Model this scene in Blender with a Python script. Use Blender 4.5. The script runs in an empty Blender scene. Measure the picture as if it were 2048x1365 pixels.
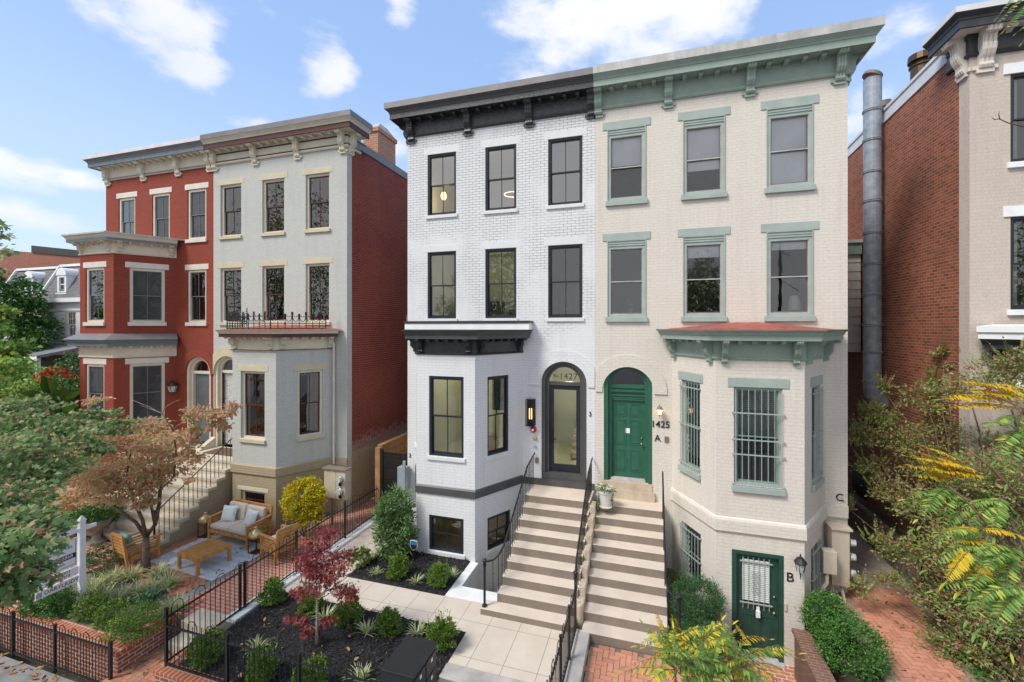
import bpy, bmesh, math, random
import numpy as np
from mathutils import Vector, Matrix
R = math.radians
random.seed(7); rng = np.random.default_rng(7)
sc = bpy.context.scene
COL = sc.collection
# ------------------------------------------------------------------ camera
CAMH = 7.0
cd = bpy.data.cameras.new('camera'); cam = bpy.data.objects.new('camera', cd); COL.objects.link(cam)
cam.location = (0, 0, CAMH); cam.rotation_euler = (R(90), 0, R(17.3))
cd.sensor_width = 36; cd.lens = 36 * 885 / 2048
cd.shift_y = -(682.5 - 655) / 2048
cd.clip_start = 0.1; cd.clip_end = 3000
sc.camera = cam
# ------------------------------------------------------------------ light and sky
SUN_DIR = Vector((-0.55, -0.62, 1.0)).normalized()
ld = bpy.data.lights.new('sun', 'SUN'); ld.energy = 2.1; ld.angle = R(18); ld.color = (1, .95, .86)
sun = bpy.data.objects.new('sun', ld); COL.objects.link(sun)
sun.rotation_euler = SUN_DIR.to_track_quat('Z', 'Y').to_euler()
sc.view_settings.view_transform = 'Standard'; sc.view_settings.look = 'None'
sc.view_settings.exposure = 0.82; sc.view_settings.gamma = 1

world = bpy.data.worlds.new('World'); sc.world = world; world.use_nodes = True

class NT:
    def __init__(s, nt): s.t = nt
    def n(s, typ, **kw):
        x = s.t.nodes.new(typ)
        for k, v in kw.items():
            if k == 'i':
                for a, b in v.items(): x.inputs[a].default_value = b
            else: setattr(x, k, v)
        return x
    def l(s, a, b): s.t.links.new(a, b)
    def math(s, op, a, b=None, c=None, clamp=False):
        m = s.t.nodes.new('ShaderNodeMath'); m.operation = op; m.use_clamp = clamp
        for i, v in enumerate((a, b, c)):
            if v is None: continue
            if isinstance(v, (int, float)): m.inputs[i].default_value = v
            else: s.l(v, m.inputs[i])
        return m.outputs[0]
    def mix(s, f, a, b, mode='MIX'):
        m = s.t.nodes.new('ShaderNodeMix'); m.data_type = 'RGBA'; m.blend_type = mode
        for k, v in ((0, f), (6, a), (7, b)):
            if isinstance(v, (int, float)): m.inputs[k].default_value = v
            elif isinstance(v, (tuple, list)): m.inputs[k].default_value = (*v[:3], 1)
            else: s.l(v, m.inputs[k])
        return m.outputs[2]
    def ramp(s, f, stops, interp='LINEAR'):
        r = s.t.nodes.new('ShaderNodeValToRGB'); e = r.color_ramp.elements; r.color_ramp.interpolation = interp
        while len(e) < len(stops): e.new(.5)
        for i, (p, c) in enumerate(stops):
            e[i].position = p; e[i].color = (*c, 1) if len(c) == 3 else c
        s.l(f, r.inputs[0]); return r.outputs[0]

def build_sky():
    t = world.node_tree; t.nodes.clear(); N = NT(t)
    out = N.n('ShaderNodeOutputWorld'); bg = N.n('ShaderNodeBackground'); N.l(bg.outputs[0], out.inputs[0])
    sky = N.n('ShaderNodeTexSky'); sky.sky_type = 'NISHITA'; sky.sun_disc = False
    sky.sun_elevation = math.asin(SUN_DIR.z); sky.sun_rotation = math.atan2(SUN_DIR.x, SUN_DIR.y)
    sky.altitude = 50; sky.dust_density = 1.0; sky.ozone_density = 1.0
    tc = N.n('ShaderNodeTexCoord'); D = tc.outputs['Generated']
    # cloud fields: fractal noise in the cloud plane plus a few cumulus banks at their own bearings
    mp = N.n('ShaderNodeMapping', i={'Scale': (1.0, 1.0, 2.1)}); N.l(D, mp.inputs[0])
    n1 = N.n('ShaderNodeTexNoise', i={'Scale': 9.0, 'Detail': 10.0, 'Roughness': .58, 'Distortion': .1}); N.l(mp.outputs[0], n1.inputs[0])
    n2 = N.n('ShaderNodeTexNoise', i={'Scale': 2.3, 'Detail': 4.0, 'Roughness': .5}); N.l(mp.outputs[0], n2.inputs[0])
    tot = None
    c, s = math.cos(R(17.3)), math.sin(R(17.3))
    for (px, py, rad, amt, sz) in [(1120,40,.20,.62,1.0),(1290,60,.22,.66,1.2),(1040,110,.12,.42,1.3),(1400,30,.13,.4,1.2),(320,45,.12,.72,1.3),(250,10,.11,.58,1.3),(395,25,.07,.45,1.3),(385,140,.085,.78,1.5),(430,160,.05,.5,1.6),
                               (655,140,.075,.8,1.0),(640,110,.05,.4,1),(800,15,.05,.45,1.0),(50,345,.10,.70,2.4),(150,362,.075,.66,2.6),(50,425,.11,.62,3.0),(130,445,.09,.60,3.0),(470,245,.07,.5,3.2),(520,250,.08,.45,3.2),(1800,60,.08,.36,1.0),(1720,240,.10,.5,1.2),(790,280,.06,.45,1.2),(1450,5,.14,.3,1.5),(1190,0,.2,.35,1.5)]:
        u = (px - 1024) / 885; v = (655 - py) / 885
        d = Vector((u * c - s, u * s + c, v)).normalized()
        sub = N.n('ShaderNodeVectorMath', operation='SUBTRACT'); N.l(D, sub.inputs[0]); sub.inputs[1].default_value = d
        ml = N.n('ShaderNodeVectorMath', operation='MULTIPLY'); N.l(sub.outputs[0], ml.inputs[0]); ml.inputs[1].default_value = (1, 1, sz)
        ln = N.n('ShaderNodeVectorMath', operation='LENGTH'); N.l(ml.outputs[0], ln.inputs[0])
        mr = N.n('ShaderNodeMapRange', interpolation_type='SMOOTHSTEP'); N.l(ln.outputs['Value'], mr.inputs[0])
        for i, val in ((1, rad * 1.25), (2, 0.0), (3, 0.0), (4, amt)): mr.inputs[i].default_value = val
        tot = mr.outputs[0] if tot is None else N.math('MAXIMUM', tot, mr.outputs[0])
    a = N.math('MULTIPLY_ADD', n1.outputs[0], 1.35, -.70)
    b = N.math('MULTIPLY_ADD', n2.outputs[0], .6, -.40)
    # behind and beside the street the cover is more even
    sep = N.n('ShaderNodeSeparateXYZ'); N.l(D, sep.inputs[0])
    back = N.math('MULTIPLY', N.math('ADD', N.math('MULTIPLY', sep.outputs[1], -1.0), .1), .9, clamp=True)
    sm = N.math('ADD', N.math('ADD', a, b), N.math('ADD', tot, back))
    f = N.n('ShaderNodeMapRange', interpolation_type='SMOOTHSTEP'); N.l(sm, f.inputs[0])
    for i, val in ((1, .06), (2, .56), (3, 0.0), (4, 1.0)): f.inputs[i].default_value = val
    haze = N.n('ShaderNodeMapRange'); N.l(sep.outputs[2], haze.inputs[0])
    for i, val in ((1, 0.0), (2, .45), (3, .42), (4, .0)): haze.inputs[i].default_value = val
    hz = N.math('POWER', haze.outputs[0], 1.6)
    shade = N.ramp(n2.outputs[0], [(.3, (.80, .85, .95)), (.62, (1, 1, 1))])
    cl = N.mix(1.0, shade, (CLOUD, CLOUD, CLOUD * 1.01), 'MULTIPLY')
    blue = N.mix(1.0, sky.outputs[0], SKYTINT, 'MULTIPLY')
    grad = N.ramp(sep.outputs[2], [(0, (.64, .81, .98)), (.14, (.61, .785, .985)), (.30, (.54, .73, .99)), (.47, (.40, .60, .99)), (1, (.28, .48, .9))])
    grad = N.mix(1.0, grad, (4.85, 4.85, 4.85), 'MULTIPLY')
    c1 = N.mix(.72, N.mix(hz, blue, (HAZEC[0], HAZEC[1], HAZEC[2])), grad)
    c2 = N.mix(N.math('MULTIPLY', f.outputs[0], .95), c1, cl)
    N.l(c2, bg.inputs[0]); bg.inputs[1].default_value = SKYSTR
SKYSTR = .12; CLOUD = 5.0; HAZEC = (2.6, 3.2, 4.3); SKYTINT = (1.2, 1.15, 1.2)
build_sky()

# ------------------------------------------------------------------ where a line of sight of the photograph meets a plane of the street
_c, _s = math.cos(R(17.3)), math.sin(R(17.3))
def ray(px, py):
    u = (px - 1024) / 885; v = (655 - py) / 885
    return (u * _c - _s, u * _s + _c, v)
def onY(px, py, Y):
    r = ray(px, py); t = Y / r[1]; return Vector((r[0] * t, Y, CAMH + r[2] * t))
def onZ(px, py, Z):
    r = ray(px, py); t = (Z - CAMH) / r[2]; return Vector((r[0] * t, r[1] * t, Z))

# ------------------------------------------------------------------ materials
MATS = {}
def base_mat(name):
    m = bpy.data.materials.new(name); m.use_nodes = True
    N = NT(m.node_tree); b = m.node_tree.nodes['Principled BSDF']; return m, N, b
def uvn(N):
    return N.n('ShaderNodeUVMap').outputs[0]
def pos(N):
    return N.n('ShaderNodeNewGeometry').outputs['Position']
def paint(name, col, rough=.55, var=.06, scale=3.0, bump=.0, bscale=60, metal=0, spec=.4, streak=0.0):
    m, N, b = base_mat(name); P = pos(N)
    n = N.n('ShaderNodeTexNoise', i={'Scale': scale, 'Detail': 6.0, 'Roughness': .6}); N.l(P, n.inputs[0])
    lo = tuple(c * (1 - var * 2) for c in col); hi = tuple(min(1, c * (1 + var * 2)) for c in col)
    c = N.ramp(n.outputs[0], [(.3, lo), (.7, hi)])
    if streak:
        mp = N.n('ShaderNodeMapping', i={'Scale': (6, 6, .35)}); N.l(P, mp.inputs[0])
        s = N.n('ShaderNodeTexNoise', i={'Scale': 1.4, 'Detail': 5.0}); N.l(mp.outputs[0], s.inputs[0])
        f = N.ramp(s.outputs[0], [(.45, (0, 0, 0)), (.75, (1, 1, 1))])
        c = N.mix(N.math('MULTIPLY', f, streak), c, tuple(x * .5 for x in col))
    N.l(c, b.inputs['Base Color'])
    b.inputs['Roughness'].default_value = rough; b.inputs['Metallic'].default_value = metal
    b.inputs['Specular IOR Level'].default_value = spec
    if bump:
        n2 = N.n('ShaderNodeTexNoise', i={'Scale': bscale, 'Detail': 4.0}); N.l(P, n2.inputs[0])
        bp = N.n('ShaderNodeBump', i={'Strength': bump, 'Distance': .01}); N.l(n2.outputs[0], bp.inputs['Height']); N.l(bp.outputs[0], b.inputs['Normal'])
    MATS[name] = m; return m
def brick(name, c1, c2, mortar, bw=.215, bh=.075, ms=.006, bump=.6, patch=None, patchcol=None, rough=.75, grime=.25, grimecol=None, smooth=.12, jointvar=False, zpatch=None, fineamt=.09):
    m, N, b = base_mat(name); U = uvn(N); P = pos(N)
    wob = N.n('ShaderNodeTexNoise', i={'Scale': 5.0, 'Detail': 3.0}); N.l(P, wob.inputs[0])
    off = N.n('ShaderNodeVectorMath', operation='SCALE'); off.inputs['Scale'].default_value = .005
    sb = N.n('ShaderNodeVectorMath', operation='SUBTRACT'); N.l(wob.outputs['Color'], sb.inputs[0]); sb.inputs[1].default_value = (.5, .5, .5)
    N.l(sb.outputs[0], off.inputs[0])
    ad = N.n('ShaderNodeVectorMath', operation='ADD'); N.l(U, ad.inputs[0]); N.l(off.outputs[0], ad.inputs[1])
    bt = N.n('ShaderNodeTexBrick', i={'Scale': 1.0, 'Mortar Size': ms, 'Mortar Smooth': smooth, 'Bias': 0.0, 'Brick Width': bw, 'Row Height': bh,
        'Color1': (*c1, 1), 'Color2': (*c2, 1), 'Mortar': (*mortar, 1)}); N.l(ad.outputs[0], bt.inputs[0])
    col = bt.outputs['Color']
    if jointvar:      # joints open in some places and filled with paint in others
        n0 = N.n('ShaderNodeTexNoise', i={'Scale': .9, 'Detail': 5.0, 'Roughness': .6}); N.l(P, n0.inputs[0])
        sp = N.n('ShaderNodeSeparateXYZ'); N.l(P, sp.inputs[0])
        zz = N.math('MULTIPLY_ADD', sp.outputs[2], -.075, .80)
        f = N.math('MULTIPLY', N.math('ADD', N.math('MULTIPLY_ADD', n0.outputs[0], 2.6, -1.25), zz), 2.2, clamp=True)
        col = N.mix(f, col, c1)
    big = N.n('ShaderNodeTexNoise', i={'Scale': .55, 'Detail': 7.0, 'Roughness': .65}); N.l(P, big.inputs[0])
    gc = grimecol or tuple(x * .55 for x in c1)
    g = N.ramp(big.outputs[0], [(.42, (0, 0, 0)), (.72, (1, 1, 1))])
    col = N.mix(N.math('MULTIPLY', g, grime), col, gc)
    fine = N.n('ShaderNodeTexNoise', i={'Scale': 22.0, 'Detail': 5.0}); N.l(P, fine.inputs[0])
    col = N.mix(fineamt, col, N.ramp(fine.outputs[0], [(.3, (0, 0, 0)), (.7, (1, 1, 1))]), 'OVERLAY')
    mp = N.n('ShaderNodeMapping', i={'Scale': (2.6, 2.6, .22)}); N.l(P, mp.inputs[0])
    st = N.n('ShaderNodeTexNoise', i={'Scale': 1.7, 'Detail': 7.0, 'Roughness': .6}); N.l(mp.outputs[0], st.inputs[0])
    col = N.mix(N.math('MULTIPLY', N.ramp(st.outputs[0], [(.50, (0, 0, 0)), (.78, (1, 1, 1))]), .30), col, tuple(x * .62 for x in c1))
    if zpatch:        # worn band of another colour between two heights
        z0, z1, zc = zpatch
        sp = N.n('ShaderNodeSeparateXYZ'); N.l(P, sp.inputs[0])
        n3 = N.n('ShaderNodeTexNoise', i={'Scale': 9.0, 'Detail': 6.0}); N.l(P, n3.inputs[0])
        zz = N.n('ShaderNodeMapRange'); N.l(sp.outputs[2], zz.inputs[0])
        for i, val in ((1, z1), (2, z0), (3, 0.0), (4, 1.0)): zz.inputs[i].default_value = val
        f = N.math('MULTIPLY_ADD', N.math('ADD', N.math('MULTIPLY', n3.outputs[0], 1.2), zz.outputs[0]), 3.0, -3.3, clamp=True)
        col = N.mix(f, col, zc)
    N.l(col, b.inputs['Base Color'])
    hgt = N.math('SUBTRACT', N.math('MULTIPLY', fine.outputs[0], .25), bt.outputs['Fac'])
    bp = N.n('ShaderNodeBump', i={'Strength': bump, 'Distance': .012}); N.l(hgt, bp.inputs['Height']); N.l(bp.outputs[0], b.inputs['Normal'])
    b.inputs['Roughness'].default_value = rough; b.inputs['Specular IOR Level'].default_value = .25
    MATS[name] = m; return m
def island(name, stops, rough=.7, bump=0, trans=0, spec=.3, bscale=40):
    """every separate piece (leaf, brick, slat) takes its own colour from the ramp"""
    m, N, b = base_mat(name); g = N.n('ShaderNodeNewGeometry')
    c = N.ramp(g.outputs['Random Per Island'], stops)
    N.l(c, b.inputs['Base Color']); b.inputs['Roughness'].default_value = rough; b.inputs['Specular IOR Level'].default_value = spec
    if trans:
        tr = N.n('ShaderNodeBsdfTranslucent'); N.l(c, tr.inputs[0])
        mx = N.n('ShaderNodeMixShader'); mx.inputs[0].default_value = trans
        out = m.node_tree.nodes['Material Output']
        N.l(b.outputs[0], mx.inputs[1]); N.l(tr.outputs[0], mx.inputs[2]); N.l(mx.outputs[0], out.inputs[0])
    if bump:
        n2 = N.n('ShaderNodeTexNoise', i={'Scale': bscale, 'Detail': 5.0}); N.l(g.outputs['Position'], n2.inputs[0])
        bp = N.n('ShaderNodeBump', i={'Strength': bump, 'Distance': .01}); N.l(n2.outputs[0], bp.inputs['Height']); N.l(bp.outputs[0], b.inputs['Normal'])
    MATS[name] = m; return m
def glass(name, tint=(.8, .85, .82), refl=.14, rough=.0, screen=0):
    m = bpy.data.materials.new(name); m.use_nodes = True; t = m.node_tree; t.nodes.clear(); N = NT(t)
    out = N.n('ShaderNodeOutputMaterial')
    tr = N.n('ShaderNodeBsdfTransparent', i={'Color': (*tint, 1)}); gl = N.n('ShaderNodeBsdfGlossy', i={'Color': (1, 1, 1, 1), 'Roughness': rough})
    P = pos(N); n = N.n('ShaderNodeTexNoise', i={'Scale': 1.3, 'Detail': 2.0}); N.l(P, n.inputs[0])
    bp = N.n('ShaderNodeBump', i={'Strength': .05, 'Distance': .05}); N.l(n.outputs[0], bp.inputs['Height']); N.l(bp.outputs[0], gl.inputs['Normal'])
    fr = N.n('ShaderNodeFresnel', i={'IOR': 1.5})
    f = N.math('ADD', N.math('MULTIPLY', fr.outputs[0], 1.2), refl, clamp=True)
    mx = N.n('ShaderNodeMixShader'); N.l(f, mx.inputs[0]); N.l(tr.outputs[0], mx.inputs[1]); N.l(gl.outputs[0], mx.inputs[2])
    last = mx.outputs[0]
    if screen:
        df = N.n('ShaderNodeBsdfDiffuse', i={'Color': (.11, .11, .12, 1)}); m2 = N.n('ShaderNodeMixShader'); m2.inputs[0].default_value = screen
        N.l(last, m2.inputs[1]); N.l(df.outputs[0], m2.inputs[2]); last = m2.outputs[0]
    N.l(last, out.inputs[0]); MATS[name] = m; return m
def emit(name, col, st):
    m, N, b = base_mat(name); b.inputs['Emission Color'].default_value = (*col, 1); b.inputs['Emission Strength'].default_value = st
    b.inputs['Base Color'].default_value = (*col, 1); MATS[name] = m; return m

brick('brick_red_paint', (.285, .060, .036), (.25, .052, .032), (.21, .045, .030), bump=.45, ms=.008, grime=.3, grimecol=(.20, .040, .03))
brick('brick_oxblood', (.215, .040, .031), (.15, .029, .024), (.34, .13, .095), bump=.8, ms=.008, grime=.6, grimecol=(.32, .095, .055), zpatch=(2.9, 3.9, (.36, .22, .20)))
brick('brick_greygreen', (.50, .51, .485), (.475, .485, .46), (.44, .45, .43), bump=.3, ms=.006, grime=.10)
brick('brick_tan', (.40, .335, .225), (.37, .31, .21), (.33, .27, .18), bump=.5, ms=.006, grime=.3)
brick('brick_white', (.70, .71, .73), (.67, .68, .70), (.20, .20, .22), bump=.5, ms=.005, grime=.10, jointvar=True)
brick('brick_white_smooth', (.70, .71, .735), (.68, .69, .715), (.60, .61, .635), bump=.45, ms=.006, grime=.12)
brick('brick_cream', (.66, .62, .565), (.64, .60, .545), (.59, .55, .49), bump=.42, ms=.007, grime=.14, grimecol=(.58, .49, .41))
brick('brick_beige', (.56, .485, .425), (.54, .465, .41), (.50, .43, .375), bump=.3, ms=.006, grime=.12)
brick('brick_old', (.36, .115, .06), (.19, .06, .038), (.40, .25, .18), bump=.7, ms=.008, grime=.45, grimecol=(.12, .055, .038))
brick('brick_distant', (.33, .10, .06), (.22, .07, .045), (.30, .2, .16), bump=.4, ms=.010)
brick('brick_coping', (.43, .115, .05), (.36, .09, .042), (.48, .38, .30), bw=.10, bh=.21, ms=.012, bump=.7, grime=.2)
brick('brick_planter', (.34, .10, .06), (.22, .07, .05), (.50, .44, .38), bump=.8, ms=.011, grime=.2, grimecol=(.22, .09, .06))
brick('brick_path', (.50, .19, .125), (.42, .15, .10), (.64, .50, .40), bw=.21, bh=.105, ms=.011, bump=.4, grime=.3, grimecol=(.36, .17, .13))
brick('brick_chimney', (.46, .19, .11), (.36, .14, .085), (.52, .40, .31), bump=.8, ms=.010, grime=.2)
brick('brick_mossy', (.22, .10, .07), (.16, .08, .06), (.28, .22, .17), bump=.8, ms=.009, grime=.6, grimecol=(.10, .09, .06))
island('brick_loose', [(0, (.33, .15, .095)), (.3, (.46, .21, .125)), (.55, (.40, .20, .13)), (.75, (.30, .19, .135)), (.9, (.52, .18, .11)), (1, (.27, .17, .125))], bump=.5, rough=.8)
island('brick_loose_red', [(0, (.46, .20, .13)), (.4, (.57, .26, .17)), (.7, (.52, .24, .16)), (1, (.40, .19, .14))], bump=.5, rough=.8)
paint('sand_joint', (.30, .22, .16), .9, .15, 12, .5); paint('sand_joint_pale', (.46, .33, .22), .9, .15, 12, .5)
paint('concrete', (.42, .40, .37), .85, .12, 2, .4, streak=.15)
paint('concrete_white', (.68, .69, .70), .7, .05, 3, .2)
paint('sidewalk_grey', (.22, .22, .22), .9, .15, 2.5, .4)
paint('bluestone', (.20, .23, .235), .8, .15, 3, .3)
paint('soil', (.06, .042, .03), .95, .3, 9, 1.0, 30)
paint('ground_soil', (.16, .14, .11), .95, .2, 1, .5)
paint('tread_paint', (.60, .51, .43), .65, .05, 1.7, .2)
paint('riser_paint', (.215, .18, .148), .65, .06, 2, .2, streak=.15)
paint('stone_tan', (.55, .49, .39), .8, .08, 4, .3, streak=.25)
paint('stone_cream', (.52, .43, .33), .8, .08, 4, .4, streak=.3)
paint('tan_trim', (.54, .48, .35), .55, .04); paint('cream_trim', (.63, .585, .47), .5, .04)
paint('white_trim', (.66, .60, .54), .5, .04); paint('white_paint', (.78, .79, .81), .5, .03); paint('white_wall_paint', (.66, .67, .69), .6, .03)
paint('pale_trim', (.66, .58, .47), .5, .04)
paint('black_trim', (.028, .029, .033), .42, .25, 6, .25, 40, spec=.6); paint('black_cornice', (.03, .031, .036), .38, .45, 14, .6, 30, spec=.7)
paint('charcoal', (.075, .075, .078), .5, .08); paint('dark_frame', (.022, .025, .032), .4, .1)
paint('sage', (.28, .355, .31), .5, .05, 4, streak=.1); paint('sage_dark', (.205, .285, .24), .5, .05)
paint('sage_grey', (.335, .395, .37), .5, .05)
paint('door_green', (.028, .118, .075), .4, .06, 5, .1); paint('door_dark_green', (.022, .070, .052), .4, .08, 5)
paint('maroon', (.085, .022, .022), .45, .1); paint('blue_grey', (.13, .17, .20), .5, .06)
paint('metal_cap', (.19, .18, .19), .45, .08, 2, metal=.3); paint('metal_cap_pale', (.46, .46, .45), .5, .1, 3, streak=.4)
paint('metal_cap_white', (.62, .63, .65), .5, .05); paint('roof_dark', (.05, .05, .05), .9)
paint('copper_red', (.34, .085, .06), .6, .2, 5, streak=.2); paint('galvanised', (.30, .34, .39), .5, .14, 5, .1, metal=.15, streak=.3)
paint('grey_roof', (.20, .205, .22), .6, .1, 3); paint('iron', (.012, .012, .014), .4, .2, spec=.5)
paint('brown_grey', (.19, .15, .13), .6, .1); paint('screen_grey', (.12, .12, .13), .7, .08)
paint('siding', (.56, .52, .46), .6, .04); paint('concrete_warm', (.40, .345, .28), .85, .15, 2, .4, streak=.2); paint('wood_fence', (.17, .135, .11), .85, .3, 6, .6, streak=.4)
paint('wood_new', (.36, .19, .085), .7, .15, 4, .3, streak=.3)
paint('teak', (.47, .235, .075), .55, .14, 9, .2, streak=.2); paint('cushion', (.50, .445, .39), .9, .05, 20, .3, 200)
paint('cushion_white', (.75, .74, .72), .9); paint('teal_cloth', (.22, .36, .33), .9, .08, 20); paint('gold', (.50, .39, .20), .35, .12, 8, metal=.8)
paint('lampshade', (.7, .68, .6), .8); paint('mailbox_black', (.016, .016, .018), .45, .1, spec=.5); paint('label_white', (.8, .8, .8), .6)
paint('sign_white', (.78, .79, .82), .45, .02); paint('sign_navy', (.018, .025, .07), .5); paint('sign_ink', (.02, .022, .04), .6)
paint('yellow_paint', (.80, .60, .02), .5); paint('blue_paint', (.01, .16, .45), .4); paint('alarm_red', (.55, .02, .025), .4); paint('bronze', (.10, .065, .04), .4, metal=.7)
paint('meter_tan', (.50, .44, .34), .5, .04); paint('meter_beige', (.58, .50, .41), .5, .04, streak=.15); paint('util_grey', (.26, .31, .35), .5, .05)
paint('meter_glass', (.48, .48, .48), .2, .3, 30); paint('pot_white', (.62, .60, .57), .5, .04); paint('urn_stone', (.22, .20, .17), .85, .2, 8, .4)
paint('bark', (.12, .085, .065), .9, .3, 12, .9, 25); paint('bark_pale', (.32, .27, .22), .85, .2, 14, .5, 30); paint('bark_red', (.22, .11, .075), .85, .2, 14, .5, 30)
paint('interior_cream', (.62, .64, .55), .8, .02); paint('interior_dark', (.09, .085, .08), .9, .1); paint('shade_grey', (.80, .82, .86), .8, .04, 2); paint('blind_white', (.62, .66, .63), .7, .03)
paint('curtain', (.48, .48, .46), .9, .05); paint('doormat', (.12, .08, .05), .95, .3, 40, .5); paint('chrome', (.6, .6, .6), .25, metal=.9)
paint('chimney_pot', (.42, .41, .39), .8); paint('orange_brick_cap', (.5, .2, .1), .8)
glass('pane', (.84, .88, .85), refl=.075); glass('pane_dark', (.5, .53, .51), refl=.05); glass('pane_mesh', (.6, .62, .62), refl=.03, screen=.42, rough=.03); glass('pane_sky', (.4, .42, .42), refl=.22, rough=.02); glass('pane_screen', (.97, .97, .97), refl=.05, screen=.10, rough=.03)
emit('bulb_warm', (1, .62, .25), 2.5); emit('ring_warm', (1, .75, .45), 3)
# walks: large pale tiles
def tile_mat():
    m, N, b = base_mat('walk_tile'); U = uvn(N); P = pos(N)
    bt = N.n('ShaderNodeTexBrick', i={'Scale': 1.0, 'Mortar Size': .006, 'Mortar Smooth': .1, 'Brick Width': .62, 'Row Height': .93, 'Color1': (.60, .525, .44, 1), 'Color2': (.565, .495, .415, 1), 'Mortar': (.26, .22, .18, 1)})
    bt.offset = 0.0; N.l(U, bt.inputs[0])
    n = N.n('ShaderNodeTexNoise', i={'Scale': 1.6, 'Detail': 7.0, 'Roughness': .6}); N.l(P, n.inputs[0])
    c = N.mix(.35, bt.outputs['Color'], N.ramp(n.outputs[0], [(.3, (.35, .35, .35)), (.7, (.62, .62, .62))]), 'OVERLAY')
    N.l(c, b.inputs['Base Color']); b.inputs['Roughness'].default_value = .7; MATS['walk_tile'] = m
tile_mat()
def mulch_mat():
    m, N, b = base_mat('mulch'); P = pos(N)
    v = N.n('ShaderNodeTexVoronoi', i={'Scale': 42.0}); mp = N.n('ShaderNodeMapping', i={'Scale': (1, 2.2, 1), 'Rotation': (0, 0, .6)}); N.l(P, mp.inputs[0]); N.l(mp.outputs[0], v.inputs[0])
    c = N.ramp(v.outputs['Color'], [(0, (.008, .008, .010)), (.7, (.028, .027, .030)), (1, (.075, .065, .062))])
    N.l(c, b.inputs['Base Color']); b.inputs['Roughness'].default_value = .8
    bp = N.n('ShaderNodeBump', i={'Strength': 1.0, 'Distance': .03}); N.l(v.outputs['Distance'], bp.inputs['Height']); N.l(bp.outputs[0], b.inputs['Normal']); MATS['mulch'] = m
mulch_mat()
def slate_mat():
    m, N, b = base_mat('fish_slate'); U = uvn(N)
    bt = N.n('ShaderNodeTexBrick', i={'Scale': 1.0, 'Mortar Size': .012, 'Mortar Smooth': .3, 'Brick Width': .26, 'Row Height': .2, 'Color1': (.17, .165, .16, 1), 'Color2': (.12, .118, .12, 1), 'Mortar': (.05, .05, .05, 1)}); N.l(U, bt.inputs[0])
    N.l(bt.outputs['Color'], b.inputs['Base Color']); b.inputs['Roughness'].default_value = .8; MATS['fish_slate'] = m
slate_mat()
def rug_mat():
    m, N, b = base_mat('rug_pattern'); U = uvn(N)
    w1 = N.n('ShaderNodeTexWave', wave_type='BANDS', bands_direction='Y', i={'Scale': 1.3, 'Distortion': 0.0}); N.l(U, w1.inputs[0])
    v = N.n('ShaderNodeTexVoronoi', i={'Scale': 34.0}); v.distance = 'MANHATTAN'; v.inputs['Randomness'].default_value = .25; N.l(U, v.inputs[0])
    f = N.math('GREATER_THAN', N.math('ADD', N.math('MULTIPLY', w1.outputs['Fac'], .22), v.outputs['Distance']), .58)
    n = N.n('ShaderNodeTexNoise', i={'Scale': 9.0}); N.l(U, n.inputs[0])
    c = N.mix(f, (.17, .25, .42), (.60, .62, .64)); c = N.mix(N.math('MULTIPLY', n.outputs[0], .5), c, (.42, .47, .53))
    N.l(c, b.inputs['Base Color']); b.inputs['Roughness'].default_value = .95; MATS['rug_pattern'] = m
rug_mat()
def pillow_mat():
    m, N, b = base_mat('pillow_weave'); P = pos(N)
    v = N.n('ShaderNodeTexVoronoi', i={'Scale': 45.0}); N.l(P, v.inputs[0])
    N.l(N.ramp(v.outputs['Distance'], [(0, (.30, .40, .45)), (.5, (.55, .60, .62))]), b.inputs['Base Color']); b.inputs['Roughness'].default_value = .95; MATS['pillow_weave'] = m
pillow_mat()
island('leaf_green', [(0, (.11, .20, .065)), (.3, (.16, .27, .095)), (.55, (.24, .35, .14)), (.75, (.35, .45, .20)), (.87, (.48, .50, .24)), (.94, (.46, .29, .17)), (1, (.50, .28, .20))], .5, trans=.45)
island('leaf_autumn', [(0, (0.276, 0.345, 0.115)), (0.18, (0.437, 0.46, 0.172)), (0.34, (0.598, 0.437, 0.23)), (0.55, (0.667, 0.368, 0.253)), (0.8, (0.713, 0.437, 0.322)), (1, (0.529, 0.23, 0.172))], .55, trans=.5)
island('leaf_boxwood', [(0, (.06, .13, .02)), (.5, (.12, .22, .03)), (.85, (.20, .31, .05)), (1, (.29, .37, .09))], .4, trans=.2)
island('leaf_hedge', [(0, (0.034, 0.103, 0.023)), (0.6, (0.075, 0.196, 0.04)), (1, (0.172, 0.322, 0.069))], .35, trans=.2)
island('leaf_yew', [(0, (.025, .07, .025)), (.6, (.05, .13, .045)), (1, (.10, .20, .07))], .5, trans=.15)
island('leaf_laurel', [(0, (.07, .14, .045)), (.5, (.12, .22, .07)), (1, (.25, .36, .15))], .35, trans=.2)
island('leaf_gold', [(0, (.10, .20, .02)), (.25, (.40, .42, .02)), (.7, (.72, .58, .02)), (1, (.70, .36, .03))], .5, trans=.25)
island('leaf_redmaple', [(0, (.15, .025, .03)), (.5, (.27, .05, .055)), (.85, (.37, .09, .08)), (1, (.42, .15, .10))], .5, trans=.3)
island('leaf_myrtle', [(0, (.12, .20, .05)), (.35, (.20, .30, .08)), (.62, (.34, .42, .13)), (.74, (.38, .24, .12)), (.90, (.40, .18, .12)), (1, (.52, .20, .19))], .45, trans=.3)
island('leaf_locust', [(0, (.10, .22, .04)), (.3, (.20, .35, .07)), (.52, (.38, .46, .07)), (.75, (.70, .58, .05)), (1, (.80, .50, .05))], .45, trans=.35)
island('leaf_locust_green', [(0, (.09, .20, .045)), (.5, (.18, .34, .08)), (.85, (.32, .46, .09)), (1, (.58, .58, .09))], .45, trans=.35)
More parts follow.
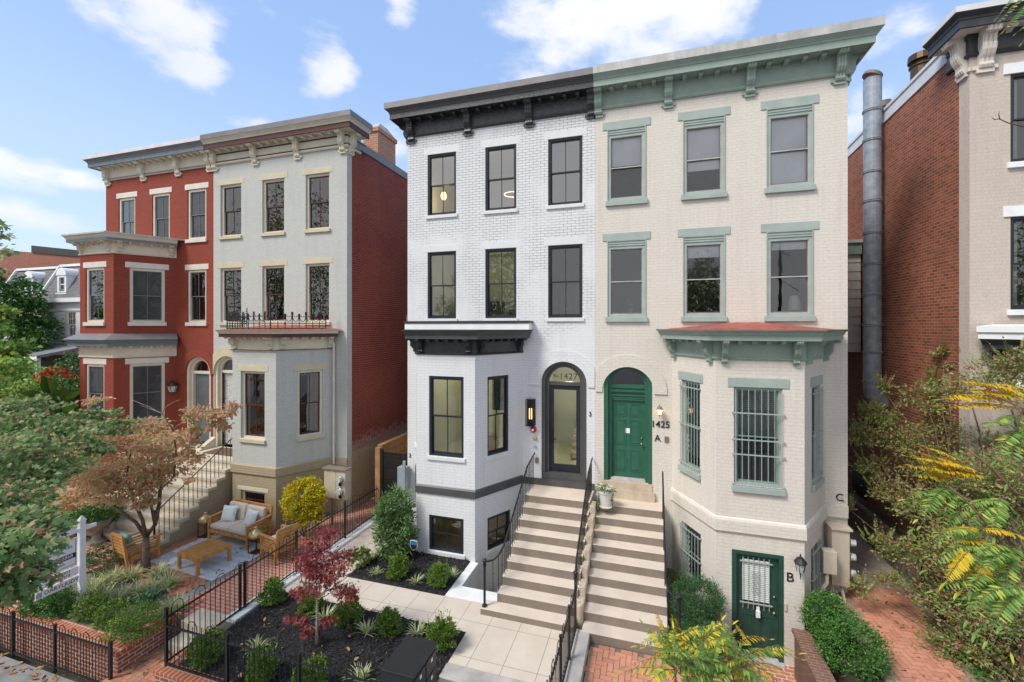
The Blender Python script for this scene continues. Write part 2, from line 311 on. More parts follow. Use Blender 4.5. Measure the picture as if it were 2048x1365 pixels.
island('leaf_locust_gold', [(0, (.45, .42, .03)), (.5, (.75, .55, .03)), (1, (.80, .42, .02))], .45, trans=.35)
island('blade_varieg', [(0, (.18, .25, .08)), (.4, (.38, .44, .20)), (.8, (.62, .63, .38)), (1, (.70, .70, .50))], .5, trans=.2)
island('blade_blue', [(0, (.03, .11, .06)), (1, (.09, .22, .12))], .5, trans=.2)
island('fallen', [(0, (.30, .15, .06)), (.5, (.42, .24, .10)), (1, (.22, .10, .05))], .8)
island('leaf_vine', [(0, (.06, .14, .03)), (1, (.20, .30, .09))], .5, trans=.2)
island('petal_white', [(0, (.7, .7, .65)), (1, (.8, .8, .75))], .6); island('petal_red', [(0, (.55, .04, .02)), (1, (.7, .10, .03))], .6)
# ------------------------------------------------------------------ mesh helpers
class Frame:
    """local wall frame: u along the wall, w outwards, z up"""
    def __init__(s, x, y, ang=0.0):
        s.o = Vector((x, y, 0)); s.U = Vector((math.cos(ang), math.sin(ang), 0)); s.W = Vector((math.sin(ang), -math.cos(ang), 0))
    def p(s, u, w, z): return s.o + s.U * u + s.W * w + Vector((0, 0, z))
WORLD = Frame(0, 0, 0)
class MB:
    def __init__(s, fr=None): s.v = []; s.f = []; s.fr = fr
    def pt(s, u, w, z):
        q = s.fr.p(u, w, z) if s.fr else (u, w, z)
        s.v.append(tuple(q)); return len(s.v) - 1
    def face(s, pts): s.f.append([s.pt(*p) for p in pts])
    def box(s, x0, x1, y0, y1, z0, z1):
        if x0 > x1: x0, x1 = x1, x0
        if y0 > y1: y0, y1 = y1, y0
        if z0 > z1: z0, z1 = z1, z0
        i = [s.pt(x, y, z) for z in (z0, z1) for (x, y) in ((x0, y0), (x1, y0), (x1, y1), (x0, y1))]
        fl = [(0, 3, 2, 1), (4, 5, 6, 7), (0, 1, 5, 4), (1, 2, 6, 5), (2, 3, 7, 6), (3, 0, 4, 7)]
        if s.fr: fl = [tuple(reversed(q)) for q in fl]     # (u, w, z) is left-handed
        s.f += [[i[k] for k in q] for q in fl]; return s
    def hexa(s, b, t):
        """b, t: four corners each, counter-clockwise from above"""
        i = [s.pt(*p) for p in b] + [s.pt(*p) for p in t]
        s.f += [[i[k] for k in q] for q in [(0, 3, 2, 1), (4, 5, 6, 7), (0, 1, 5, 4), (1, 2, 6, 5), (2, 3, 7, 6), (3, 0, 4, 7)]]; return s
    def tube(s, pts, r, n=6, r2=None, cap=True):
        P = [Vector(s.fr.p(*p)) if s.fr else Vector(p) for p in pts]; m = len(P); rings = []
        for k in range(m):
            a = P[min(k + 1, m - 1)] - P[max(k - 1, 0)]
            a = a.normalized() if a.length > 1e-9 else Vector((0, 0, 1))
            h = Vector((0, 0, 1)) if abs(a.z) < .9 else Vector((1, 0, 0))
            e = a.cross(h).normalized(); f = a.cross(e)
            rr = r if r2 is None else r + (r2 - r) * k / (m - 1)
            ring = []
            for j in range(n):
                t = 2 * math.pi * (j + .5) / n; q = P[k] + e * (rr * math.cos(t)) + f * (rr * math.sin(t))
                s.v.append(tuple(q)); ring.append(len(s.v) - 1)
            rings.append(ring)
        for k in range(m - 1):
            for j in range(n): s.f.append([rings[k][j], rings[k][(j + 1) % n], rings[k + 1][(j + 1) % n], rings[k + 1][j]])
        if cap: s.f.append(list(reversed(rings[0]))); s.f.append(rings[-1])
        return s
    def lathe(s, cx, cy, prof, n=16, z0=0.0):
        """prof: (radius, z) from bottom to top"""
        rings = []
        for r, z in prof:
            rings.append([s.pt(cx + r * math.cos(2 * math.pi * j / n), cy + r * math.sin(2 * math.pi * j / n), z0 + z) for j in range(n)])
        for a, b in zip(rings, rings[1:]):
            for j in range(n): s.f.append([a[j], a[(j + 1) % n], b[(j + 1) % n], b[j]])
        s.f.append(list(reversed(rings[0]))); s.f.append(rings[-1]); return s
    def ball(s, c, r, n=10, sq=(1, 1, 1)):
        k = n // 2; prof = [(r * math.sin(math.pi * i / k) * sq[0] + 1e-4, -r * math.cos(math.pi * i / k) * sq[2]) for i in range(k + 1)]
        return s.lathe(c[0], c[1], prof, n, c[2])
    def prism(s, poly, u0, u1):
        """poly of (w, z) extruded along u"""
        a = [s.pt(u0, w, z) for w, z in poly]; b = [s.pt(u1, w, z) for w, z in poly]; n = len(poly)
        s.f.append(a); s.f.append(list(reversed(b)))
        for i in range(n): s.f.append([a[i], b[i], b[(i + 1) % n], a[(i + 1) % n]])
        return s
    def slab(s, poly, z0, z1):
        a = [s.pt(x, y, z0) for x, y in poly]; b = [s.pt(x, y, z1) for x, y in poly]; n = len(poly)
        s.f.append(list(reversed(a))); s.f.append(b)
        for i in range(n): s.f.append([a[i], a[(i + 1) % n], b[(i + 1) % n], b[i]])
        return s
    def wall(s, u0, u1, z0, z1, holes, depth=.13, arch=()):
        """face at w=0 with rectangular holes (u0,u1,z0,z1) and reveals; arch holes are (uc, r, zb, zspring)"""
        H = list(holes) + [(uc - r, uc + r, zb, zs + r) for uc, r, zb, zs in arch]
        us = sorted({u0, u1, *[h[0] for h in H], *[h[1] for h in H]}); us = [u for u in us if u0 <= u <= u1]
        zs_ = sorted({z0, z1, *[h[2] for h in H], *[h[3] for h in H]}); zs_ = [z for z in zs_ if z0 <= z <= z1]
        for a, b in zip(us, us[1:]):
            for c, d in zip(zs_, zs_[1:]):
                m, n = (a + b) / 2, (c + d) / 2
                if any(h[0] < m < h[1] and h[2] < n < h[3] for h in H): continue
                s.face([(a, 0, c), (b, 0, c), (b, 0, d), (a, 0, d)])
        for (a, b, c, d) in holes:
            if depth <= 0: continue
            for q in ([(a, 0, c), (a, -depth, c), (a, -depth, d), (a, 0, d)], [(b, 0, c), (b, 0, d), (b, -depth, d), (b, -depth, c)],
                      [(a, 0, c), (b, 0, c), (b, -depth, c), (a, -depth, c)], [(a, 0, d), (a, -depth, d), (b, -depth, d), (b, 0, d)]): s.face(q)
        for (uc, r, zb, zsp) in arch:
            n = 16; t = [math.pi * k / n for k in range(n + 1)]; P = [(uc + r * math.cos(a), zsp + r * math.sin(a)) for a in t]
            for (a, b) in zip(P, P[1:]):
                s.face([(b[0], 0, b[1]), (a[0], 0, a[1]), (a[0], 0, zsp + r), (b[0], 0, zsp + r)])
                s.face([(a[0], 0, a[1]), (b[0], 0, b[1]), (b[0], -depth, b[1]), (a[0], -depth, a[1])])
            for sd in (-1, 1): s.face([(uc + sd * r, 0, zb), (uc + sd * r, -depth, zb), (uc + sd * r, -depth, zsp), (uc + sd * r, 0, zsp)])
        return s
    def ring(s, uc, zsp, r0, r1, w0, w1, zb, n=20, clip=None):
        """arched frame band between radii r0 < r1, straight jambs down to zb"""
        P = [(uc + math.cos(math.pi * k / n), zsp + math.sin(math.pi * k / n)) for k in range(n + 1)]
        def pts(r): return [(uc + r, zb)] + [(uc + r * math.cos(math.pi * k / n), zsp + r * math.sin(math.pi * k / n)) for k in range(n + 1)] + [(uc - r, zb)]
        A, B = pts(r0), pts(r1)
        if clip: A = [(min(max(a[0], clip[0]), clip[1]), a[1]) for a in A]; B = [(min(max(a[0], clip[0]), clip[1]), a[1]) for a in B]
        for k in range(len(A) - 1):
            a, b, c, d = A[k], B[k], B[k + 1], A[k + 1]
            s.face([(a[0], w1, a[1]), (b[0], w1, b[1]), (c[0], w1, c[1]), (d[0], w1, d[1])])
            s.face([(b[0], w1, b[1]), (b[0], w0, b[1]), (c[0], w0, c[1]), (c[0], w1, c[1])])
            s.face([(a[0], w0, a[1]), (a[0], w1, a[1]), (d[0], w1, d[1]), (d[0], w0, d[1])])
        return s
    def build(s, name, mat, parent=None, smooth=False, bevel=0, fixn=True):
        me = bpy.data.meshes.new(name)
        off = Vector((0, 0, 0))
        if parent is not None and not parent.get('_local'): off = Vector(parent.get('_base', (0, 0, 0)))
        V = [(x - off.x, y - off.y, z - off.z) for x, y, z in s.v]
        me.from_pydata(V, [], s.f); me.validate()
        if fixn:
            bm = bmesh.new(); bm.from_mesh(me); bmesh.ops.recalc_face_normals(bm, faces=bm.faces) if fixn == 'solid' else None
            bm.to_mesh(me); bm.free()
        boxuv(me, off)
        if isinstance(mat, str): mat = MATS[mat]
        me.materials.append(mat)
        o = bpy.data.objects.new(name, me); COL.objects.link(o)
        if parent is not None: o.parent = parent; o['_base'] = tuple(off)
        if parent is not None and parent.get('_local'): o['_local'] = 1
        if smooth:
            for p in me.polygons: p.use_smooth = True
        if bevel:
            b = o.modifiers.new('bevel', 'BEVEL'); b.width = bevel; b.segments = 2; b.limit_method = 'ANGLE'; b.angle_limit = R(40)
        return o
def boxuv(me, off):
    n = len(me.loops); uv = me.uv_layers.new(name='UVMap')
    co = np.empty(len(me.vertices) * 3, np.float32); me.vertices.foreach_get('co', co); co = co.reshape(-1, 3) + np.array(off, np.float32)
    lv = np.empty(n, np.int32); me.loops.foreach_get('vertex_index', lv)
    nf = len(me.polygons); nr = np.empty(nf * 3, np.float32); me.polygons.foreach_get('normal', nr); nr = nr.reshape(-1, 3)
    lt = np.empty(nf, np.int32); me.polygons.foreach_get('loop_total', lt)
    fn = np.repeat(nr, lt, axis=0); P = co[lv]
    horiz = np.abs(fn[:, 2]) > .75
    tx = -fn[:, 1]; ty = fn[:, 0]; L = np.sqrt(tx * tx + ty * ty) + 1e-9; tx /= L; ty /= L
    u = np.where(horiz, P[:, 0], P[:, 0] * tx + P[:, 1] * ty); v = np.where(horiz, P[:, 1], P[:, 2])
    uv.data.foreach_set('uv', np.stack([u, v], 1).astype(np.float32).ravel())
def thing(name, label, cat, loc=(0, 0, 0), rz=0.0, group=None, local=False):
    o = bpy.data.objects.new(name, None); COL.objects.link(o); o.empty_display_size = .2
    o.location = loc; o.rotation_euler = (0, 0, rz); o['_base'] = tuple(loc)
    if local: o['_local'] = 1
    o['label'] = label; o['category'] = cat
    if group: o['group'] = group
    return o
def tag(o, label, cat, group=None, kind=None):
    o['label'] = label; o['category'] = cat
    if group: o['group'] = group
    if kind: o['kind'] = kind
    return o
def struct(o): o['kind'] = 'structure'; return o
def copy_tree(o, parent=None):
    c = o.copy(); COL.objects.link(c)
    if parent is not None: c.parent = parent
    for ch in list(o.children): copy_tree(ch, c)
    return c
def text(s, name, size, loc, rz, mat, parent, ext=.006, align='CENTER', font_scale=1.0, tilt=R(90), bold=0.0):
    cu = bpy.data.curves.new(name, 'FONT'); cu.body = s; cu.size = size; cu.extrude = ext; cu.align_x = align; cu.align_y = 'CENTER'; cu.offset = bold; cu.space_character = font_scale
    t = bpy.data.objects.new('tmp', cu); COL.objects.link(t); bpy.context.view_layer.update()
    me = bpy.data.meshes.new_from_object(t.evaluated_get(bpy.context.evaluated_depsgraph_get())); bpy.data.objects.remove(t)
    M = Matrix.Translation(Vector(loc)) @ Matrix.Rotation(rz, 4, 'Z') @ Matrix.Rotation(tilt, 4, 'X')
    me.transform(M)
    if parent is not None and not parent.get('_local'): me.transform(Matrix.Translation(-Vector(parent.get('_base', (0, 0, 0)))))
    me.materials.clear(); me.materials.append(MATS[mat]); o = bpy.data.objects.new(name, me); COL.objects.link(o)
    if parent is not None: o.parent = parent; o['_base'] = parent.get('_base', (0, 0, 0))
    return o
def sweep(mb, path, prof):
    """profile (offset outwards, z) swept along a plan path, mitred; outward is to the right of travel"""
    P = [Vector((x, y)) for x, y in path]; n = len(P); N = []
    for i in range(n):
        ns = []
        if i > 0: d = (P[i] - P[i - 1]).normalized(); ns.append(Vector((d.y, -d.x)))
        if i < n - 1: d = (P[i + 1] - P[i]).normalized(); ns.append(Vector((d.y, -d.x)))
        m = sum(ns, Vector((0, 0))).normalized(); N.append(m / max(.3, m.dot(ns[0])))
    rows = [[mb.pt(P[i].x + N[i].x * o, P[i].y + N[i].y * o, z) for (o, z) in prof] for i in range(n)]
    k = len(prof)
    for i in range(n - 1):
        for j in range(k): mb.f.append([rows[i][j], rows[i][(j + 1) % k], rows[i + 1][(j + 1) % k], rows[i + 1][j]])
    mb.f.append(list(rows[0])); mb.f.append(list(reversed(rows[-1]))); return mb

# ------------------------------------------------------------------ foliage helpers
LEAF = dict(
    simple=([(0, 0, 0), (.24, .4, .05), (0, 1, -.04), (-.24, .4, .05)], [(0, 1, 2), (0, 2, 3)]),
    oval=([(0, 0, 0), (.2, .25, .03), (.22, .62, .03), (0, 1, -.06), (-.22, .62, .03), (-.2, .25, .03)], [(0, 1, 2, 3), (0, 3, 4, 5)]),
    lance=([(0, 0, 0), (.12, .35, .03), (0, 1, -.08), (-.12, .35, .03)], [(0, 1, 2), (0, 2, 3)]),
    leaflet=([(0, 0, 0), (.13, .3, .02), (.10, .7, .02), (0, 1, -.05), (-.10, .7, .02), (-.13, .3, .02)], [(0, 1, 2, 3), (0, 3, 4, 5)]),
    maple=([(0, 0, 0), (.42, .12, .03), (.24, .34, 0), (.52, .58, -.04), (.2, .6, .02), (0, 1, -.05), (-.2, .6, .02), (-.52, .58, -.04), (-.24, .34, 0), (-.42, .12, .03)], [(0, 1, 2, 3, 4, 5, 6, 7, 8, 9)]),
    jmaple=([(0, 0, 0), (.55, .05, -.03), (.14, .26, 0), (.52, .62, -.05), (.1, .42, 0), (0, 1, -.06), (-.1, .42, 0), (-.52, .62, -.05), (-.14, .26, 0), (-.55, .05, -.03)], [(0, 1, 2, 3, 4, 5, 6, 7, 8, 9)]))
def unit(a): return a / (np.linalg.norm(a, axis=1, keepdims=True) + 1e-9)
def leaves_mesh(name, kind, P, T, Nn, S, mat, parent, extra=None):
    tv, tf = LEAF[kind]; tv = np.array(tv, np.float32); n = len(P); k = len(tv)
    T = unit(T); X = unit(np.cross(T, Nn)); Z = np.cross(X, T)
    V = P[:, None, :] + S[:, None, None] * (tv[None, :, 0:1] * X[:, None, :] + tv[None, :, 1:2] * T[:, None, :] + tv[None, :, 2:3] * Z[:, None, :])
    V = V.reshape(-1, 3).astype(np.float32)
    off = np.array(parent.get('_base', (0, 0, 0)) if parent is not None and not parent.get('_local') else (0, 0, 0), np.float32); V = V - off
    me = bpy.data.meshes.new(name); m = len(tf[0]); nf = n * len(tf)
    F = (np.array(tf, np.int32)[None] + (np.arange(n, dtype=np.int32) * k)[:, None, None]).reshape(-1)
    me.vertices.add(len(V)); me.vertices.foreach_set('co', V.ravel())
    me.loops.add(len(F)); me.loops.foreach_set('vertex_index', F)
    me.polygons.add(nf); me.polygons.foreach_set('loop_start', np.arange(nf, dtype=np.int32) * m); me.polygons.foreach_set('loop_total', np.full(nf, m, np.int32))
    me.update(calc_edges=True); me.materials.append(MATS[mat])
    o = bpy.data.objects.new(name, me); COL.objects.link(o)
    if parent is not None: o.parent = parent
    return o
def blob_points(blobs, n, shell=.55, rough=.25, sp=.23):
    """points in ellipsoids [(cx,cy,cz, rx,ry,rz)], mostly in the outer shell, clumped"""
    w = np.array([b[3] * b[4] * b[5] for b in blobs]) ** (2 / 3); w = w / w.sum(); out = []; nrm = []
    for b, k in zip(blobs, rng.multinomial(n, w)):
        if k == 0: continue
        nc = max(6, k // 45); cd_ = unit(rng.normal(size=(nc, 3))); cr = shell + (1 - shell) * rng.random(nc) ** .6 + rng.normal(size=nc) * rough * .4 * (sp / .23)
        idx = rng.integers(0, nc, k)
        p = cd_[idx] * cr[idx, None] + rng.normal(size=(k, 3)) * sp * np.array([1, 1, .7])
        out.append(p * np.array(b[3:6]) + np.array(b[0:3])); nrm.append(unit(p))
    return np.concatenate(out), np.concatenate(nrm)
def crown(name, kind, blobs, n, size, mat, parent, up=.6, droop=.25, shell=.55, var=.35, sp=.23):
    P, O = blob_points(blobs, n, shell, sp=sp); k = len(P)
    T = unit(O * np.array([1, 1, .4]) + rng.normal(size=(k, 3)) * .7 - np.array([0, 0, droop]))
    N_ = unit(rng.normal(size=(k, 3)) * .7 + np.array([0, 0, up]) + O * .4)
    S = size * (1 + rng.normal(size=k) * var * .5).clip(.5, 1.7)
    return leaves_mesh(name, kind, P, T, N_, S, mat, parent)
def branches(mb, base, tips, r0, r1=.006, sag=.12, n=6, mid=.5, sides=6):
    for t in tips:
        b = Vector(base); t = Vector(t); d = t - b; pts = []
        w = Vector((random.uniform(-1, 1), random.uniform(-1, 1), random.uniform(-.3, .6))) * d.length * sag
        for i in range(n + 1):
            q = i / n; pts.append(b + d * q + w * math.sin(math.pi * q) + Vector((random.uniform(-1, 1), random.uniform(-1, 1), random.uniform(-1, 1))) * d.length * .015)
        mb.tube(pts, r0, sides, r2=r1)
    return mb
def blades(name, c, n, L, spread, width, mat, parent, droop=.6, seg=4, rad=.04):
    V = []; F = []
    for i in range(n):
        a = rng.random() * 2 * math.pi; sp = spread * (.25 + .9 * rng.random()); l = L * (.6 + .6 * rng.random())
        d = Vector((math.cos(a), math.sin(a), 0)); s = Vector((-d.y, d.x, 0)); b = Vector(c) + d * rng.random() * rad + s * rng.normal() * rad * .5; k0 = len(V)
        tw = rng.normal() * .3
        for j in range(seg + 1):
            t = j / seg; p = b + d * (sp * l * t) + s * (tw * l * t * t * .4) + Vector((0, 0, l * (t * (1 - .25 * sp) - droop * sp * t * t)))
            w = width * (1 - t ** 2 * .95) * .5
            V += [tuple(p - s * w), tuple(p + s * w)]
        for j in range(seg): F.append([k0 + 2 * j, k0 + 2 * j + 1, k0 + 2 * j + 3, k0 + 2 * j + 2])
    mb = MB(); mb.v = V; mb.f = F
    return mb.build(name, mat, parent, fixn=False)

# ------------------------------------------------------------------ house parts
def window(house, fr, u0, u1, z0, z1, st, label=None):
    """st: frame, sash, lintel, sill materials; rec = depth of recess; cols, blind, pane"""
    g = st.get; rec = g('rec', .11); fw = g('fw', .055)
    zt = z1 - g('head', 0)
    m = MB(fr)
    m.box(u0, u0 + fw, -rec - .03, -rec + .035, z0, z1).box(u1 - fw, u1, -rec - .03, -rec + .035, z0, z1)
    m.box(u0 + fw, u1 - fw, -rec - .03, -rec + .035, zt - fw, z1).box(u0 + fw, u1 - fw, -rec - .03, -rec + .035, z0, z0 + fw * .8)
    if g('mold'):     # raised outer moulding
        e = .02; m.box(u0, u0 + e, -rec + .035, -rec + .06, z0, z1).box(u1 - e, u1, -rec + .035, -rec + .06, z0, z1).box(u0 + e, u1 - e, -rec + .035, -rec + .06, z1 - e, z1)
        if g('head', 0): m.box(u0 + e, u1 - e, -rec + .035, -rec + .055, zt - .01, zt + .02).box(u0 + e, u1 - e, -rec + .035, -rec + .05, z1 - .09, z1 - .06)
    w = m.build('window', g('frame'), house)
    if label: w['label'] = label
    a, b, c, d = u0 + fw, u1 - fw, z0 + fw * .8, zt - fw; sw = g('sw', .038); mid = c + (d - c) * g('meet', .5)
    cols = g('cols', 2)
    for k, (c0, d0, off) in enumerate(((c, mid + .02, 0.0), (mid - .02, d, .03))):
        y = -rec - .045 + off; m = MB(fr)
        m.box(a, a + sw, y - .016, y + .016, c0, d0).box(b - sw, b, y - .016, y + .016, c0, d0)
        m.box(a + sw, b - sw, y - .016, y + .016, c0, c0 + sw * (1.5 if k == 0 else 1)).box(a + sw, b - sw, y - .016, y + .016, d0 - sw, d0)
        for q in range(1, cols):
            x = a + (b - a) * q / cols; m.box(x - .009, x + .009, y - .013, y + .013, c0 + sw, d0 - sw)
        if g('rows', 1) > 1:
            for q in range(1, g('rows')):
                zz = c0 + (d0 - c0) * q / g('rows'); m.box(a + sw, b - sw, y - .012, y + .012, zz - .008, zz + .008)
        m.build('sash', g('sash'), w)
        m = MB(fr); m.face([(a + sw * .8, y + .003, c0 + sw * .8), (b - sw * .8, y + .003, c0 + sw * .8), (b - sw * .8, y + .003, d0 - sw * .8), (a + sw * .8, y + .003, d0 - sw * .8)])
        pn = g('pane', 'pane'); m.build('pane', pn[k] if isinstance(pn, (list, tuple)) else pn, w, fixn=False)
    if g('storm'):   # outer insect screen in a thin pale frame
        m = MB(fr); y = -rec + .012; t = .014
        m.box(a, a + t, y - .006, y + .006, c, d).box(b - t, b, y - .006, y + .006, c, d).box(a + t, b - t, y - .006, y + .006, d - t, d).box(a + t, b - t, y - .006, y + .006, c, c + t).box(a + t, b - t, y - .006, y + .006, mid - .012, mid + .012)
        m.build('screen_frame', 'meter_glass' if g('storm') == 1 else g('storm'), w)
    if g('lintel'):
        le, lh, lw = g('le', .12), g('lh', .2), g('lw', .018)
        MB(fr).box(u0 - le, u1 + le, -.005, lw, z1 + .002, z1 + lh).build('lintel', g('lintel'), w, bevel=.004)
    if g('sill'):
        se, sh = g('se', .05), g('sh', .12)
        MB(fr).box(u0 - se, u1 + se, -rec, g('sp', .06), z0 - sh, z0 - .001).build('sill', g('sill'), w, bevel=.006)
    bl = g('blind', 0)
    if bl:
        m = MB(fr); y = -rec - .068; zb = d - (d - c) * bl
        if g('bkind') == 'slat':
            nb = int((d - zb) / .045)
            for q in range(nb): z = d - q * .045; m.face([(a, y - .012, z), (b, y - .012, z), (b, y + .012, z - .035), (a, y + .012, z - .035)])
        elif g('bkind') == 'curtain':
            for (x0, x1) in ((a, a + (b - a) * bl * .5), (b - (b - a) * bl * .5, b)):
                k = 8
                for q in range(k): s0, s1 = x0 + (x1 - x0) * q / k, x0 + (x1 - x0) * (q + 1) / k; m.face([(s0, y - .02 * (q % 2), c), (s1, y - .02 * ((q + 1) % 2), c), (s1, y - .02 * ((q + 1) % 2), d), (s0, y - .02 * (q % 2), d)])
        else: m.face([(a, y, zb), (b, y, zb), (b, y, d), (a, y, d)])
        m.build('curtain' if g('bkind') == 'curtain' else 'blind', g('bmat', 'shade_grey'), w, fixn=False)
    if g('bars'):
        m = MB(fr); y = .05; nb = g('bars')
        for q in range(nb + 1):
            x = u0 + .03 + (u1 - u0 - .06) * q / nb; m.tube([(x, y, z0 + .02), (x, y, z1 - .04)], .008, 5)
        for t in g('barz', (.05, .5, .93)):
            z = z0 + (z1 - z0) * t; m.box(u0 - .04, u1 + .04, y - .012, y + .006, z - .012, z + .012)
            m.box(u0 - .04, u0 - .02, -.01, y, z - .01, z + .01).box(u1 + .02, u1 + .04, -.01, y, z - .01, z + .01)
        if g('scroll'):
            for tz in g('scroll'):
                zc = z0 + (z1 - z0) * tz; xc = (u0 + u1) / 2
                for sx in (-1, 1):
                    for sz in (-1, 0, 1):
                        pts = [(xc + sx * (.045 + .035 * math.cos(a)), y + .012, zc + sz * .13 + .055 * math.sin(a)) for a in [q * math.pi * 1.6 / 8 + 1 for q in range(9)]]
                        m.tube(pts, .006, 4)
        m.build('security_grille', g('barmat', 'sage_grey'), w)
    return w
def big_bracket(cor, fr, u, zt, h, proj, wd, mat, plate=True):
    """scrolled console: top lug, belly and foot"""
    f = lambda a, b: (a * proj, zt - b * h)
    poly = [f(0, 0), f(.98, 0), f(1.0, .07), f(.93, .15), f(.78, .16), f(.70, .11), f(.62, .14), f(.55, .22), f(.52, .33), f(.56, .42), f(.52, .54), f(.40, .66), f(.28, .74), f(.25, .82), f(.29, .90), f(.22, .97), f(.08, 1.0), f(0, 1.0)]
    m = MB(fr); m.prism(poly, u - wd / 2, u + wd / 2)
    rib = [(a * 1.0 + .014 if a > .02 else a, b) for a, b in poly[1:-1]]
    for du in (-.3, 0, .3): m.prism([(0, zt - .02)] + rib + [(0, zt - h)], u + du * wd - wd * .085, u + du * wd + wd * .085)
    for sd in (-1, 1): m.tube([(u + sd * (wd / 2 + .004), proj * (.80 + .09 * math.cos(a) * (1 - a * .07)), zt - h * .08 + .06 * h * math.sin(a)) for a in [q * .8 for q in range(9)]], .008, 4)
    if plate:
        k = wd * .9; m.box(u - k, u + k, 0, .045, zt - h * 1.0, zt - h * .90); m.box(u - wd * .62, u + wd * .62, 0, .055, zt - h * 1.09, zt - h * 1.0)
    return m.build('bracket', mat, cor)
def small_bracket(m, u, zt, proj, wd):
    m.prism([(.03, zt), (proj, zt), (proj, zt - .035), (proj * .8, zt - .07), (proj * .5, zt - .055), (proj * .3, zt - .08), (.03, zt - .095)], u - wd / 2, u + wd / 2)
# ================================================================== THE HOUSES (fronts on the plane y = 12, bays to y = 10.5)
YF, YB = 12.0, 10.5
ZR = 13.10
def bay_frames(xjl, xcl, xcr, xjr, yj=YF, yc=YB):
    al = math.atan2(yc - yj, xcl - xjl); ar = math.atan2(yj - yc, xjr - xcr)
    return (Frame(xjl, yj, al), math.hypot(xcl - xjl, yj - yc)), (Frame(xcl, yc, 0), xcr - xcl), (Frame(xcr, yc, ar), math.hypot(xjr - xcr, yj - yc))
def body(house, x0, x1, y1, mat, z0=.6, z1=ZR, side='r', sidemat=None, strip=0, stripmat=None):
    """side and back walls and the flat roof behind the front"""
    m = MB(); m.face([(x0, y1, z0), (x0, YF, z0), (x0, YF, z1), (x0, y1, z1)]); m.face([(x1, y1, z0), (x0, y1, z0), (x0, y1, z1), (x1, y1, z1)])
    m.face([(x1, YF + strip, z0), (x1, y1, z0), (x1, y1, z1), (x1, YF + strip, z1)])
    m.build('side_wall', sidemat or mat, house, fixn=False)
    MB().box(x0 + .02, x1 - .02, YF + .05, y1 - .02, z1 - .1, z1 - .02).build('roof', 'roof_dark', house)
def cornice(house, path, fr, us, mats, ends=(), bw=.19, nmod=4, cap='metal_cap', zt=13.27, h=.62, capz=.17, mods=True):
    """main cornice: frieze, soffit, fascia, crown and metal cap, with consoles at positions us along fr"""
    fri, sof, fas, crw, brk = mats
    m = MB(); sweep(m, path, [(0, zt - .48), (.05, zt - .48), (.075, zt - .44), (.06, zt - .40), (.035, zt - .40), (.035, zt - .10), (.06, zt - .08), (.06, zt), (0, zt)])
    c = m.build('cornice', fri, house)
    sweep(MB(), path, [(0, zt), (.36, zt), (.36, zt + .04), (0, zt + .04)]).build('soffit', sof, c)
    sweep(MB(), path, [(.34, zt - .02), (.385, zt - .02), (.385, zt + .14), (.34, zt + .14)]).build('fascia', fas, c)
    sweep(MB(), path, [(.30, zt + .14), (.40, zt + .14), (.405, zt + .17), (.43, zt + .20), (.47, zt + .235), (.49, zt + .26), (.30, zt + .26)]).build('crown_moulding', crw, c)
    sweep(MB(), path, [(-.1, zt + .20), (.30, zt + .262), (.505, zt + .262), (.505, zt + .262 + capz), (.46, zt + .262 + capz + .02), (-.1, zt + .262 + capz + .04)]).build('cap', cap, c)
    for u in us: big_bracket(c, fr, u, zt - .002, h, .34, bw, brk)
    if mods:
        for a, b in zip(us, us[1:]):
            for q in range(1, nmod + 1): m = MB(fr); small_bracket(m, a + (b - a) * q / (nmod + 1), zt - .002, .28, .10); m.build('modillion', brk, c)
    for (f2, u) in ends: big_bracket(c, f2, u, zt - .002, h, .34, bw, brk)
    return c
def bay_cornice(house, path, frames, zt, mats, cap, h=.36, proj=.30, brk=True, inner=.16):
    fri, fas, brkm = mats
    m = MB(); sweep(m, path, [(0, zt - .42), (.03, zt - .42), (.05, zt - .39), (.02, zt - .36), (.02, zt), (0, zt)])
    c = m.build('bay_cornice', fri, house)
    sweep(MB(), path, [(0, zt), (proj, zt), (proj, zt + .10), (proj + .02, zt + .11), (proj + .05, zt + .17), (proj + .10, zt + .21), (0, zt + .21)]).build('fascia', fas, c)
    if brk:
        for fr, L in frames:
            if L < .5: continue
            for u in (inner, L - inner): big_bracket(c, fr, u, zt - .002, h, proj * .95, .12, brkm, plate=False)
            k = 4 if L > 1.2 else 3
            for q in range(1, k + 1): m = MB(fr); small_bracket(m, inner + (L - 2 * inner) * q / (k + 1), zt - .002, proj * .72, .075); m.build('modillion', brkm, c)
    return c
def arch_door(house, uc, zs, r, zb, framemat, kind, sill_z):
    """round-headed surround set in a round hole: returns the surround part"""
    fr = Frame(0, YF, 0)
    m = MB(fr); m.ring(uc, zs, r - .10, r - .002, -.28, -.03, zb); m.ring(uc, zs, r - .19, r - .10, -.28, -.12, zb)
    m.box(uc - r + .1, uc + r - .1, -.26, -.14, zs - .07, zs + .03)
    d = m.build('door_surround', framemat, house)
    # fanlight
    n = 14; rr = r - .19; P = [(uc + rr * math.cos(math.pi * k / n), -.2, zs + .03 + (rr - .03) * math.sin(math.pi * k / n)) for k in range(n + 1)]
    m = MB(fr); m.face(P); m.build('fanlight', 'pane', d, fixn=False)
    return d

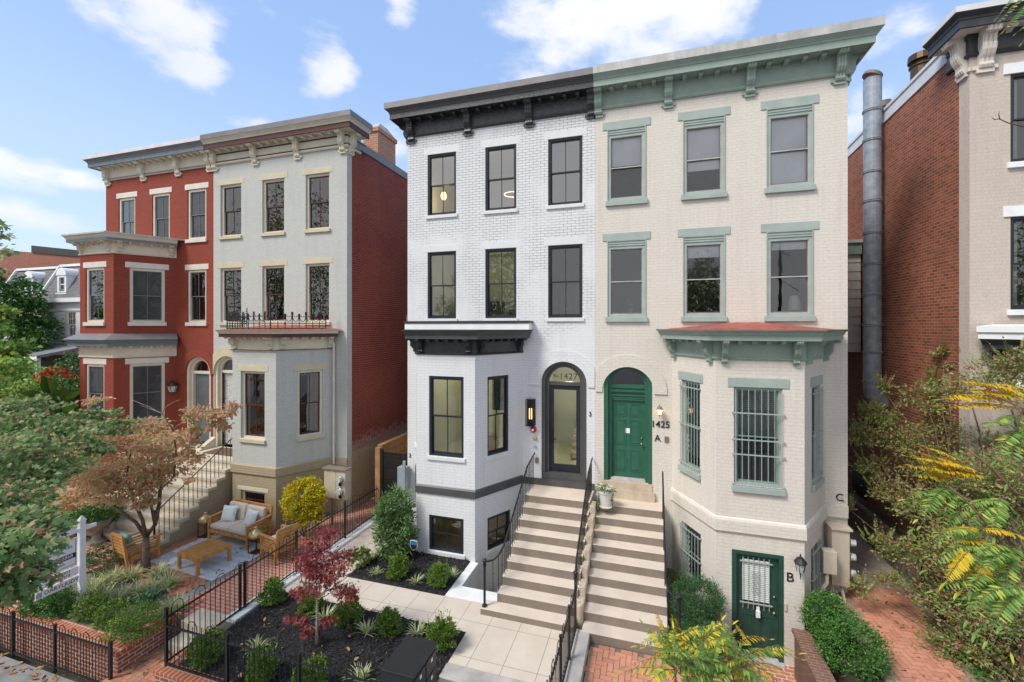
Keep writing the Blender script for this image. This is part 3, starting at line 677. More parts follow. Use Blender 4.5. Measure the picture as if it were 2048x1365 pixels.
def front_wall(house, x0, x1, z0, z1, wins, mat, archs=(), bay=None, name='wall'):
    fr = Frame(0, YF, 0); H = [w for w in wins if w[3] <= z1 + .01 and w[2] >= z0 - .01]
    m = MB(fr)
    holes = list(H); m.wall(x0, x1, z0, z1, holes, .13, archs)
    return m.build(name, mat, house, fixn=False)
def bay_walls(house, frames, z0, z1, holes3, mat, name='bay_wall', depth=.12):
    m = MB()
    for (fr, L), hs in zip(frames, holes3):
        m.fr = fr; m.wall(0, L, z0, z1, hs, depth)
    return m.build(name, mat, house, fixn=False)
FR0 = Frame(0, YF, 0)
W3, W2 = (10.36, 12.2), (7.26, 9.26)
LW1 = (3.62, 5.70)

# ------------------------------------------------------------------ white house, number 1427
wh = thing('white_house', 'white painted brick row house with a charcoal cornice and black framed windows', 'house', (-4.25, 12, 1))
x0, x1 = -7.09, -1.40
U = [(-6.41, -5.47), (-4.55, -3.61), (-2.69, -1.74)]
bj = bay_frames(-6.80, -5.935, -4.26, -3.43)
BF = bj[1][0]
front_wall(wh, x0, x1, 6.4, ZR + .1, [(a, b, *W3) for a, b in U] + [(a, b, *W2) for a, b in U], 'brick_white')
front_wall(wh, x0, x1, .6, 6.4, [(-6.7, -3.53, .9, 6.3)], 'brick_white_smooth', archs=[(-2.255, .625, 2.75, 5.455)])
body(wh, x0, x1, 24, 'brick_white')
stw = dict(frame='dark_frame', sash='dark_frame', sill='white_wall_paint', lintel='white_wall_paint', fw=.06, sw=.035, rec=.07, le=.12, lh=.2, lw=.003, sp=.045, sh=.10, pane='pane')
for i, (a, b) in enumerate(U):
    s3 = dict(stw, pane=('pane', 'pane_sky') if i == 0 else ('pane_sky', 'pane_sky'))
    window(wh, FR0, a, b, *W3, s3); window(wh, FR0, a, b, *W2, dict(stw, pane=('pane', 'pane')))
bayw = [[(.50, .95, 3.62, 5.70), ], [(.37, 1.36, 3.62, 5.72), (.37, 1.36, 1.14, 2.06)], [(.42, 1.18, 3.62, 5.70), (.42, 1.25, 1.14, 2.0)]]
bay_walls(wh, bj, .0, 6.5, bayw, 'brick_white_smooth')
window(wh, BF, .37, 1.36, 3.62, 5.72, dict(stw, lintel=None, rec=.06)); window(wh, BF, .37, 1.36, 1.14, 2.06, dict(stw, lintel=None, rec=.06))
window(wh, bj[2][0], .42, 1.18, 3.62, 5.70, dict(stw, lintel=None, rec=.06)); window(wh, bj[2][0], .42, 1.25, 1.14, 2.0, dict(stw, lintel=None, rec=.06))
window(wh, bj[0][0], .50, .95, 3.62, 5.70, dict(stw, lintel=None, rec=.06, cols=1))
bpath = [(-6.80, 12), (-5.935, 10.5), (-4.26, 10.5), (-3.43, 12)]
sweep(MB(), bpath, [(0, 2.62), (.035, 2.62), (.035, 2.80), (.0, 2.84)]).build('string_course', 'charcoal', wh)
MB().box(-3.46, -1.42, 11.96, 12.05, 2.625, 2.80).build('door_plinth', 'charcoal', wh)
bay_cornice(wh, bpath, bj, 6.70, ('black_trim', 'charcoal', 'black_trim'), None)
m = MB(); m.slab([(-7.05, 11.98), (-6.12, 10.16), (-4.07, 10.16), (-3.14, 11.98)], 6.91, 6.935)
m.build('bay_roof', 'black_trim', wh)
MB().box(-6.95, -3.13, 11.6, 11.97, 6.936, 7.11).build('bay_roof_skirt', 'white_paint', wh)
MB().box(-6.97, -3.11, 11.58, 11.99, 7.112, 7.18).build('flashing', 'black_trim', wh)
cornice(wh, [(x0, 13.0), (x0, 12), (x1 - .002, 12)], FR0, [-6.94, -5.07, -3.22, -1.50], ('black_cornice', 'black_trim', 'black_cornice', 'charcoal', 'black_cornice'), ends=[(Frame(x0, 13, -math.pi / 2), .85)])
MB().box(-6.72, -6.66, 11.86, 11.92, 2.0, 6.5).build('downpipe', 'black_trim', wh)
# arched brick hood in low relief
m = MB(FR0); m.ring(-2.255, 5.40, .66, .98, 0, .03, 5.38, clip=(-9, -1.41)); m.build('arch_hood', 'brick_white_smooth', wh)
ds = arch_door(wh, -2.255, 5.46, .625, 2.80, 'charcoal', 'glass', 3.0)
text('1427', 'transom_number', .24, (-2.16, 12.185, 5.63), 0, 'black_trim', ds, ext=.004, font_scale=1.1); text('No', 'transom_number', .13, (-2.50, 12.185, 5.64), 0, 'black_trim', ds, ext=.004)
d = MB(FR0); a, b, c, e = -2.68, -1.83, 2.98, 5.38
d.box(a, a + .11, -.24, -.19, c, e).box(b - .11, b, -.24, -.19, c, e).box(a + .11, b - .11, -.24, -.19, c, c + .2).box(a + .11, b - .11, -.24, -.19, e - .12, e)
dr = d.build('door', 'dark_frame', wh)
m = MB(FR0); m.face([(a + .1, -.215, c + .19), (b - .1, -.215, c + .19), (b - .1, -.215, e - .11), (a + .1, -.215, e - .11)]); m.build('pane', 'pane', dr, fixn=False)
m = MB(FR0); m.box(a + .03, a + .08, -.19, -.17, 3.75, 4.15).tube([(a + .055, -.15, 3.88), (a + .19, -.14, 3.88)], .013); m.build('handle', 'iron', dr)
MB(FR0).box(-2.85, -1.66, -.30, -.02, 2.80, 2.97).build('door_sill', 'charcoal', wh)
# rooms behind the glass
m = MB()
def room(m, xa, xb, ya, yb, za, zb):
    m.face([(xa, yb, za), (xb, yb, za), (xb, yb, zb), (xa, yb, zb)]); m.face([(xa, ya, za), (xa, yb, za), (xa, yb, zb), (xa, ya, zb)])
    m.face([(xb, ya, za), (xb, yb, za), (xb, yb, zb), (xb, ya, zb)]); m.face([(xa, ya, za), (xb, ya, za), (xb, yb, za), (xa, yb, za)]); m.face([(xa, ya, zb), (xb, ya, zb), (xb, yb, zb), (xa, yb, zb)])
room(m, -6.9, -3.15, 12.2, 15.6, 6.5, 9.6); room(m, -6.9, -3.15, 12.2, 15.6, 9.7, 12.7); room(m, -3.05, -1.5, 12.35, 15.6, 6.5, 9.6); room(m, -3.05, -1.5, 12.35, 15.6, 9.7, 12.7)
room(m, -6.7, -3.5, 12.1, 15.6, 2.9, 6.2); room(m, -3.2, -1.5, 12.35, 15.6, 2.9, 6.2); room(m, -6.7, -3.5, 12.1, 15.6, .4, 2.7)
inn = m.build('interior', 'interior_cream', wh, fixn=False)
m = MB()
for k in range(7): m.box(-2.35, -1.55, 13.6 + k * .26, 15.5, 2.95 + k * .18, 3.13 + k * .18)
m.build('staircase', 'stone_tan', inn)
m = MB()
m.box(-6.55, -5.0, 14.4, 15.2, 7.0, 7.9); m.box(-4.6, -3.3, 14.4, 15.0, 6.6, 7.6); m.build('cabinet', 'door_dark_green', inn)
m = MB(); m.tube([(-2.15, 12.8, 6.6), (-1.98, 12.8, 8.3)], .03); m.tube([(-2.35, 12.8, 7.55), (-1.9, 12.8, 7.6)], .03); m.build('chair_frame', 'wood_new', inn)
MB().box(-4.55, -4.1, 12.6, 12.64, 4.5, 5.6).build('picture', 'interior_dark', inn); MB().ball((-4.55, 12.0, 3.65), .42, 12, (1, 1, .8)).build('armchair', 'cushion', inn, smooth=True)
def lamp(name, loc, power, col=(1, .72, .42), r=.08):
    l = bpy.data.lights.new(name, 'POINT'); l.energy = power; l.color = col; l.shadow_soft_size = r; o = bpy.data.objects.new(name, l); COL.objects.link(o); o.location = loc; return o
pg = tag(MB().ball((-6.24, 12.75, 11.16), .09, 12, (1, 1, 1.5)).build('pendant_lamp', 'bulb_warm', None, smooth=True), 'small glowing globe pendant in the top left window of the white house', 'lamp'); lamp('pendant_glow', (-6.24, 12.95, 11.16), 12)
m = MB(); m.tube([(-3.97 + .28 * math.cos(k * math.pi / 12), 12.9 + .28 * math.sin(k * math.pi / 12), 11.05) for k in range(25)], .014, 6, cap=False)
tag(m.build('ring_lamp', 'ring_warm', None, smooth=True), 'glowing ring pendant in the middle top window of the white house', 'lamp'); lamp('ring_glow', (-3.97, 13.4, 11.4), 5)
lamp('room_light_parlour', (-5.2, 13.6, 5.9), 24, (1, .84, .62)); lamp('room_light_hall', (-2.3, 13.2, 5.6), 26, (1, .84, .62)); lamp('room_light_second', (-5.2, 13.8, 9.2), 10, (1, .84, .62)); lamp('room_light_basement', (-5.0, 13, 2.4), 6)

# ------------------------------------------------------------------ cream house, number 1425
cr = thing('cream_house', 'cream painted brick row house with a sage green cornice and green arched door', 'house', (1.5, 12, 1))
x0, x1 = -1.398, 4.34
U = [(-1.08, -.10), (.80, 1.77), (2.68, 3.65)]
bj = bay_frames(.54, 1.375, 3.045, 3.90); BF = bj[1][0]
front_wall(cr, x0, x1, .6, ZR + .1, [(a, b, 10.34, 12.24) for a, b in U] + [(a, b, 7.27, 9.29) for a, b in U] + [(.64, 3.8, .9, 6.3)], 'brick_cream', archs=[(-.555, .615, 2.62, 5.45)])
body(cr, x0, x1, 24, 'brick_cream')
stc = dict(frame='sage_grey', sash='brown_grey', sill='sage_grey', lintel='sage_grey', fw=.085, sw=.03, rec=.03, le=.12, lh=.2, lw=.02, head=.14, mold=1, cols=1, storm='metal_cap_pale', sh=.13, se=.045, sp=.07)
bl3 = [dict(blind=.46, pane=('pane_screen', 'pane_screen')), dict(blind=.66, pane=('pane_screen', 'pane_screen')), dict(blind=1.0, pane=('pane_screen', 'pane_screen'))]
for (a, b), q in zip(U, bl3): window(cr, FR0, a, b, 10.34, 12.24, dict(stc, **q))
bl2 = [dict(pane=('pane', 'pane')), dict(blind=.18, bmat='shade_grey', pane=('pane', 'pane_screen')), dict(blind=.12, pane=('pane', 'pane_screen'))]
for (a, b), q in zip(U, bl2): window(cr, FR0, a, b, 7.27, 9.29, dict(stc, **q))
stb = dict(stc, rec=.09, storm=None, head=0, mold=None, sash='sage_dark', pane='pane_dark', fw=.06)
hb = [[(.42, 1.15, 3.62, 5.72), (.42, 1.18, .95, 2.25)], [(.35, 1.27, 3.62, 5.72), (.31, 1.29, -.05, 2.23)], [(.55, 1.28, 3.62, 5.72), (.50, 1.28, .95, 2.25)]]
bay_walls(cr, bj, -.3, 6.6, hb, 'brick_cream')
window(cr, BF, .35, 1.27, 3.62, 5.72, dict(stb, bars=7, barz=(.02, .32, .47, .74), lh=.2, bkind='slat', blind=.5, bmat='shade_grey', barmat='sage_grey'))
window(cr, bj[0][0], .42, 1.15, 3.62, 5.72, dict(stb, bars=6, scroll=(.30, .72), blind=.9, bkind='slat', bmat='shade_grey'))
window(cr, bj[2][0], .55, 1.28, 3.62, 5.72, dict(stb, bars=6, scroll=(.30, .72)))
window(cr, bj[0][0], .42, 1.18, .95, 2.25, dict(stb, bars=6, scroll=(.3, .7), lintel=None, blind=.8, bkind='slat'))
window(cr, bj[2][0], .50, 1.28, .95, 2.25, dict(stb, bars=6, scroll=(.3, .7), lintel=None))
bpath = [(.54, 12), (1.375, 10.5), (3.045, 10.5), (3.90, 12)]
sweep(MB(), bpath, [(0, 2.62), (.05, 2.62), (.05, 2.84), (.03, 2.90), (.0, 2.92)]).build('string_course', 'brick_cream', cr)
MB().box(3.90, 4.338, 11.95, 12.02, 2.62, 2.9).build('string_course', 'brick_cream', cr)
bay_cornice(cr, bpath, bj, 6.72, ('sage', 'sage', 'sage'), None, h=.50, proj=.34)
m = MB(); o = .44; m.hexa([(.22, 11.98, 6.93), (1.14, 10.07, 6.93), (3.28, 10.07, 6.93), (4.22, 11.98, 6.93)], [(.5, 11.97, 6.97), (2.0, 11.9, 7.12), (2.5, 11.9, 7.12), (3.95, 11.97, 6.97)]); m.build('bay_roof', 'copper_red', cr)
sweep(MB(), bpath, [(0, 6.90), (.45, 6.925), (.45, 6.955), (0, 6.95)]).build('drip_edge', 'brown_grey', cr)
cornice(cr, [(x0, 12), (x1, 12), (x1, 13.0)], FR0, [-1.31, .45, 2.32, 4.17], ('sage', 'sage', 'sage', 'sage', 'sage'), ends=[(Frame(x1, 12, math.pi / 2), .16)], cap='metal_cap_pale', capz=.2)
m = MB(FR0); m.ring(-.555, 5.30, .66, .98, 0, .035, 5.28, clip=(-1.39, 9)); m.build('arch_hood', 'brick_cream', cr)
ds = arch_door(cr, -.555, 5.45, .615, 2.75, 'door_green', 'panel', 3.0)
m = MB(FR0)
for k, (z, h) in enumerate(((5.28, .05), (5.17, .04), (5.10, .03))): m.box(-.98, -.13, -.2, -.12 - .02 * k, z, z + h)
m.box(-.98, -.13, -.24, -.17, 5.05, 5.38); m.build('transom_bar', 'door_green', ds)
def panel_door(parent, fr, a, b, c, e, mat, cols, rows, w=-.22, name='door'):
    m = MB(fr); m.box(a, b, w - .03, w, c, e)
    d = m.build(name, mat, parent)
    pw = (b - a - .1 * (cols + 1)) / cols
    m = MB(fr)
    for q in range(cols):
        ua = a + .1 + q * (pw + .1)
        for (z0_, z1_) in rows:
            t = .018
            m.box(ua, ua + pw, w, w + .012, z0_, z0_ + t).box(ua, ua + pw, w, w + .012, z1_ - t, z1_).box(ua, ua + t, w, w + .012, z0_ + t, z1_ - t).box(ua + pw - t, ua + pw, w, w + .012, z0_ + t, z1_ - t)
            m.box(ua + .05, ua + pw - .05, w, w + .010, z0_ + .05, z1_ - .05)
    m.build('panel_moulding', mat, d); return d
dd = panel_door(cr, FR0, -.98, -.13, 3.0, 5.05, 'door_green', 2, [(3.15, 3.72), (3.86, 4.52), (4.62, 4.95)])
m = MB(FR0); m.ball((-.21, -.15, 3.92), .03, 8); m.ball((-.21, -.20, 4.06), .02, 8); m.build('handle', 'gold', dd, smooth=True)
MB(FR0).box(-.63, -.51, -.22, -.214, 4.17, 4.30).build('notice', 'label_white', dd)
MB(FR0).box(-1.0, -.11, -.30, -.10, 2.93, 2.99).build('threshold', 'metal_cap_pale', cr)
m = MB(FR0); m.box(-1.17, .06, -.25, .03, 2.74, 2.925).box(-1.24, .12, -.1, .09, 2.48, 2.735); m.build('door_sill', 'stone_cream', cr)
# basement door
m = MB(BF); a, b, c, e = .31, 1.29, -.05, 2.23
m.box(a, a + .09, -.12, .01, c, e).box(b - .09, b, -.12, .01, c, e).box(a + .09, b - .09, -.12, .01, e - .08, e); bs = m.build('basement_door_frame', 'door_dark_green', cr)
bd = panel_door(cr, BF, a + .09, b - .09, 0.03, e - .08, 'door_dark_green', 2, [(.14, .86)], w=-.07, name='basement_door')
m = MB(BF); m.box(a + .2, b - .24, -.07, -.062, 1.05, 2.05); wn = m.build('door_window', 'pane_dark', bd)
m = MB(BF)
for k in range(22): z = 2.03 - k * .04; m.face([(a + .21, -.058, z), (b - .25, -.058, z), (b - .25, -.052, z - .03), (a + .21, -.052, z - .03)])
m.build('blind', 'blind_white', bd, fixn=False)
m = MB(BF)
for k in range(6): u = a + .22 + k * (b - a - .48) / 5; m.tube([(u, -.02, 1.0), (u, -.02, 2.1)], .007, 5)
for z in (1.12, 2.0): m.box(a + .16, b - .2, -.03, -.01, z - .012, z + .012)
for sx in (-1, 1):
    for sz in (-.18, -.06, .06, .18): m.tube([(a + .46 + sx * (.045 + .035 * math.cos(q * .8)), -.01, 1.58 + sz + .05 * math.sin(q * .8)) for q in range(8)], .006, 4)
m.build('security_grille', 'sage_grey', bd)
m = MB(BF); m.ball((b - .17, -.03, .98), .03, 8); m.ball((b - .17, -.03, 1.32), .025, 8); m.build('handle', 'gold', bd, smooth=True)
tag(MB(BF).box(a + .46, a + .54, .0, .03, .86, 1.0).box(a + .47, a + .53, .0, .012, 1.0, 1.08).build('lock_box', 'label_white', None), 'small grey key lock box hanging on the basement door grille', 'lock box')
MB(BF).box(b + .01, b + .05, 0, .03, 1.1, 1.26).build('doorbell', 'meter_beige', cr); MB(BF).box(a - .05, b, -.1, .12, -.06, .0).build('door_sill', 'metal_cap_pale', cr)
text('B', 'unit_letter', .27, (2.78, 10.49, 1.80), 0, 'iron', cr); text('1425', 'house_number', .235, (.26, 11.985, 4.50), 0, 'iron', cr, bold=.002); text('A', 'unit_letter', .24, (.19, 11.985, 4.14), 0, 'iron', cr); text('C', 'unit_letter', .24, (4.18, 11.985, 3.07), 0, 'iron', cr)
text('3', 'unit_number', .17, (-1.53, 11.985, 4.66), 0, 'iron', wh); text('2', 'unit_number', .17, (-7.0, 11.985, 3.08), 0, 'iron', wh)
MB(FR0).box(.36, .46, 0, .03, 4.06, 4.2).build('intercom', 'brown_grey', cr)
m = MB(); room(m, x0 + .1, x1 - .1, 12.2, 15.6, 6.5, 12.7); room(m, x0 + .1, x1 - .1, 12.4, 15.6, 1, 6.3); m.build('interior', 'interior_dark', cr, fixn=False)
# bridge of pale siding over the alley, at the back of the cream house
m = MB()
for k in range(12): z = 6.2 + k * .29; m.hexa([(4.2, 16.98, z), (6.5, 16.98, z), (6.5, 17.1, z), (4.2, 17.1, z)], [(4.2, 17.0, z + .285), (6.5, 17.0, z + .285), (6.5, 17.1, z + .285), (4.2, 17.1, z + .285)])
m.box(4.2, 6.5, 17.05, 22, 6.2, 9.6)
br = m.build('side_extension', 'siding', cr)
MB().box(4.2, 6.5, 16.9, 22, 9.36, 9.72).build('fascia', 'sage_dark', br); MB().box(4.2, 6.52, 16.84, 22, 9.72, 9.82).build('gutter', 'metal_cap_pale', br)

# ------------------------------------------------------------------ grey-green house
gh = thing('grey_green_house', 'pale grey green brick row house with tan trim and an ironwork crest on its bay', 'house', (-12.1, 12, 1))
x0, x1 = -14.98, -9.29
U = [(-14.65, -13.69), (-12.75, -11.80), (-10.92, -9.96)]
bj = bay_frames(-13.16, -12.328, -10.637, -9.79); BF = bj[1][0]
front_wall(gh, x0, x1, 2.7, ZR + .1, [(a, b, 10.23, 12.06) for a, b in U] + [(a, b, 7.18, 9.1) for a, b in U] + [(-13.06, -9.89, 2.7, 6.2)], 'brick_greygreen', archs=[(-14.33, .6, 2.7, 5.43)])
front_wall(gh, x0, x1, .6, 2.7, [], 'brick_tan', name='base_wall')
body(gh, x0, x1, 24, 'brick_oxblood', strip=.24)
m = MB(); m.face([(x1, 12, .6), (x1, 12.24, .6), (x1, 12.24, 13.1), (x1, 12, 13.1)]); m.build('return_wall', 'brick_greygreen', gh, fixn=False)
MB().box(x1 - .05, x1 + .004, 12.235, 24, .6, 2.92).build('side_base', 'brick_tan', gh)
m = MB(); m.hexa([(x1 - .3, 12.3, 12.95), (x1 + .05, 12.3, 12.95), (x1 + .05, 24, 12.75), (x1 - .3, 24, 12.75)], [(x1 - .3, 12.3, 13.22), (x1 + .05, 12.3, 13.22), (x1 + .05, 24, 12.98), (x1 - .3, 24, 12.98)]); m.build('parapet_cap', 'metal_cap', gh)
stg = dict(frame='cream_trim', sash='maroon', sill='tan_trim', lintel='tan_trim', fw=.075, sw=.035, rec=.10, le=.13, lh=.19, lw=.008, se=.04, sh=.11)
for k, (a, b) in enumerate(U):
    window(gh, FR0, a, b, 10.23, 12.06, dict(stg, blind=.16, bkind='curtain', bmat='curtain')); window(gh, FR0, a, b, 7.18, 9.1, dict(stg, blind=.16, bkind='curtain', bmat='curtain'))
hb = [[], [(.33, 1.27, 3.6, 5.66)], [(.60, 1.37, 3.6, 5.66)]]
bay_walls(gh, bj, 2.74, 6.4, hb, 'brick_greygreen'); bay_walls(gh, bj, .4, 2.74, [[], [(.33, 1.27, 1.43, 2.02)], []], 'brick_tan', 'bay_base')
window(gh, BF, .33, 1.27, 3.6, 5.66, dict(stg, blind=.3, bkind='curtain', bmat='curtain')); window(gh, bj[2][0], .60, 1.37, 3.6, 5.66, dict(stg, rec=.08))
window(gh, BF, .33, 1.27, 1.43, 2.02, dict(stg, sill=None, lh=.12, meet=.5, lintel='cream_trim'))
bpath = [(-13.16, 12), (-12.328, 10.5), (-10.637, 10.5), (-9.79, 12)]
sweep(MB(), bpath, [(0, 2.55), (.05, 2.55), (.05, 2.78), (.02, 2.82), (0, 2.82)]).build('string_course', 'brick_tan', gh); MB().box(-9.79, -9.27, 11.95, 12.02, 2.55, 2.8).build('string_course', 'brick_tan', gh)
bay_cornice(gh, bpath, bj, 6.70, ('cream_trim', 'cream_trim', 'cream_trim'), None)
sweep(MB(), bpath, [(.30, 6.70), (.312, 6.70), (.312, 6.80), (.30, 6.80)]).build('maroon_band', 'maroon', gh); sweep(MB(), bpath, [(.02, 6.30), (.055, 6.30), (.055, 6.325), (.02, 6.325)]).build('maroon_band', 'maroon', gh)
m = MB(); m.hexa([(-13.5, 11.98, 6.91), (-12.6, 10.08, 6.91), (-10.4, 10.08, 6.91), (-9.42, 11.98, 6.91)], [(-13.2, 11.97, 6.96), (-12.0, 11.6, 7.08), (-10.9, 11.6, 7.08), (-9.7, 11.97, 6.96)]); m.build('bay_roof', 'copper_red', gh)
cornice(gh, [(x0 + .002, 12), (x1, 12), (x1, 12.65)], FR0, [-14.88, -13.03, -11.22, -9.43], ('cream_trim', 'cream_trim', 'maroon', 'cream_trim', 'cream_trim'), ends=[(Frame(x1, 12, math.pi / 2), .16)])
sweep(MB(), [(x0, 12), (x1, 12), (x1, 12.9)], [(.03, 12.87), (.08, 12.87), (.08, 12.90), (.03, 12.90)]).build('maroon_band', 'maroon', gh); sweep(MB(), [(x0, 12), (x1, 12), (x1, 12.9)], [(.03, 13.14), (.066, 13.14), (.066, 13.17), (.03, 13.17)]).build('maroon_band', 'maroon', gh)
m = MB(); m.box(-9.95, -9.33, 13.75, 14.9, 12.6, 14.05); ch = m.build('chimney', 'brick_chimney', gh)
MB().box(-10.0, -9.28, 13.7, 14.95, 14.05, 14.2).build('chimney_corbel', 'brick_chimney', ch); MB().hexa([(-9.98, 13.75, 14.2), (-9.3, 13.75, 14.2), (-9.3, 14.9, 14.2), (-9.98, 14.9, 14.2)], [(-9.8, 14.1, 14.5), (-9.48, 14.1, 14.5), (-9.48, 14.55, 14.5), (-9.8, 14.55, 14.5)]).build('chimney_cap', 'chimney_pot', ch)
m = MB(); m.tube([(-9.72, 11.9, 6.5), (-9.72, 11.9, 2.6)], .035, 8); m.build('downpipe', 'white_trim', gh)
m = MB(FR0); m.ring(-14.33, 5.36, .62, .94, 0, .037, 5.34, clip=(-14.97, 0)); m.build('arch_hood', 'tan_trim', gh)
ds = arch_door(gh, -14.33, 5.43, .6, 2.7, 'cream_trim', 'panel', 2.9)
panel_door(gh, FR0, -14.72, -13.94, 2.78, 5.38, 'meter_glass', 1, [(2.95, 3.7), (3.85, 5.2)])
m = MB(FR0); m.box(-14.74, -14.71, -.2, -.14, 2.76, 5.38).box(-13.95, -13.92, -.2, -.14, 2.76, 5.38); m.build('door_jamb', 'maroon', gh)
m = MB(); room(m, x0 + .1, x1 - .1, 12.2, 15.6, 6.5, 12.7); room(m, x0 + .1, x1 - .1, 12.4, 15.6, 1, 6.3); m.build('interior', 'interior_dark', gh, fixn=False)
# ironwork crest on the bay roof
crest = thing('iron_crest', 'black wrought iron cresting with finials standing on the grey green bay roof', 'iron crest', (-11.5, 10.5, 6.95))
CP = [(-13.1, 11.7), (-12.33, 10.32), (-10.66, 10.32), (-9.86, 11.7)]
m = MB(); post = MB()
for (ax, ay), (bx, by) in zip(CP, CP[1:]):
    L = math.hypot(bx - ax, by - ay); fr = Frame(ax, ay, math.atan2(by - ay, bx - ax)); m.fr = fr; n = max(3, round(L / .21)); s = L / n
    m.tube([(0, 0, 6.97), (L, 0, 6.97)], .012, 5); m.tube([(0, 0, 7.12), (L, 0, 7.12)], .012, 5)
    for k in range(n + 1):
        u = k * s
        if 0 < k < n:
            hh = 7.42 if k % 2 else 7.36
            m.tube([(u, 0, 6.93), (u, 0, hh)], .012, 5); m.prism([(-.006, hh - .06), (.006, hh - .06), (.006, hh - .02), (0, hh + .05), (-.006, hh - .02)], u - .032, u + .032)
            m.tube([(u - .03, 0, hh - .08), (u + .03, 0, hh - .08)], .009, 4)
        if k < n:
            m.tube([(u + s * .5 + s * .42 * math.cos(t), 0, 7.30 + .12 * math.sin(t)) for t in [math.pi * (1 + q / 8) for q in range(9)]], .011, 4)
            for sd in (-1, 1): m.tube([(u + s * .5 + sd * (s * .42 - .035 * (1 - math.cos(t))), 0, 7.30 + .045 * math.sin(t)) for t in [q * .6 for q in range(6)]], .011, 4)
m.fr = None; m.build('scroll_panel', 'iron', crest)
for (x, y) in CP:
    p = MB(); p.tube([(x, y, 6.93), (x, y, 7.46)], .018, 6)
    for zz, rr in ((7.46, .05), (7.53, .035), (7.60, .02)):
        for q in range(6): a = q * math.pi / 3; p.tube([(x, y, zz), (x + rr * math.cos(a), y + rr * math.sin(a), zz + .035)], .016, 4, r2=.005)
    p.tube([(x, y, 7.46), (x, y, 7.70)], .012, 5, r2=.002); p.build('finial', 'iron', crest)

# ------------------------------------------------------------------ red house
rh = thing('red_house', 'red painted brick row house with a two storey bay and cream brackets', 'house', (-17.8, 12, 1))
x0, x1 = -20.65, -14.982
U = [(-19.92, -19.0), (-18.08, -17.16), (-16.25, -15.33)]
bj = bay_frames(-20.32, -19.43, -17.687, -16.80); BF = bj[1][0]
front_wall(rh, x0, x1, .6, ZR + .1, [(a, b, 10.22, 12.05) for a, b in U] + [(U[2][0], U[2][1], 7.18, 9.1), (-20.2, -16.9, 1.0, 9.6)], 'brick_red_paint', archs=[(-15.72, .6, 2.7, 5.36)])
body(rh, x0, x1, 24, 'brick_red_paint')
str_ = dict(frame='pale_trim', sash='blue_grey', sill='white_trim', lintel='white_trim', fw=.085, sw=.03, rec=.07, le=.12, lh=.2, lw=.012, se=.05, sh=.13)
for k, (a, b) in enumerate(U): window(rh, FR0, a, b, 10.22, 12.05, dict(str_, blind=(.9, 1.0, 1.0)[k], bkind='slat' if k == 0 else 'curtain', bmat='blind_white' if k == 0 else 'curtain', pane='pane' if k == 0 else 'pane_mesh'))
window(rh, FR0, U[2][0], U[2][1], 7.18, 9.1, dict(str_))
Lc = bj[2][1]
hb = [[], [(.30, 1.27, 3.62, 5.70), (.30, 1.27, 7.18, 9.1)], [(.42, 1.40, 3.62, 5.70), (.42, 1.40, 7.18, 9.1)]]
bay_walls(rh, bj, .6, 9.8, hb, 'brick_red_paint')
for z in ((3.62, 5.70), (7.18, 9.1)):
    window(rh, BF, .30, 1.27, *z, dict(str_, pane='pane' if z[0] > 5 else 'pane_mesh')); window(rh, bj[2][0], .42, 1.40, *z, dict(str_, pane='pane_mesh'))
bpath = [(-20.32, 12), (-19.43, 10.5), (-17.687, 10.5), (-16.80, 12)]
bay_cornice(rh, bpath, bj, 9.98, ('pale_trim', 'pale_trim', 'pale_trim'), None); sweep(MB(), bpath, [(.30, 9.98), (.312, 9.98), (.312, 10.06), (.30, 10.06)]).build('blue_band', 'blue_grey', rh)
MB().slab([(-20.75, 11.98), (-19.66, 10.08), (-17.45, 10.08), (-16.36, 11.98)], 10.19, 10.24).build('bay_roof', 'metal_cap_pale', rh)
c = bay_cornice(rh, bpath, bj, 6.35, ('pale_trim', 'blue_grey', 'pale_trim'), None, brk=False, proj=.28)
for fr, L in bj:
    for q in range(6): m = MB(fr); small_bracket(m, L * (q + .6) / 6.2, 6.348, .2, .08); m.build('modillion', 'pale_trim', c)
sweep(MB(), bpath, [(.0, 6.56), (.385, 6.56), (.385, 6.58), (.03, 6.78), (0, 6.78)]).build('skirt_roof', 'metal_cap', rh)
cornice(rh, [(x0, 13), (x0, 12), (x1, 12)], FR0, [-20.5, -18.5, -16.68, -15.12], ('pale_trim', 'pale_trim', 'blue_grey', 'metal_cap', 'cream_trim'), cap='metal_cap_white', capz=.14)
sweep(MB(), [(x0, 12.9), (x0, 12), (x1, 12)], [(.03, 12.82), (.085, 12.82), (.085, 12.86), (.03, 12.86)]).build('blue_band', 'blue_grey', rh)
m = MB(FR0); m.ring(-15.72, 5.30, .62, .94, 0, .032, 5.28, clip=(-40, -14.99)); m.build('arch_hood', 'brick_red_paint', rh)
ds = arch_door(rh, -15.72, 5.36, .6, 2.7, 'pale_trim', 'panel', 2.9)
panel_door(rh, FR0, -16.11, -15.33, 2.78, 5.3, 'blue_grey', 1, [(2.95, 3.7), (3.85, 5.15)])
m = MB(FR0); m.box(-15.99, -15.45, -.215, -.2, 3.95, 5.05); m.build('door_window', 'screen_grey', rh)
m = MB(); room(m, x0 + .1, x1 - .1, 12.2, 15.6, 6.5, 12.7); room(m, x0 + .1, x1 - .1, 12.4, 15.6, 1, 6.3); m.build('interior', 'interior_dark', rh, fixn=False)

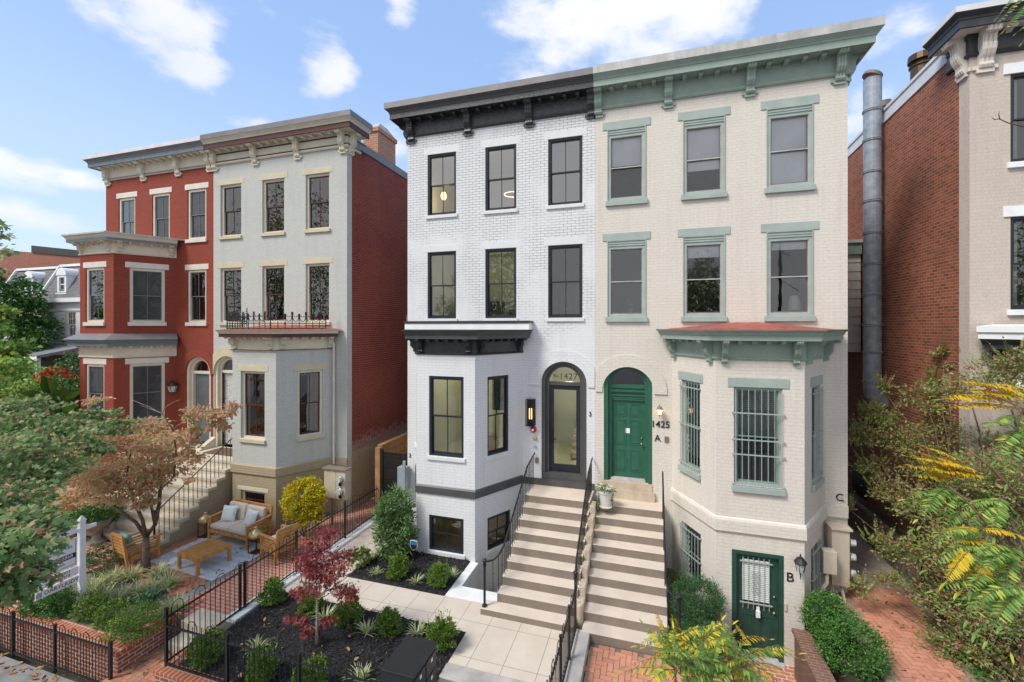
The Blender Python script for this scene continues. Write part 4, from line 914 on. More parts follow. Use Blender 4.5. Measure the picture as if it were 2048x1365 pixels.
# ------------------------------------------------------------------ beige house at the right edge
bh = thing('beige_house', 'beige brick house with a raw brick side wall and a black bracketed cornice', 'house', (9.4, 12, 1))
x0, x1 = 6.56, 12.3
U = [(7.24, 8.2), (9.1, 10.05), (10.95, 11.9)]
front_wall(bh, x0, x1, .6, ZR + .1, [(a, b, 10.46, 12.32) for a, b in U] + [(a, b, 7.37, 9.32) for a, b in U] + [(7.0, 10.4, 1.2, 6.3)], 'brick_beige')
m = MB(); m.face([(x0, 24, .6), (x0, 12.34, .6), (x0, 12.34, ZR + .2), (x0, 24, ZR - .3)]); m.face([(x1, 12, .6), (x1, 24, .6), (x1, 24, 13), (x1, 12, 13)]); m.face([(x1, 24, .6), (x0, 24, .6), (x0, 24, 12.9), (x1, 24, 12.9)]); m.build('side_wall', 'brick_old', bh, fixn=False)
m = MB(); m.face([(x0, 12.34, .6), (x0, 12, .6), (x0, 12, ZR + .1), (x0, 12.34, ZR + .1)]); m.build('return_wall', 'brick_beige', bh, fixn=False)
MB().box(x0 + .02, x1, 12.05, 23.9, 12.7, 12.8).build('roof', 'roof_dark', bh)
m = MB(); m.hexa([(x0 - .03, 12.5, 13.12), (x0 + .25, 12.5, 13.12), (x0 + .25, 24, 12.62), (x0 - .03, 24, 12.62)], [(x0 - .03, 12.5, 13.44), (x0 + .25, 12.5, 13.44), (x0 + .25, 24, 12.9), (x0 - .03, 24, 12.9)])
m.hexa([(x0 - .06, 12.5, 13.44), (x0 + .28, 12.5, 13.44), (x0 + .28, 24, 12.9), (x0 - .06, 24, 12.9)], [(x0 - .06, 12.5, 13.52), (x0 + .28, 12.5, 13.52), (x0 + .28, 24, 12.98), (x0 - .06, 24, 12.98)]); m.build('parapet_cap', 'metal_cap_white', bh)
stb2 = dict(frame='dark_frame', sash='dark_frame', sill='white_paint', lintel='white_paint', fw=.06, sw=.035, rec=.06, cols=1, lh=.22, lw=.03, se=.06, blind=.3, bkind='curtain', bmat='curtain')
for a, b in U: window(bh, FR0, a, b, 10.46, 12.32, stb2); window(bh, FR0, a, b, 7.37, 9.32, stb2)
bj = bay_frames(6.95, 7.8, 9.5, 10.4); bay_walls(bh, bj, .5, 6.6, [[(.5, 1.2, 3.6, 5.7)], [(.35, 1.3, 3.6, 5.7)], []], 'brick_beige')
window(bh, bj[1][0], .35, 1.3, 3.6, 5.7, stb2); window(bh, bj[0][0], .5, 1.2, 3.6, 5.7, stb2)
bpath = [(6.95, 12), (7.8, 10.5), (9.5, 10.5), (10.4, 12)]
bay_cornice(bh, bpath, bj, 6.55, ('black_trim', 'black_trim', 'black_trim'), None)
sweep(MB(), bpath, [(0, 6.76), (.42, 6.76), (.42, 6.86), (.46, 6.9), (.46, 7.02), (0, 7.06)]).build('bay_cap', 'white_paint', bh)
cornice(bh, [(x0, 12.7), (x0, 12), (x1, 12)], FR0, [6.80, 8.65, 10.5, 12.2], ('black_trim', 'white_trim', 'black_trim', 'black_trim', 'white_trim'), ends=[(Frame(x0, 12.7, -math.pi / 2), .52)], cap='metal_cap_white', capz=.12, bw=.24, h=.78)
m = MB(); m.box(x0 - .02, x0 + .05, 16.7, 17.7, 1.3, 2.2); m.build('side_window', 'dark_frame', bh)
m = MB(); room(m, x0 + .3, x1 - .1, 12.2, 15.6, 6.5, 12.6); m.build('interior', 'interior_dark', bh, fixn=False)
for n_, (x, y, z, h, r) in enumerate(((6.9, 16.4, 12.9, 1.05, .13), (7.45, 15.6, 12.9, 1.9, .26))):
    m = MB(); m.lathe(x, y, [(r, 0), (r, h - .35), (r * 1.15, h - .33), (r * 1.15, h - .3), (r * .8, h - .28), (r * .8, h - .2), (r * 1.25, h - .18), (r * 1.2, h), (r * .3, h + .03)], 16, z)
    tag(m.build('roof_vent', 'bronze' if n_ else 'brown_grey', None, smooth=False), ('slim banded roof vent behind the metal duct', 'wide dark turbine vent on the beige house roof')[n_], 'roof vent')

# ------------------------------------------------------------------ things fixed to the houses
m = MB(); dx, dy = 6.26, 15.6
m.lathe(dx, dy, [(.22, 5.15), (.22, 14.25), (.225, 14.3)], 20)
dk = thing('exhaust_duct', 'tall galvanised metal exhaust duct climbing the raw brick side wall', 'duct', (dx, dy, 4.6)); m.build('pipe', 'galvanised', dk, smooth=False)
for z in (13.37, 12.5, 11.57, 10.71, 9.78, 8.86, 7.95, 7.07, 6.27, 5.39): m = MB(); m.lathe(dx, dy, [(.222, z - .04), (.245, z - .03), (.245, z - .015), (.225, z), (.245, z + .015), (.245, z + .03), (.222, z + .04)], 20); m.build('seam_band', 'galvanised', dk)
m = MB(); m.tube([(dx, dy, 5.16), (dx + .02, dy, 5.02), (dx + .14, dy, 4.86), (dx + .3, dy, 4.74)], .225, 16); m.build('elbow', 'galvanised', dk)
m = MB(); m.tube([(dx - .02, dy, 14.36), (dx + .02, dy, 14.44)], .25, 16); m.lathe(dx, dy, [(.17, 14.24), (.17, 14.38)], 12); m.build('rain_cap', 'brown_grey', dk)
ac = thing('vent_hood', 'small beige vent box on the oxblood brick side wall', 'vent box', (-9.2, 16.6, 7.3)); MB().box(-9.29, -9.02, 15.6, 16.0, 7.1, 7.5).build('housing', 'meter_tan', ac, bevel=.01); MB().box(-9.02, -8.9, 15.65, 15.95, 7.14, 7.42).build('hood', 'brown_grey', ac)

def lantern(name, label, x, y, z, h, w, body_m='iron', kind='box', glow=False):
    t = thing(name, label, 'lamp', (x, y, z - h / 2))
    if kind == 'box':
        m = MB(); e = .012
        for sx in (-1, 1):
            for sy in (0, 1): m.box(x + sx * w / 2 - e, x + sx * w / 2 + e, y - .16 * sy - e, y - .16 * sy + e, z - h / 2, z + h / 2)
        m.box(x - w / 2, x + w / 2, y - .17, y, z + h / 2 - .02, z + h / 2).box(x - w / 2, x + w / 2, y - .17, y, z - h / 2, z - h / 2 + .02).box(x - w / 2, x + w / 2, y - .01, y, z - h / 2, z + h / 2)
        m.build('cage', body_m, t)
        for sx in (-1, 1): MB().tube([(x + sx * .03, y - .08, z - h * .25), (x + sx * .03, y - .08, z + h * .15)], .009, 8).build('bulb', 'bulb_warm', t)
    else:
        m = MB(); m.lathe(x, y - .14, [(.02, -.22 * h), (w * .28, -.2 * h), (w * .45, .15 * h)], 6, z); m.build('glass_body', 'bulb_warm' if glow else 'meter_glass', t)
        m = MB(); m.lathe(x, y - .14, [(w * .52, .15 * h), (w * .54, .18 * h), (w * .3, .34 * h), (w * .06, .40 * h), (w * .08, .44 * h), (.01, .5 * h)], 12, z); m.tube([(x, y, z + .02), (x, y - .07, z - .05), (x, y - .14, z - h * .24)], .014); m.tube([(x, y - .14, z - h * .22), (x, y - .14, z - h * .5)], .016, 6, r2=.004)
        for q in range(6): a = q * math.pi / 3; m.tube([(x + w * .28 * math.cos(a), y - .14 + w * .28 * math.sin(a), z - .2 * h), (x + w * .45 * math.cos(a), y - .14 + w * .45 * math.sin(a), z + .15 * h)], .007, 4)
        m.box(x - .05, x + .05, y - .02, y, z - .06, z + .1); m.build('cap', body_m, t)
    return t
lantern('wall_lantern', 'tall rectangular black cage lantern left of the glass door', -3.17, 11.99, 4.63, .74, .22)
lantern('wall_lantern', 'black carriage lantern on the red wall beside the arched doorway', -16.78, 11.98, 4.75, .62, .36, 'bronze', 'c')
lantern('wall_lantern', 'small black coach lantern beside the dark green basement door', 2.93, 10.49, 2.12, .52, .22, 'iron', 'c')
t = lantern('wall_lantern', 'small lit brass lantern above the number on the cream wall', .24, 11.99, 4.86, .34, .15, 'brown_grey', 'c', glow=True)
m = MB(FR0); m.ball((-3.10, .03, 4.15), .09, 14, (1, 1, 1)); t = thing('fire_bell', 'round red fire alarm bell on the white wall', 'alarm bell', (-3.10, 12, 4.06)); m.build('gong', 'alarm_red', t, smooth=True); MB(FR0).ball((-3.10, .12, 4.15), .035, 10).build('hub', 'label_white', t)
for z, mt, r, lb in ((3.90, 'gold', .055, 'round brass fitting below the red alarm bell'), (3.68, 'chrome', .04, 'small chrome camera below the brass fitting')):
    tag(MB(FR0).ball((-3.05, .03, z), r, 10).build('wall_fitting', mt, None, smooth=True), lb, 'wall fitting')
tag(MB(FR0).box(-3.06, -2.96, 0, .04, 3.22, 3.36).build('mail_slot_box', 'brown_grey', None, bevel=.006), 'small dark keypad box low on the white wall by the railing', 'keypad')

tag(MB().lathe(3.42, 12.55, [(.16, 7.42), (.10, 7.78)], 14).build('table_lamp', 'lampshade', None), 'pale lampshade inside the right second floor window of the cream house', 'lamp')
t = thing('potted_plant', 'small potted plant inside the left second floor window of the cream house', 'potted plant', (-.5, 12.35, 7.36)); MB().lathe(-.5, 12.35, [(.05, 0), (.08, .14)], 12, 7.36).build('pot', 'orange_brick_cap', t)
tt = blades('foliage', (-.5, 12.35, 7.48), 26, .38, .5, .03, 'leaf_laurel', t, .5)
# ================================================================== GROUND
def sbox(name, mat, x0, x1, y0, y1, z0, z1): return struct(MB().box(x0, x1, y0, y1, z0, z1).build(name, mat, None))
sbox('ground', 'ground_soil', -400, 400, 12.5, 700, -.6, .88); sbox('street_ground', 'sidewalk_grey', -400, 400, -300, -3, -.6, .25)
sbox('sidewalk', 'sidewalk_grey', -60, 40, -3, 5.45, -.6, .40)
sbox('yard_ground', 'ground_soil', -60, -13.0, 5.45, 12.5, -.6, .985)
sbox('yard_ground', 'ground_soil', -13.0, -9.4, 5.95, 12.5, -.6, .985)
sbox('yard_ground', 'ground_soil', -9.4, -8.02, 6.7, 12.5, -.6, .985)
sbox('yard_ground', 'ground_soil', -8.02, -4.37, 5.7, 12.5, -.6, .985)
sbox('yard_ground', 'ground_soil', -4.37, -3.2, 5.7, 9.0, -.6, .985)
sbox('yard_ground', 'ground_soil', -3.2, -1.42, 7.0, 12.5, -.6, .985)
sbox('yard_ground', 'ground_soil', -1.1, 1.25, 8.6, 12.5, -.6, .84)
sbox('front_ground', 'sand_joint_pale', -1.1, 1.25, 5.45, 8.6, -.6, .84)
sbox('basement_floor', 'brick_path', 1.25, 3.3, 5.45, 12.5, -.6, -.04)
sbox('yard_ground', 'soil', 3.3, 40, 5.45, 12.5, -.6, .84)
sbox('light_well_floor', 'concrete', -4.37, -3.2, 9.0, 12.5, -.6, .1)
# white ledge round the light well
m = MB(); m.box(-4.38, -3.2, 9.0, 9.45, .1, 1.004).box(-4.38, -4.16, 9.45, 10.5, .1, 1.004); struct(m.build('light_well_ledge', 'concrete_white', None, bevel=.01))
# pale tiled walks
m = MB(); m.box(-8.02, -6.97, 8.05, 14.5, .9, 1.0).box(-6.97, -3.45, 8.05, 8.98, .9, 1.0).box(-3.45, -1.44, 7.22, 8.98, .9, 1.0); struct(m.build('tiled_walk', 'walk_tile', None))
m = MB(); m.box(-3.5, -1.44, 6.88, 7.215, .80, 1.008).box(-3.55, -1.44, 6.5, 6.88, .3, .78).box(-3.6, -1.44, 6.1, 6.5, .3, .6); struct(m.build('front_step', 'concrete', None, bevel=.015))
# mulch beds with chunky surface
def mulch_bed(x0, x1, y0, y1, z=1.0):
    nx, ny = int((x1 - x0) / .045), int((y1 - y0) / .045); V = []; F = []
    hx = rng.normal(size=(ny + 1, nx + 1)) * .010
    for j in range(ny + 1):
        for i in range(nx + 1):
            edge = min(i, nx - i, j, ny - j); V.append((x0 + (x1 - x0) * i / nx, y0 + (y1 - y0) * j / ny, z + (.0 if edge == 0 else .025 + hx[j, i] + .02 * math.sin(i * .11) * math.cos(j * .13))))
    for j in range(ny):
        for i in range(nx): a = j * (nx + 1) + i; F.append((a, a + 1, a + nx + 2, a + nx + 1))
    mb = MB(); mb.v = V; mb.f = F; o = mb.build('mulch_bed', 'mulch', None, fixn=False); struct(o)
mulch_bed(-8.02, -3.45, 5.75, 8.05); mulch_bed(-6.97, -4.38, 8.98, 10.55)
# shredded pieces and fallen leaves
def litter(name, n, box, z, size, mat, kind='simple'):
    P = np.stack([rng.uniform(box[0], box[1], n), rng.uniform(box[2], box[3], n), z + rng.random(n) * .03], 1)
    T = unit(rng.normal(size=(n, 3)) * np.array([1, 1, .25])); N_ = unit(rng.normal(size=(n, 3)) * .35 + np.array([0, 0, 1]))
    o = leaves_mesh(name, kind, P, T, N_, size * (.6 + .8 * rng.random(n)), mat, None); o['kind'] = 'stuff'; return o
island('mulch_bits', [(0, (.006, .006, .008)), (.6, (.03, .029, .032)), (.92, (.07, .06, .058)), (1, (.16, .12, .09))], .7)
litter('mulch_chips', 9000, (-8.0, -3.47, 5.77, 8.03), 1.035, .06, 'mulch_bits', 'lance'); litter('mulch_chips', 4500, (-6.95, -4.4, 9.0, 10.5), 1.035, .06, 'mulch_bits', 'lance')
litter('fallen_leaves', 26, (-8.0, -3.5, 5.8, 8.0), 1.06, .10, 'fallen', 'oval'); litter('fallen_leaves', 10, (-6.9, -4.4, 9.0, 10.5), 1.06, .08, 'fallen', 'oval')
litter('fallen_leaves', 70, (-13, -9.8, 7.3, 10.3), 1.02, .10, 'fallen', 'oval'); litter('fallen_leaves', 90, (-14, -9.3, 5.2, 5.45), .41, .10, 'fallen', 'oval'); litter('fallen_leaves', 30, (-9.3, -8.3, 5.5, 6.6), .63, .10, 'fallen', 'oval')
litter('fallen_leaves', 60, (4.0, 5.6, 9, 12.3), .92, .08, 'fallen', 'oval'); litter('fallen_leaves', 35, (-16, -13.2, 5.6, 9), 1.0, .10, 'fallen', 'oval'); litter('fallen_leaves', 60, (-10.6, -9.4, 9.9, 11.9), 1.0, .08, 'fallen', 'oval')
# laid bricks
def herringbone(name, poly, z, mat, ang=0.0, W=.1, gap=.008, org=(0, 0), th=.05):
    m = MB(); ca, sa = math.cos(ang), math.sin(ang)
    def inside(x, y):
        c = False; n = len(poly)
        for i in range(n):
            (xa, ya), (xb, yb) = poly[i], poly[(i + 1) % n]
            if (ya > y) != (yb > y) and x < (xb - xa) * (y - ya) / (yb - ya) + xa: c = not c
        return c
    R_ = int(max(abs(p[0] - org[0]) + abs(p[1] - org[1]) for p in poly) / W) + 6
    for b in range(-R_ // 3, R_ // 3):
        for a in range(-R_ * 2, R_ * 2):
            bx, by = a + 4 * b, a
            if abs(bx) > R_ or abs(by) > R_: continue
            for (ox, oy, w, h) in ((0, 0, 2, 1), (2, -1, 1, 2)):
                X0, Y0 = (bx + ox) * W, (by + oy) * W; cx, cy = X0 + w * W / 2, Y0 + h * W / 2
                wx, wy = org[0] + cx * ca - cy * sa, org[1] + cx * sa + cy * ca
                if not inside(wx, wy): continue
                hx, hy = w * W / 2 - gap / 2, h * W / 2 - gap / 2; dz = random.uniform(-.003, .003); i0 = len(m.v)
                q = [(-hx, -hy), (hx, -hy), (hx, hy), (-hx, hy)]; q = [(wx + x * ca - y * sa, wy + x * sa + y * ca) for x, y in q]
                for zz in (z - th, z + dz): m.v += [(x, y, zz) for x, y in q]
                m.f += [[i0 + k for k in f] for f in ((4, 5, 6, 7), (0, 1, 5, 4), (1, 2, 6, 5), (2, 3, 7, 6), (3, 0, 4, 7))]
    return struct(m.build(name, mat, None, fixn=False))
herringbone('herringbone_patio', [(-13.1, 7.5), (-9.98, 7.2), (-9.98, 10.45), (-13.1, 10.45)], 1.012, 'brick_loose', R(45), .11, .008, (-11.5, 9))
sbox('bluestone_edging', 'bluestone', -9.97, -9.72, 6.9, 10.5, .9, 1.008)
sbox('brick_walk', 'brick_path', -9.72, -8.32, 6.75, 20, .9, 1.006)
sbox('walk_kerb', 'concrete_white', -8.31, -8.02, 6.9, 12.4, .9, 1.06)
herringbone('brick_forecourt', [(-1.1, 5.5), (1.2, 5.5), (1.2, 8.68), (-1.1, 8.68)], .858, 'brick_loose_red', 0, .105, .010, (0, 7))
herringbone('alley_bricks', [(3.9, 7.5), (4.85, 7.5), (5.65, 12.4), (4.4, 12.4)], .915, 'brick_loose_red', R(8), .11, .012, (4.7, 10))
sbox('alley_bed', 'sand_joint', 3.9, 5.8, 7.0, 12.5, .5, .89); sbox('alley_concrete', 'concrete_warm', 4.34, 6.4, 12.45, 24, .5, .92)
herringbone('entry_bricks', [(-9.38, 5.3), (-8.3, 5.3), (-8.3, 6.35), (-9.38, 6.35)], .62, 'brick_loose', 0, .105, .008, (-8.8, 6)); sbox('entry_bed', 'sand_joint', -9.4, -8.15, 5.45, 6.75, .3, .58)
m = MB(); m.box(-9.1, -8.32, 6.3, 6.72, .58, .80).box(-9.15, -8.32, 6.62, 7.05, .58, 1.012); struct(m.build('entry_steps', 'stone_tan', None, bevel=.015))
sbox('brick_court', 'brick_path', -30, -13.15, 5.9, 8.45, .9, 1.005); sbox('brick_court', 'brick_path', -30, -16.8, 8.45, 11, .9, 1.004)
# ------------------------------------------------------------------ low walls
def wall_thing(label, boxes, cap=None, mat='brick_planter', copmat='brick_coping', name='garden_wall', cat='low wall'):
    t = thing(name, label, cat, (boxes[0][0], boxes[0][2], boxes[0][4])); m = MB()
    for b in boxes: m.box(*b)
    m.build('wall', mat, t)
    if cap:
        m = MB()
        for b in cap: m.box(*b)
        m.build('coping', copmat, t, bevel=.006)
    return t
wall_thing('red brick planter wall with a broad coping around the front corner bed', [(-13.9, -9.36, 5.62, 5.86, .3, .96), (-9.60, -9.36, 5.86, 7.2, .3, .96)], [(-13.9, -9.33, 5.58, 5.92, .962, 1.03), (-9.66, -9.33, 5.92, 7.25, .962, 1.03)])
wall_thing('low brick kerb wall under the front iron fence', [(-8.30, -3.7, 5.55, 5.73, .3, .93), (-8.30, -8.03, 5.73, 6.6, .3, .93)], [(-8.32, -3.7, 5.53, 5.76, .932, .99), (-8.32, -8.02, 5.76, 6.65, .932, .99)])
wall_thing('pale concrete kerb wall between the tiled walk and the brick forecourt', [(-1.42, -1.12, 4.5, 8.75, .3, 1.03)], mat='concrete')
wall_thing('mossy brick wall right of the dark green basement door', [(2.78, 3.02, 5.5, 10.2, -.1, .84)], [(2.74, 3.06, 5.5, 10.25, .842, .91)], 'brick_mossy', 'brick_mossy')
wall_thing('small dark brick step wall left of the basement door', [(1.15, 1.38, 8.6, 10.25, -.1, .86)], [(1.13, 1.42, 8.6, 10.3, .862, .93)], 'brick_mossy', 'brick_mossy')
m = MB()
for k in range(5): m.box(1.42, 2.76, 9.1 - k * .34, 9.44 - k * .34, -.1, .02 + k * .17)
m.box(1.42, 2.76, 5.5, 7.74, -.1, .84)
tag(m.build('brick_steps', 'brick_path', None), 'brick steps going down to the dark green basement door', 'steps')
# weathered wood retaining fence up the alley
t = thing('wood_retaining_fence', 'weathered wooden plank fence along the alley beside the raw brick wall', 'fence', (5.9, 14.5, .9)); m = MB()
for k in range(30):
    y = 12.4 + k * .155; m.box(5.86 + random.uniform(-.008, .008), 5.9, y, y + .148, .8, 1.72 + random.uniform(-.01, .01))
m.build('planks', 'wood_fence', t); MB().box(5.82, 5.99, 12.35, 17.1, 1.725, 1.775).build('cap_rail', 'wood_fence', t)
struct(MB().box(5.95, 6.53, 12.1, 22, .5, 1.5).build('raised_bed', 'soil', None))

# ------------------------------------------------------------------ stoops
def stoop(name, label, x0, x1, ztop, yfront, rise, run, n, ybot_extra, tread, riser, side, base=1.0, lip=0, first=None):
    t = thing(name, label, 'front steps', ((x0 + x1) / 2, yfront, base))
    tr = MB(); rs = MB(); bd = MB()
    for k in range(n):
        z = ztop - k * rise; y0 = yfront - k * run; a, b = (first if (first and k == n - 1) else (x0, x1))
        yb = 12.0 if k == 0 else y0 + run + .004
        tr.box(a - lip, b + lip, y0 - .02 if lip else y0, yb, z - (.014 if not lip else .09), z)
        rs.box(a, b, y0 + .004, y0 + .03, z - rise, z - (.0145 if not lip else .09))
    bd_poly = [(11.99, base - .5)] + [(yfront + .03, base - .5)]
    pts = []
    for k in range(n): z = ztop - k * rise - .046 - (.045 if lip else 0); pts += [(yfront - k * run + .03, z)]; 
    # stepped solid under the treads, in the (y, z) plane
    for k in range(n):
        z = ztop - k * rise - (.015 if not lip else .0905); y0 = yfront - k * run + .031; y1 = 11.99 if k == 0 else yfront - (k - 1) * run + .031
        bd.box(x0 + .003, x1 - .003, y0, y1, base - .7, z)
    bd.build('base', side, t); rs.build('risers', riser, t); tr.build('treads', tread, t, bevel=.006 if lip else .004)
    return t
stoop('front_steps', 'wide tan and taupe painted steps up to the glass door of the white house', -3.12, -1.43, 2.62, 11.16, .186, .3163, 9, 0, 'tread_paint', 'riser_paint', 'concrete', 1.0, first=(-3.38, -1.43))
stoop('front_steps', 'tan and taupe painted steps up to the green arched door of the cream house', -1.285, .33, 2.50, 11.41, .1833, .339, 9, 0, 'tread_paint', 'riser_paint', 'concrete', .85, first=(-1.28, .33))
stoop('front_steps', 'pale limestone steps with an iron rail up to the grey green house', -14.72, -12.62, 2.75, 10.78, .194, .283, 9, 0, 'stone_tan', 'stone_tan', 'brick_tan', 1.0, lip=.03)
stoop('front_steps', 'pale limestone steps up to the arched door of the red house', -16.9, -14.95, 2.75, 10.78, .194, .283, 9, 0, 'stone_tan', 'stone_tan', 'brick_red_paint', 1.0, lip=.03)
MB().hexa([(-14.93, 8.6, 1.0), (-14.74, 8.6, 1.0), (-14.74, 10.9, 1.0), (-14.93, 10.9, 1.0)], [(-14.93, 8.6, 1.25), (-14.74, 8.6, 1.25), (-14.74, 10.9, 3.0), (-14.93, 10.9, 3.0)])
m = MB(); m.hexa([(-14.94, 8.6, 1.0), (-14.74, 8.6, 1.0), (-14.74, 11.9, 1.0), (-14.94, 11.9, 1.0)], [(-14.94, 8.6, 1.3), (-14.74, 8.6, 1.3), (-14.74, 11.9, 3.1), (-14.94, 11.9, 3.1)])
tag(m.build('stair_cheek', 'stone_tan', None, bevel=.01), 'sloping stone cheek dividing the red and grey green house steps', 'stone cheek')
m = MB(); n_ = 7
for k in range(n_):
    y0 = 8.95 + k * .35; z = 1.40 + k * .205; m.box(-1.425, -1.29, y0, y0 + .346, .8, z - .05 + random.uniform(-.02, .02))
tag(m.build('stone_divider', 'stone_cream', None, bevel=.02), 'stepped rough stone divider between the two painted stair flights', 'stone divider')
def railing(label, pts, newel, hand=.05, base=None, nb=16, top_r=.02, ball=True, picket_from=None, group=None, bz=None):
    """pts: handrail polyline; balusters drop to bz(y)"""
    t = thing('stair_railing', label, 'railing', (newel[0], newel[1], newel[2]))
    m = MB(); m.tube(pts, top_r, 8); m.build('handrail', 'iron', t, smooth=True)
    m = MB(); m.tube([(newel[0], newel[1], newel[2]), (newel[0], newel[1], newel[3])], .026, 8); m.lathe(newel[0], newel[1], [(.06, 0), (.055, .03), (.03, .045)], 10, newel[2])
    if ball: m.ball((newel[0], newel[1], newel[3] + .05), .05, 10); m.tube([(newel[0], newel[1], newel[3] - .06), (newel[0], newel[1], newel[3] - .02)], .04, 8)
    m.build('newel_post', 'iron', t, smooth=False)
    P = [Vector(p) for p in pts]
    def at(y):
        for a, b in zip(P, P[1:]):
            if min(a.y, b.y) - 1e-6 <= y <= max(a.y, b.y) + 1e-6: q = (y - a.y) / (b.y - a.y + 1e-9); return a.lerp(b, q)
        return P[-1]
    ya, yb = picket_from
    for k in range(nb):
        y = ya + (yb - ya) * k / (nb - 1); p = at(y); z = bz(y); m = MB(); m.tube([(p.x, y, z), (p.x, y, p.z)], .009, 6)
        if k % 2 == 0: m.ball((p.x, y, (z + p.z) / 2 + .05), .018, 6); m.ball((p.x, y, z + .18), .016, 6)
        m.build('baluster', 'iron', t)
    return t
def step_z(yfront, run, ztop, rise, n):
    def f(y):
        k = max(0, math.ceil((yfront - y) / run - 1e-6)); return ztop - min(k, n - 1) * rise
    return f
railing('black iron handrail on the left side of the white house steps', [(-3.30, 8.74, 2.06), (-3.27, 8.85, 2.02), (-3.20, 8.98, 2.0), (-3.13, 9.1, 2.06), (-3.08, 9.3, 2.18), (-3.06, 11.16, 3.36), (-3.06, 11.95, 3.50)], (-3.32, 8.72, 1.13, 2.04), nb=22, picket_from=(8.95, 11.8), bz=step_z(11.16, .3163, 2.62, .186, 9))
railing('black iron handrail between the two painted stair flights', [(-1.42, 8.85, 2.02), (-1.44, 8.98, 2.06), (-1.46, 9.2, 2.16), (-1.47, 11.16, 3.36), (-1.47, 11.95, 3.5)], (-1.42, 8.82, .98, 2.04), nb=20, picket_from=(9.0, 11.8), bz=step_z(11.16, .3163, 2.62, .186, 9))
railing('black iron handrail on the right side of the cream house steps', [(.50, 8.72, 1.98), (.43, 8.85, 1.94), (.34, 8.95, 1.96), (.30, 9.1, 2.05), (.30, 11.4, 3.42), (.30, 11.5, 3.44)], (.52, 8.70, .85, 1.98), nb=4, picket_from=(9.0, 11.4), bz=lambda y: .9 + max(0, y - 8.9) * .55)
railing('slim black iron railing on the limestone steps of the grey green house', [(-12.72, 8.45, 1.95), (-12.72, 8.62, 2.06), (-12.72, 10.75, 3.42), (-12.72, 11.0, 3.52)], (-12.72, 8.5, 1.0, 1.98), nb=18, picket_from=(8.62, 10.9), bz=step_z(10.78, .283, 2.75, .194, 9), top_r=.016)
m = MB(); m.box(-14.4, -12.9, 11.15, 11.85, 2.752, 2.775); tag(m.build('doormat', 'doormat', None), 'brown doormat on the landing of the grey green house', 'doormat')
m = MB(); m.tube([(-12.70, 11.0, 2.76), (-12.70, 11.0, 3.58)], .014); m.tube([(-12.70, 11.85, 2.76), (-12.70, 11.85, 3.58)], .014); m.tube([(-12.70, 11.0, 3.56), (-12.70, 11.85, 3.56)], .014); m.tube([(-12.70, 11.0, 2.9), (-12.70, 11.85, 2.9)], .01)
for k in range(5): m.tube([(-12.70, 11.15 + k * .14, 2.9), (-12.70, 11.15 + k * .14, 3.56)], .008)
tag(m.build('landing_railing', 'iron', None), 'short iron railing guarding the landing of the grey green house', 'railing')

# ------------------------------------------------------------------ iron fences with hoop tops
def iron_fence(label, a, b, za, zb, h, posts, step=.105, post_h=None, rail2=.08, rail1=.86, post_r=.022):
    ax, ay = a; bx, by = b; L = math.hypot(bx - ax, by - ay); fr = Frame(ax, ay, math.atan2(by - ay, bx - ax))
    t = thing('iron_fence', label, 'fence', (ax, ay, za)); zf = lambda u: za + (zb - za) * u / L
    m = MB(fr)
    for hh in (rail2, rail1): m.hexa([(0, .014, zf(0) + hh * h - .014), (L, .014, zf(L) + hh * h - .014), (L, -.014, zf(L) + hh * h - .014), (0, -.014, zf(0) + hh * h - .014)], [(0, .014, zf(0) + hh * h + .010), (L, .014, zf(L) + hh * h + .010), (L, -.014, zf(L) + hh * h + .010), (0, -.014, zf(0) + hh * h + .010)])
    m.build('rail', 'iron', t)
    n = round(L / step); s = L / n; m = MB(fr)
    for k in range(1, n):
        u = k * s; c = k % 4; top = h * (1.0 if c in (0, 2) else .93)
        if c == 0 or c == 2: pass
        hoop = (k % 4 == 1 and k + 2 < n)
        if k % 4 in (1, 3) and (k % 4 == 3 or hoop): top = h * .95
        elif k % 4 == 2: top = h * .97
        else: top = h * 1.0
        m.tube([(u, 0, zf(u) + .03), (u, 0, zf(u) + top)], .0075, 5)
        if hoop: m.tube([(u + s + s * math.cos(q), 0, zf(u + s) + h * .95 + s * 1.05 * math.sin(q)) for q in [math.pi * (1 - j / 8) for j in range(9)]], .0075, 5)
    m.build('pickets', 'iron', t)
    for u in posts:
        m = MB(fr); m.box(u - post_r, u + post_r, -post_r, post_r, zf(u) - .05, zf(u) + (post_h or h)); m.box(u - post_r * 1.3, u + post_r * 1.3, -post_r * 1.3, post_r * 1.3, zf(u) + (post_h or h), zf(u) + (post_h or h) + .02); m.build('post', 'iron', t)
    return t
iron_fence('black hoop topped iron fence between the brick walk and the tiled walk', (-8.2, 5.66), (-8.2, 12.1), .99, 1.07, 1.0, [.02, 1.5, 1.62, 3.05, 4.85, 6.42])
iron_fence('black hoop topped iron fence along the front of the mulch bed', (-8.17, 5.65), (-3.75, 5.65), .99, .99, .86, [1.42, 2.9, 4.4])
iron_fence('black hoop topped iron fence along the sidewalk before the brick planter', (-18.0, 5.5), (-9.32, 5.5), .42, .42, .86, [1.1, 2.75, 4.3, 5.8, 7.1, 8.66], step=.085)
iron_fence('black hoop topped iron fence on the kerb right of the white house walk', (-1.38, 4.6), (-1.38, 8.75), 1.03, 1.03, .95, [1.0, 2.5, 3.3])
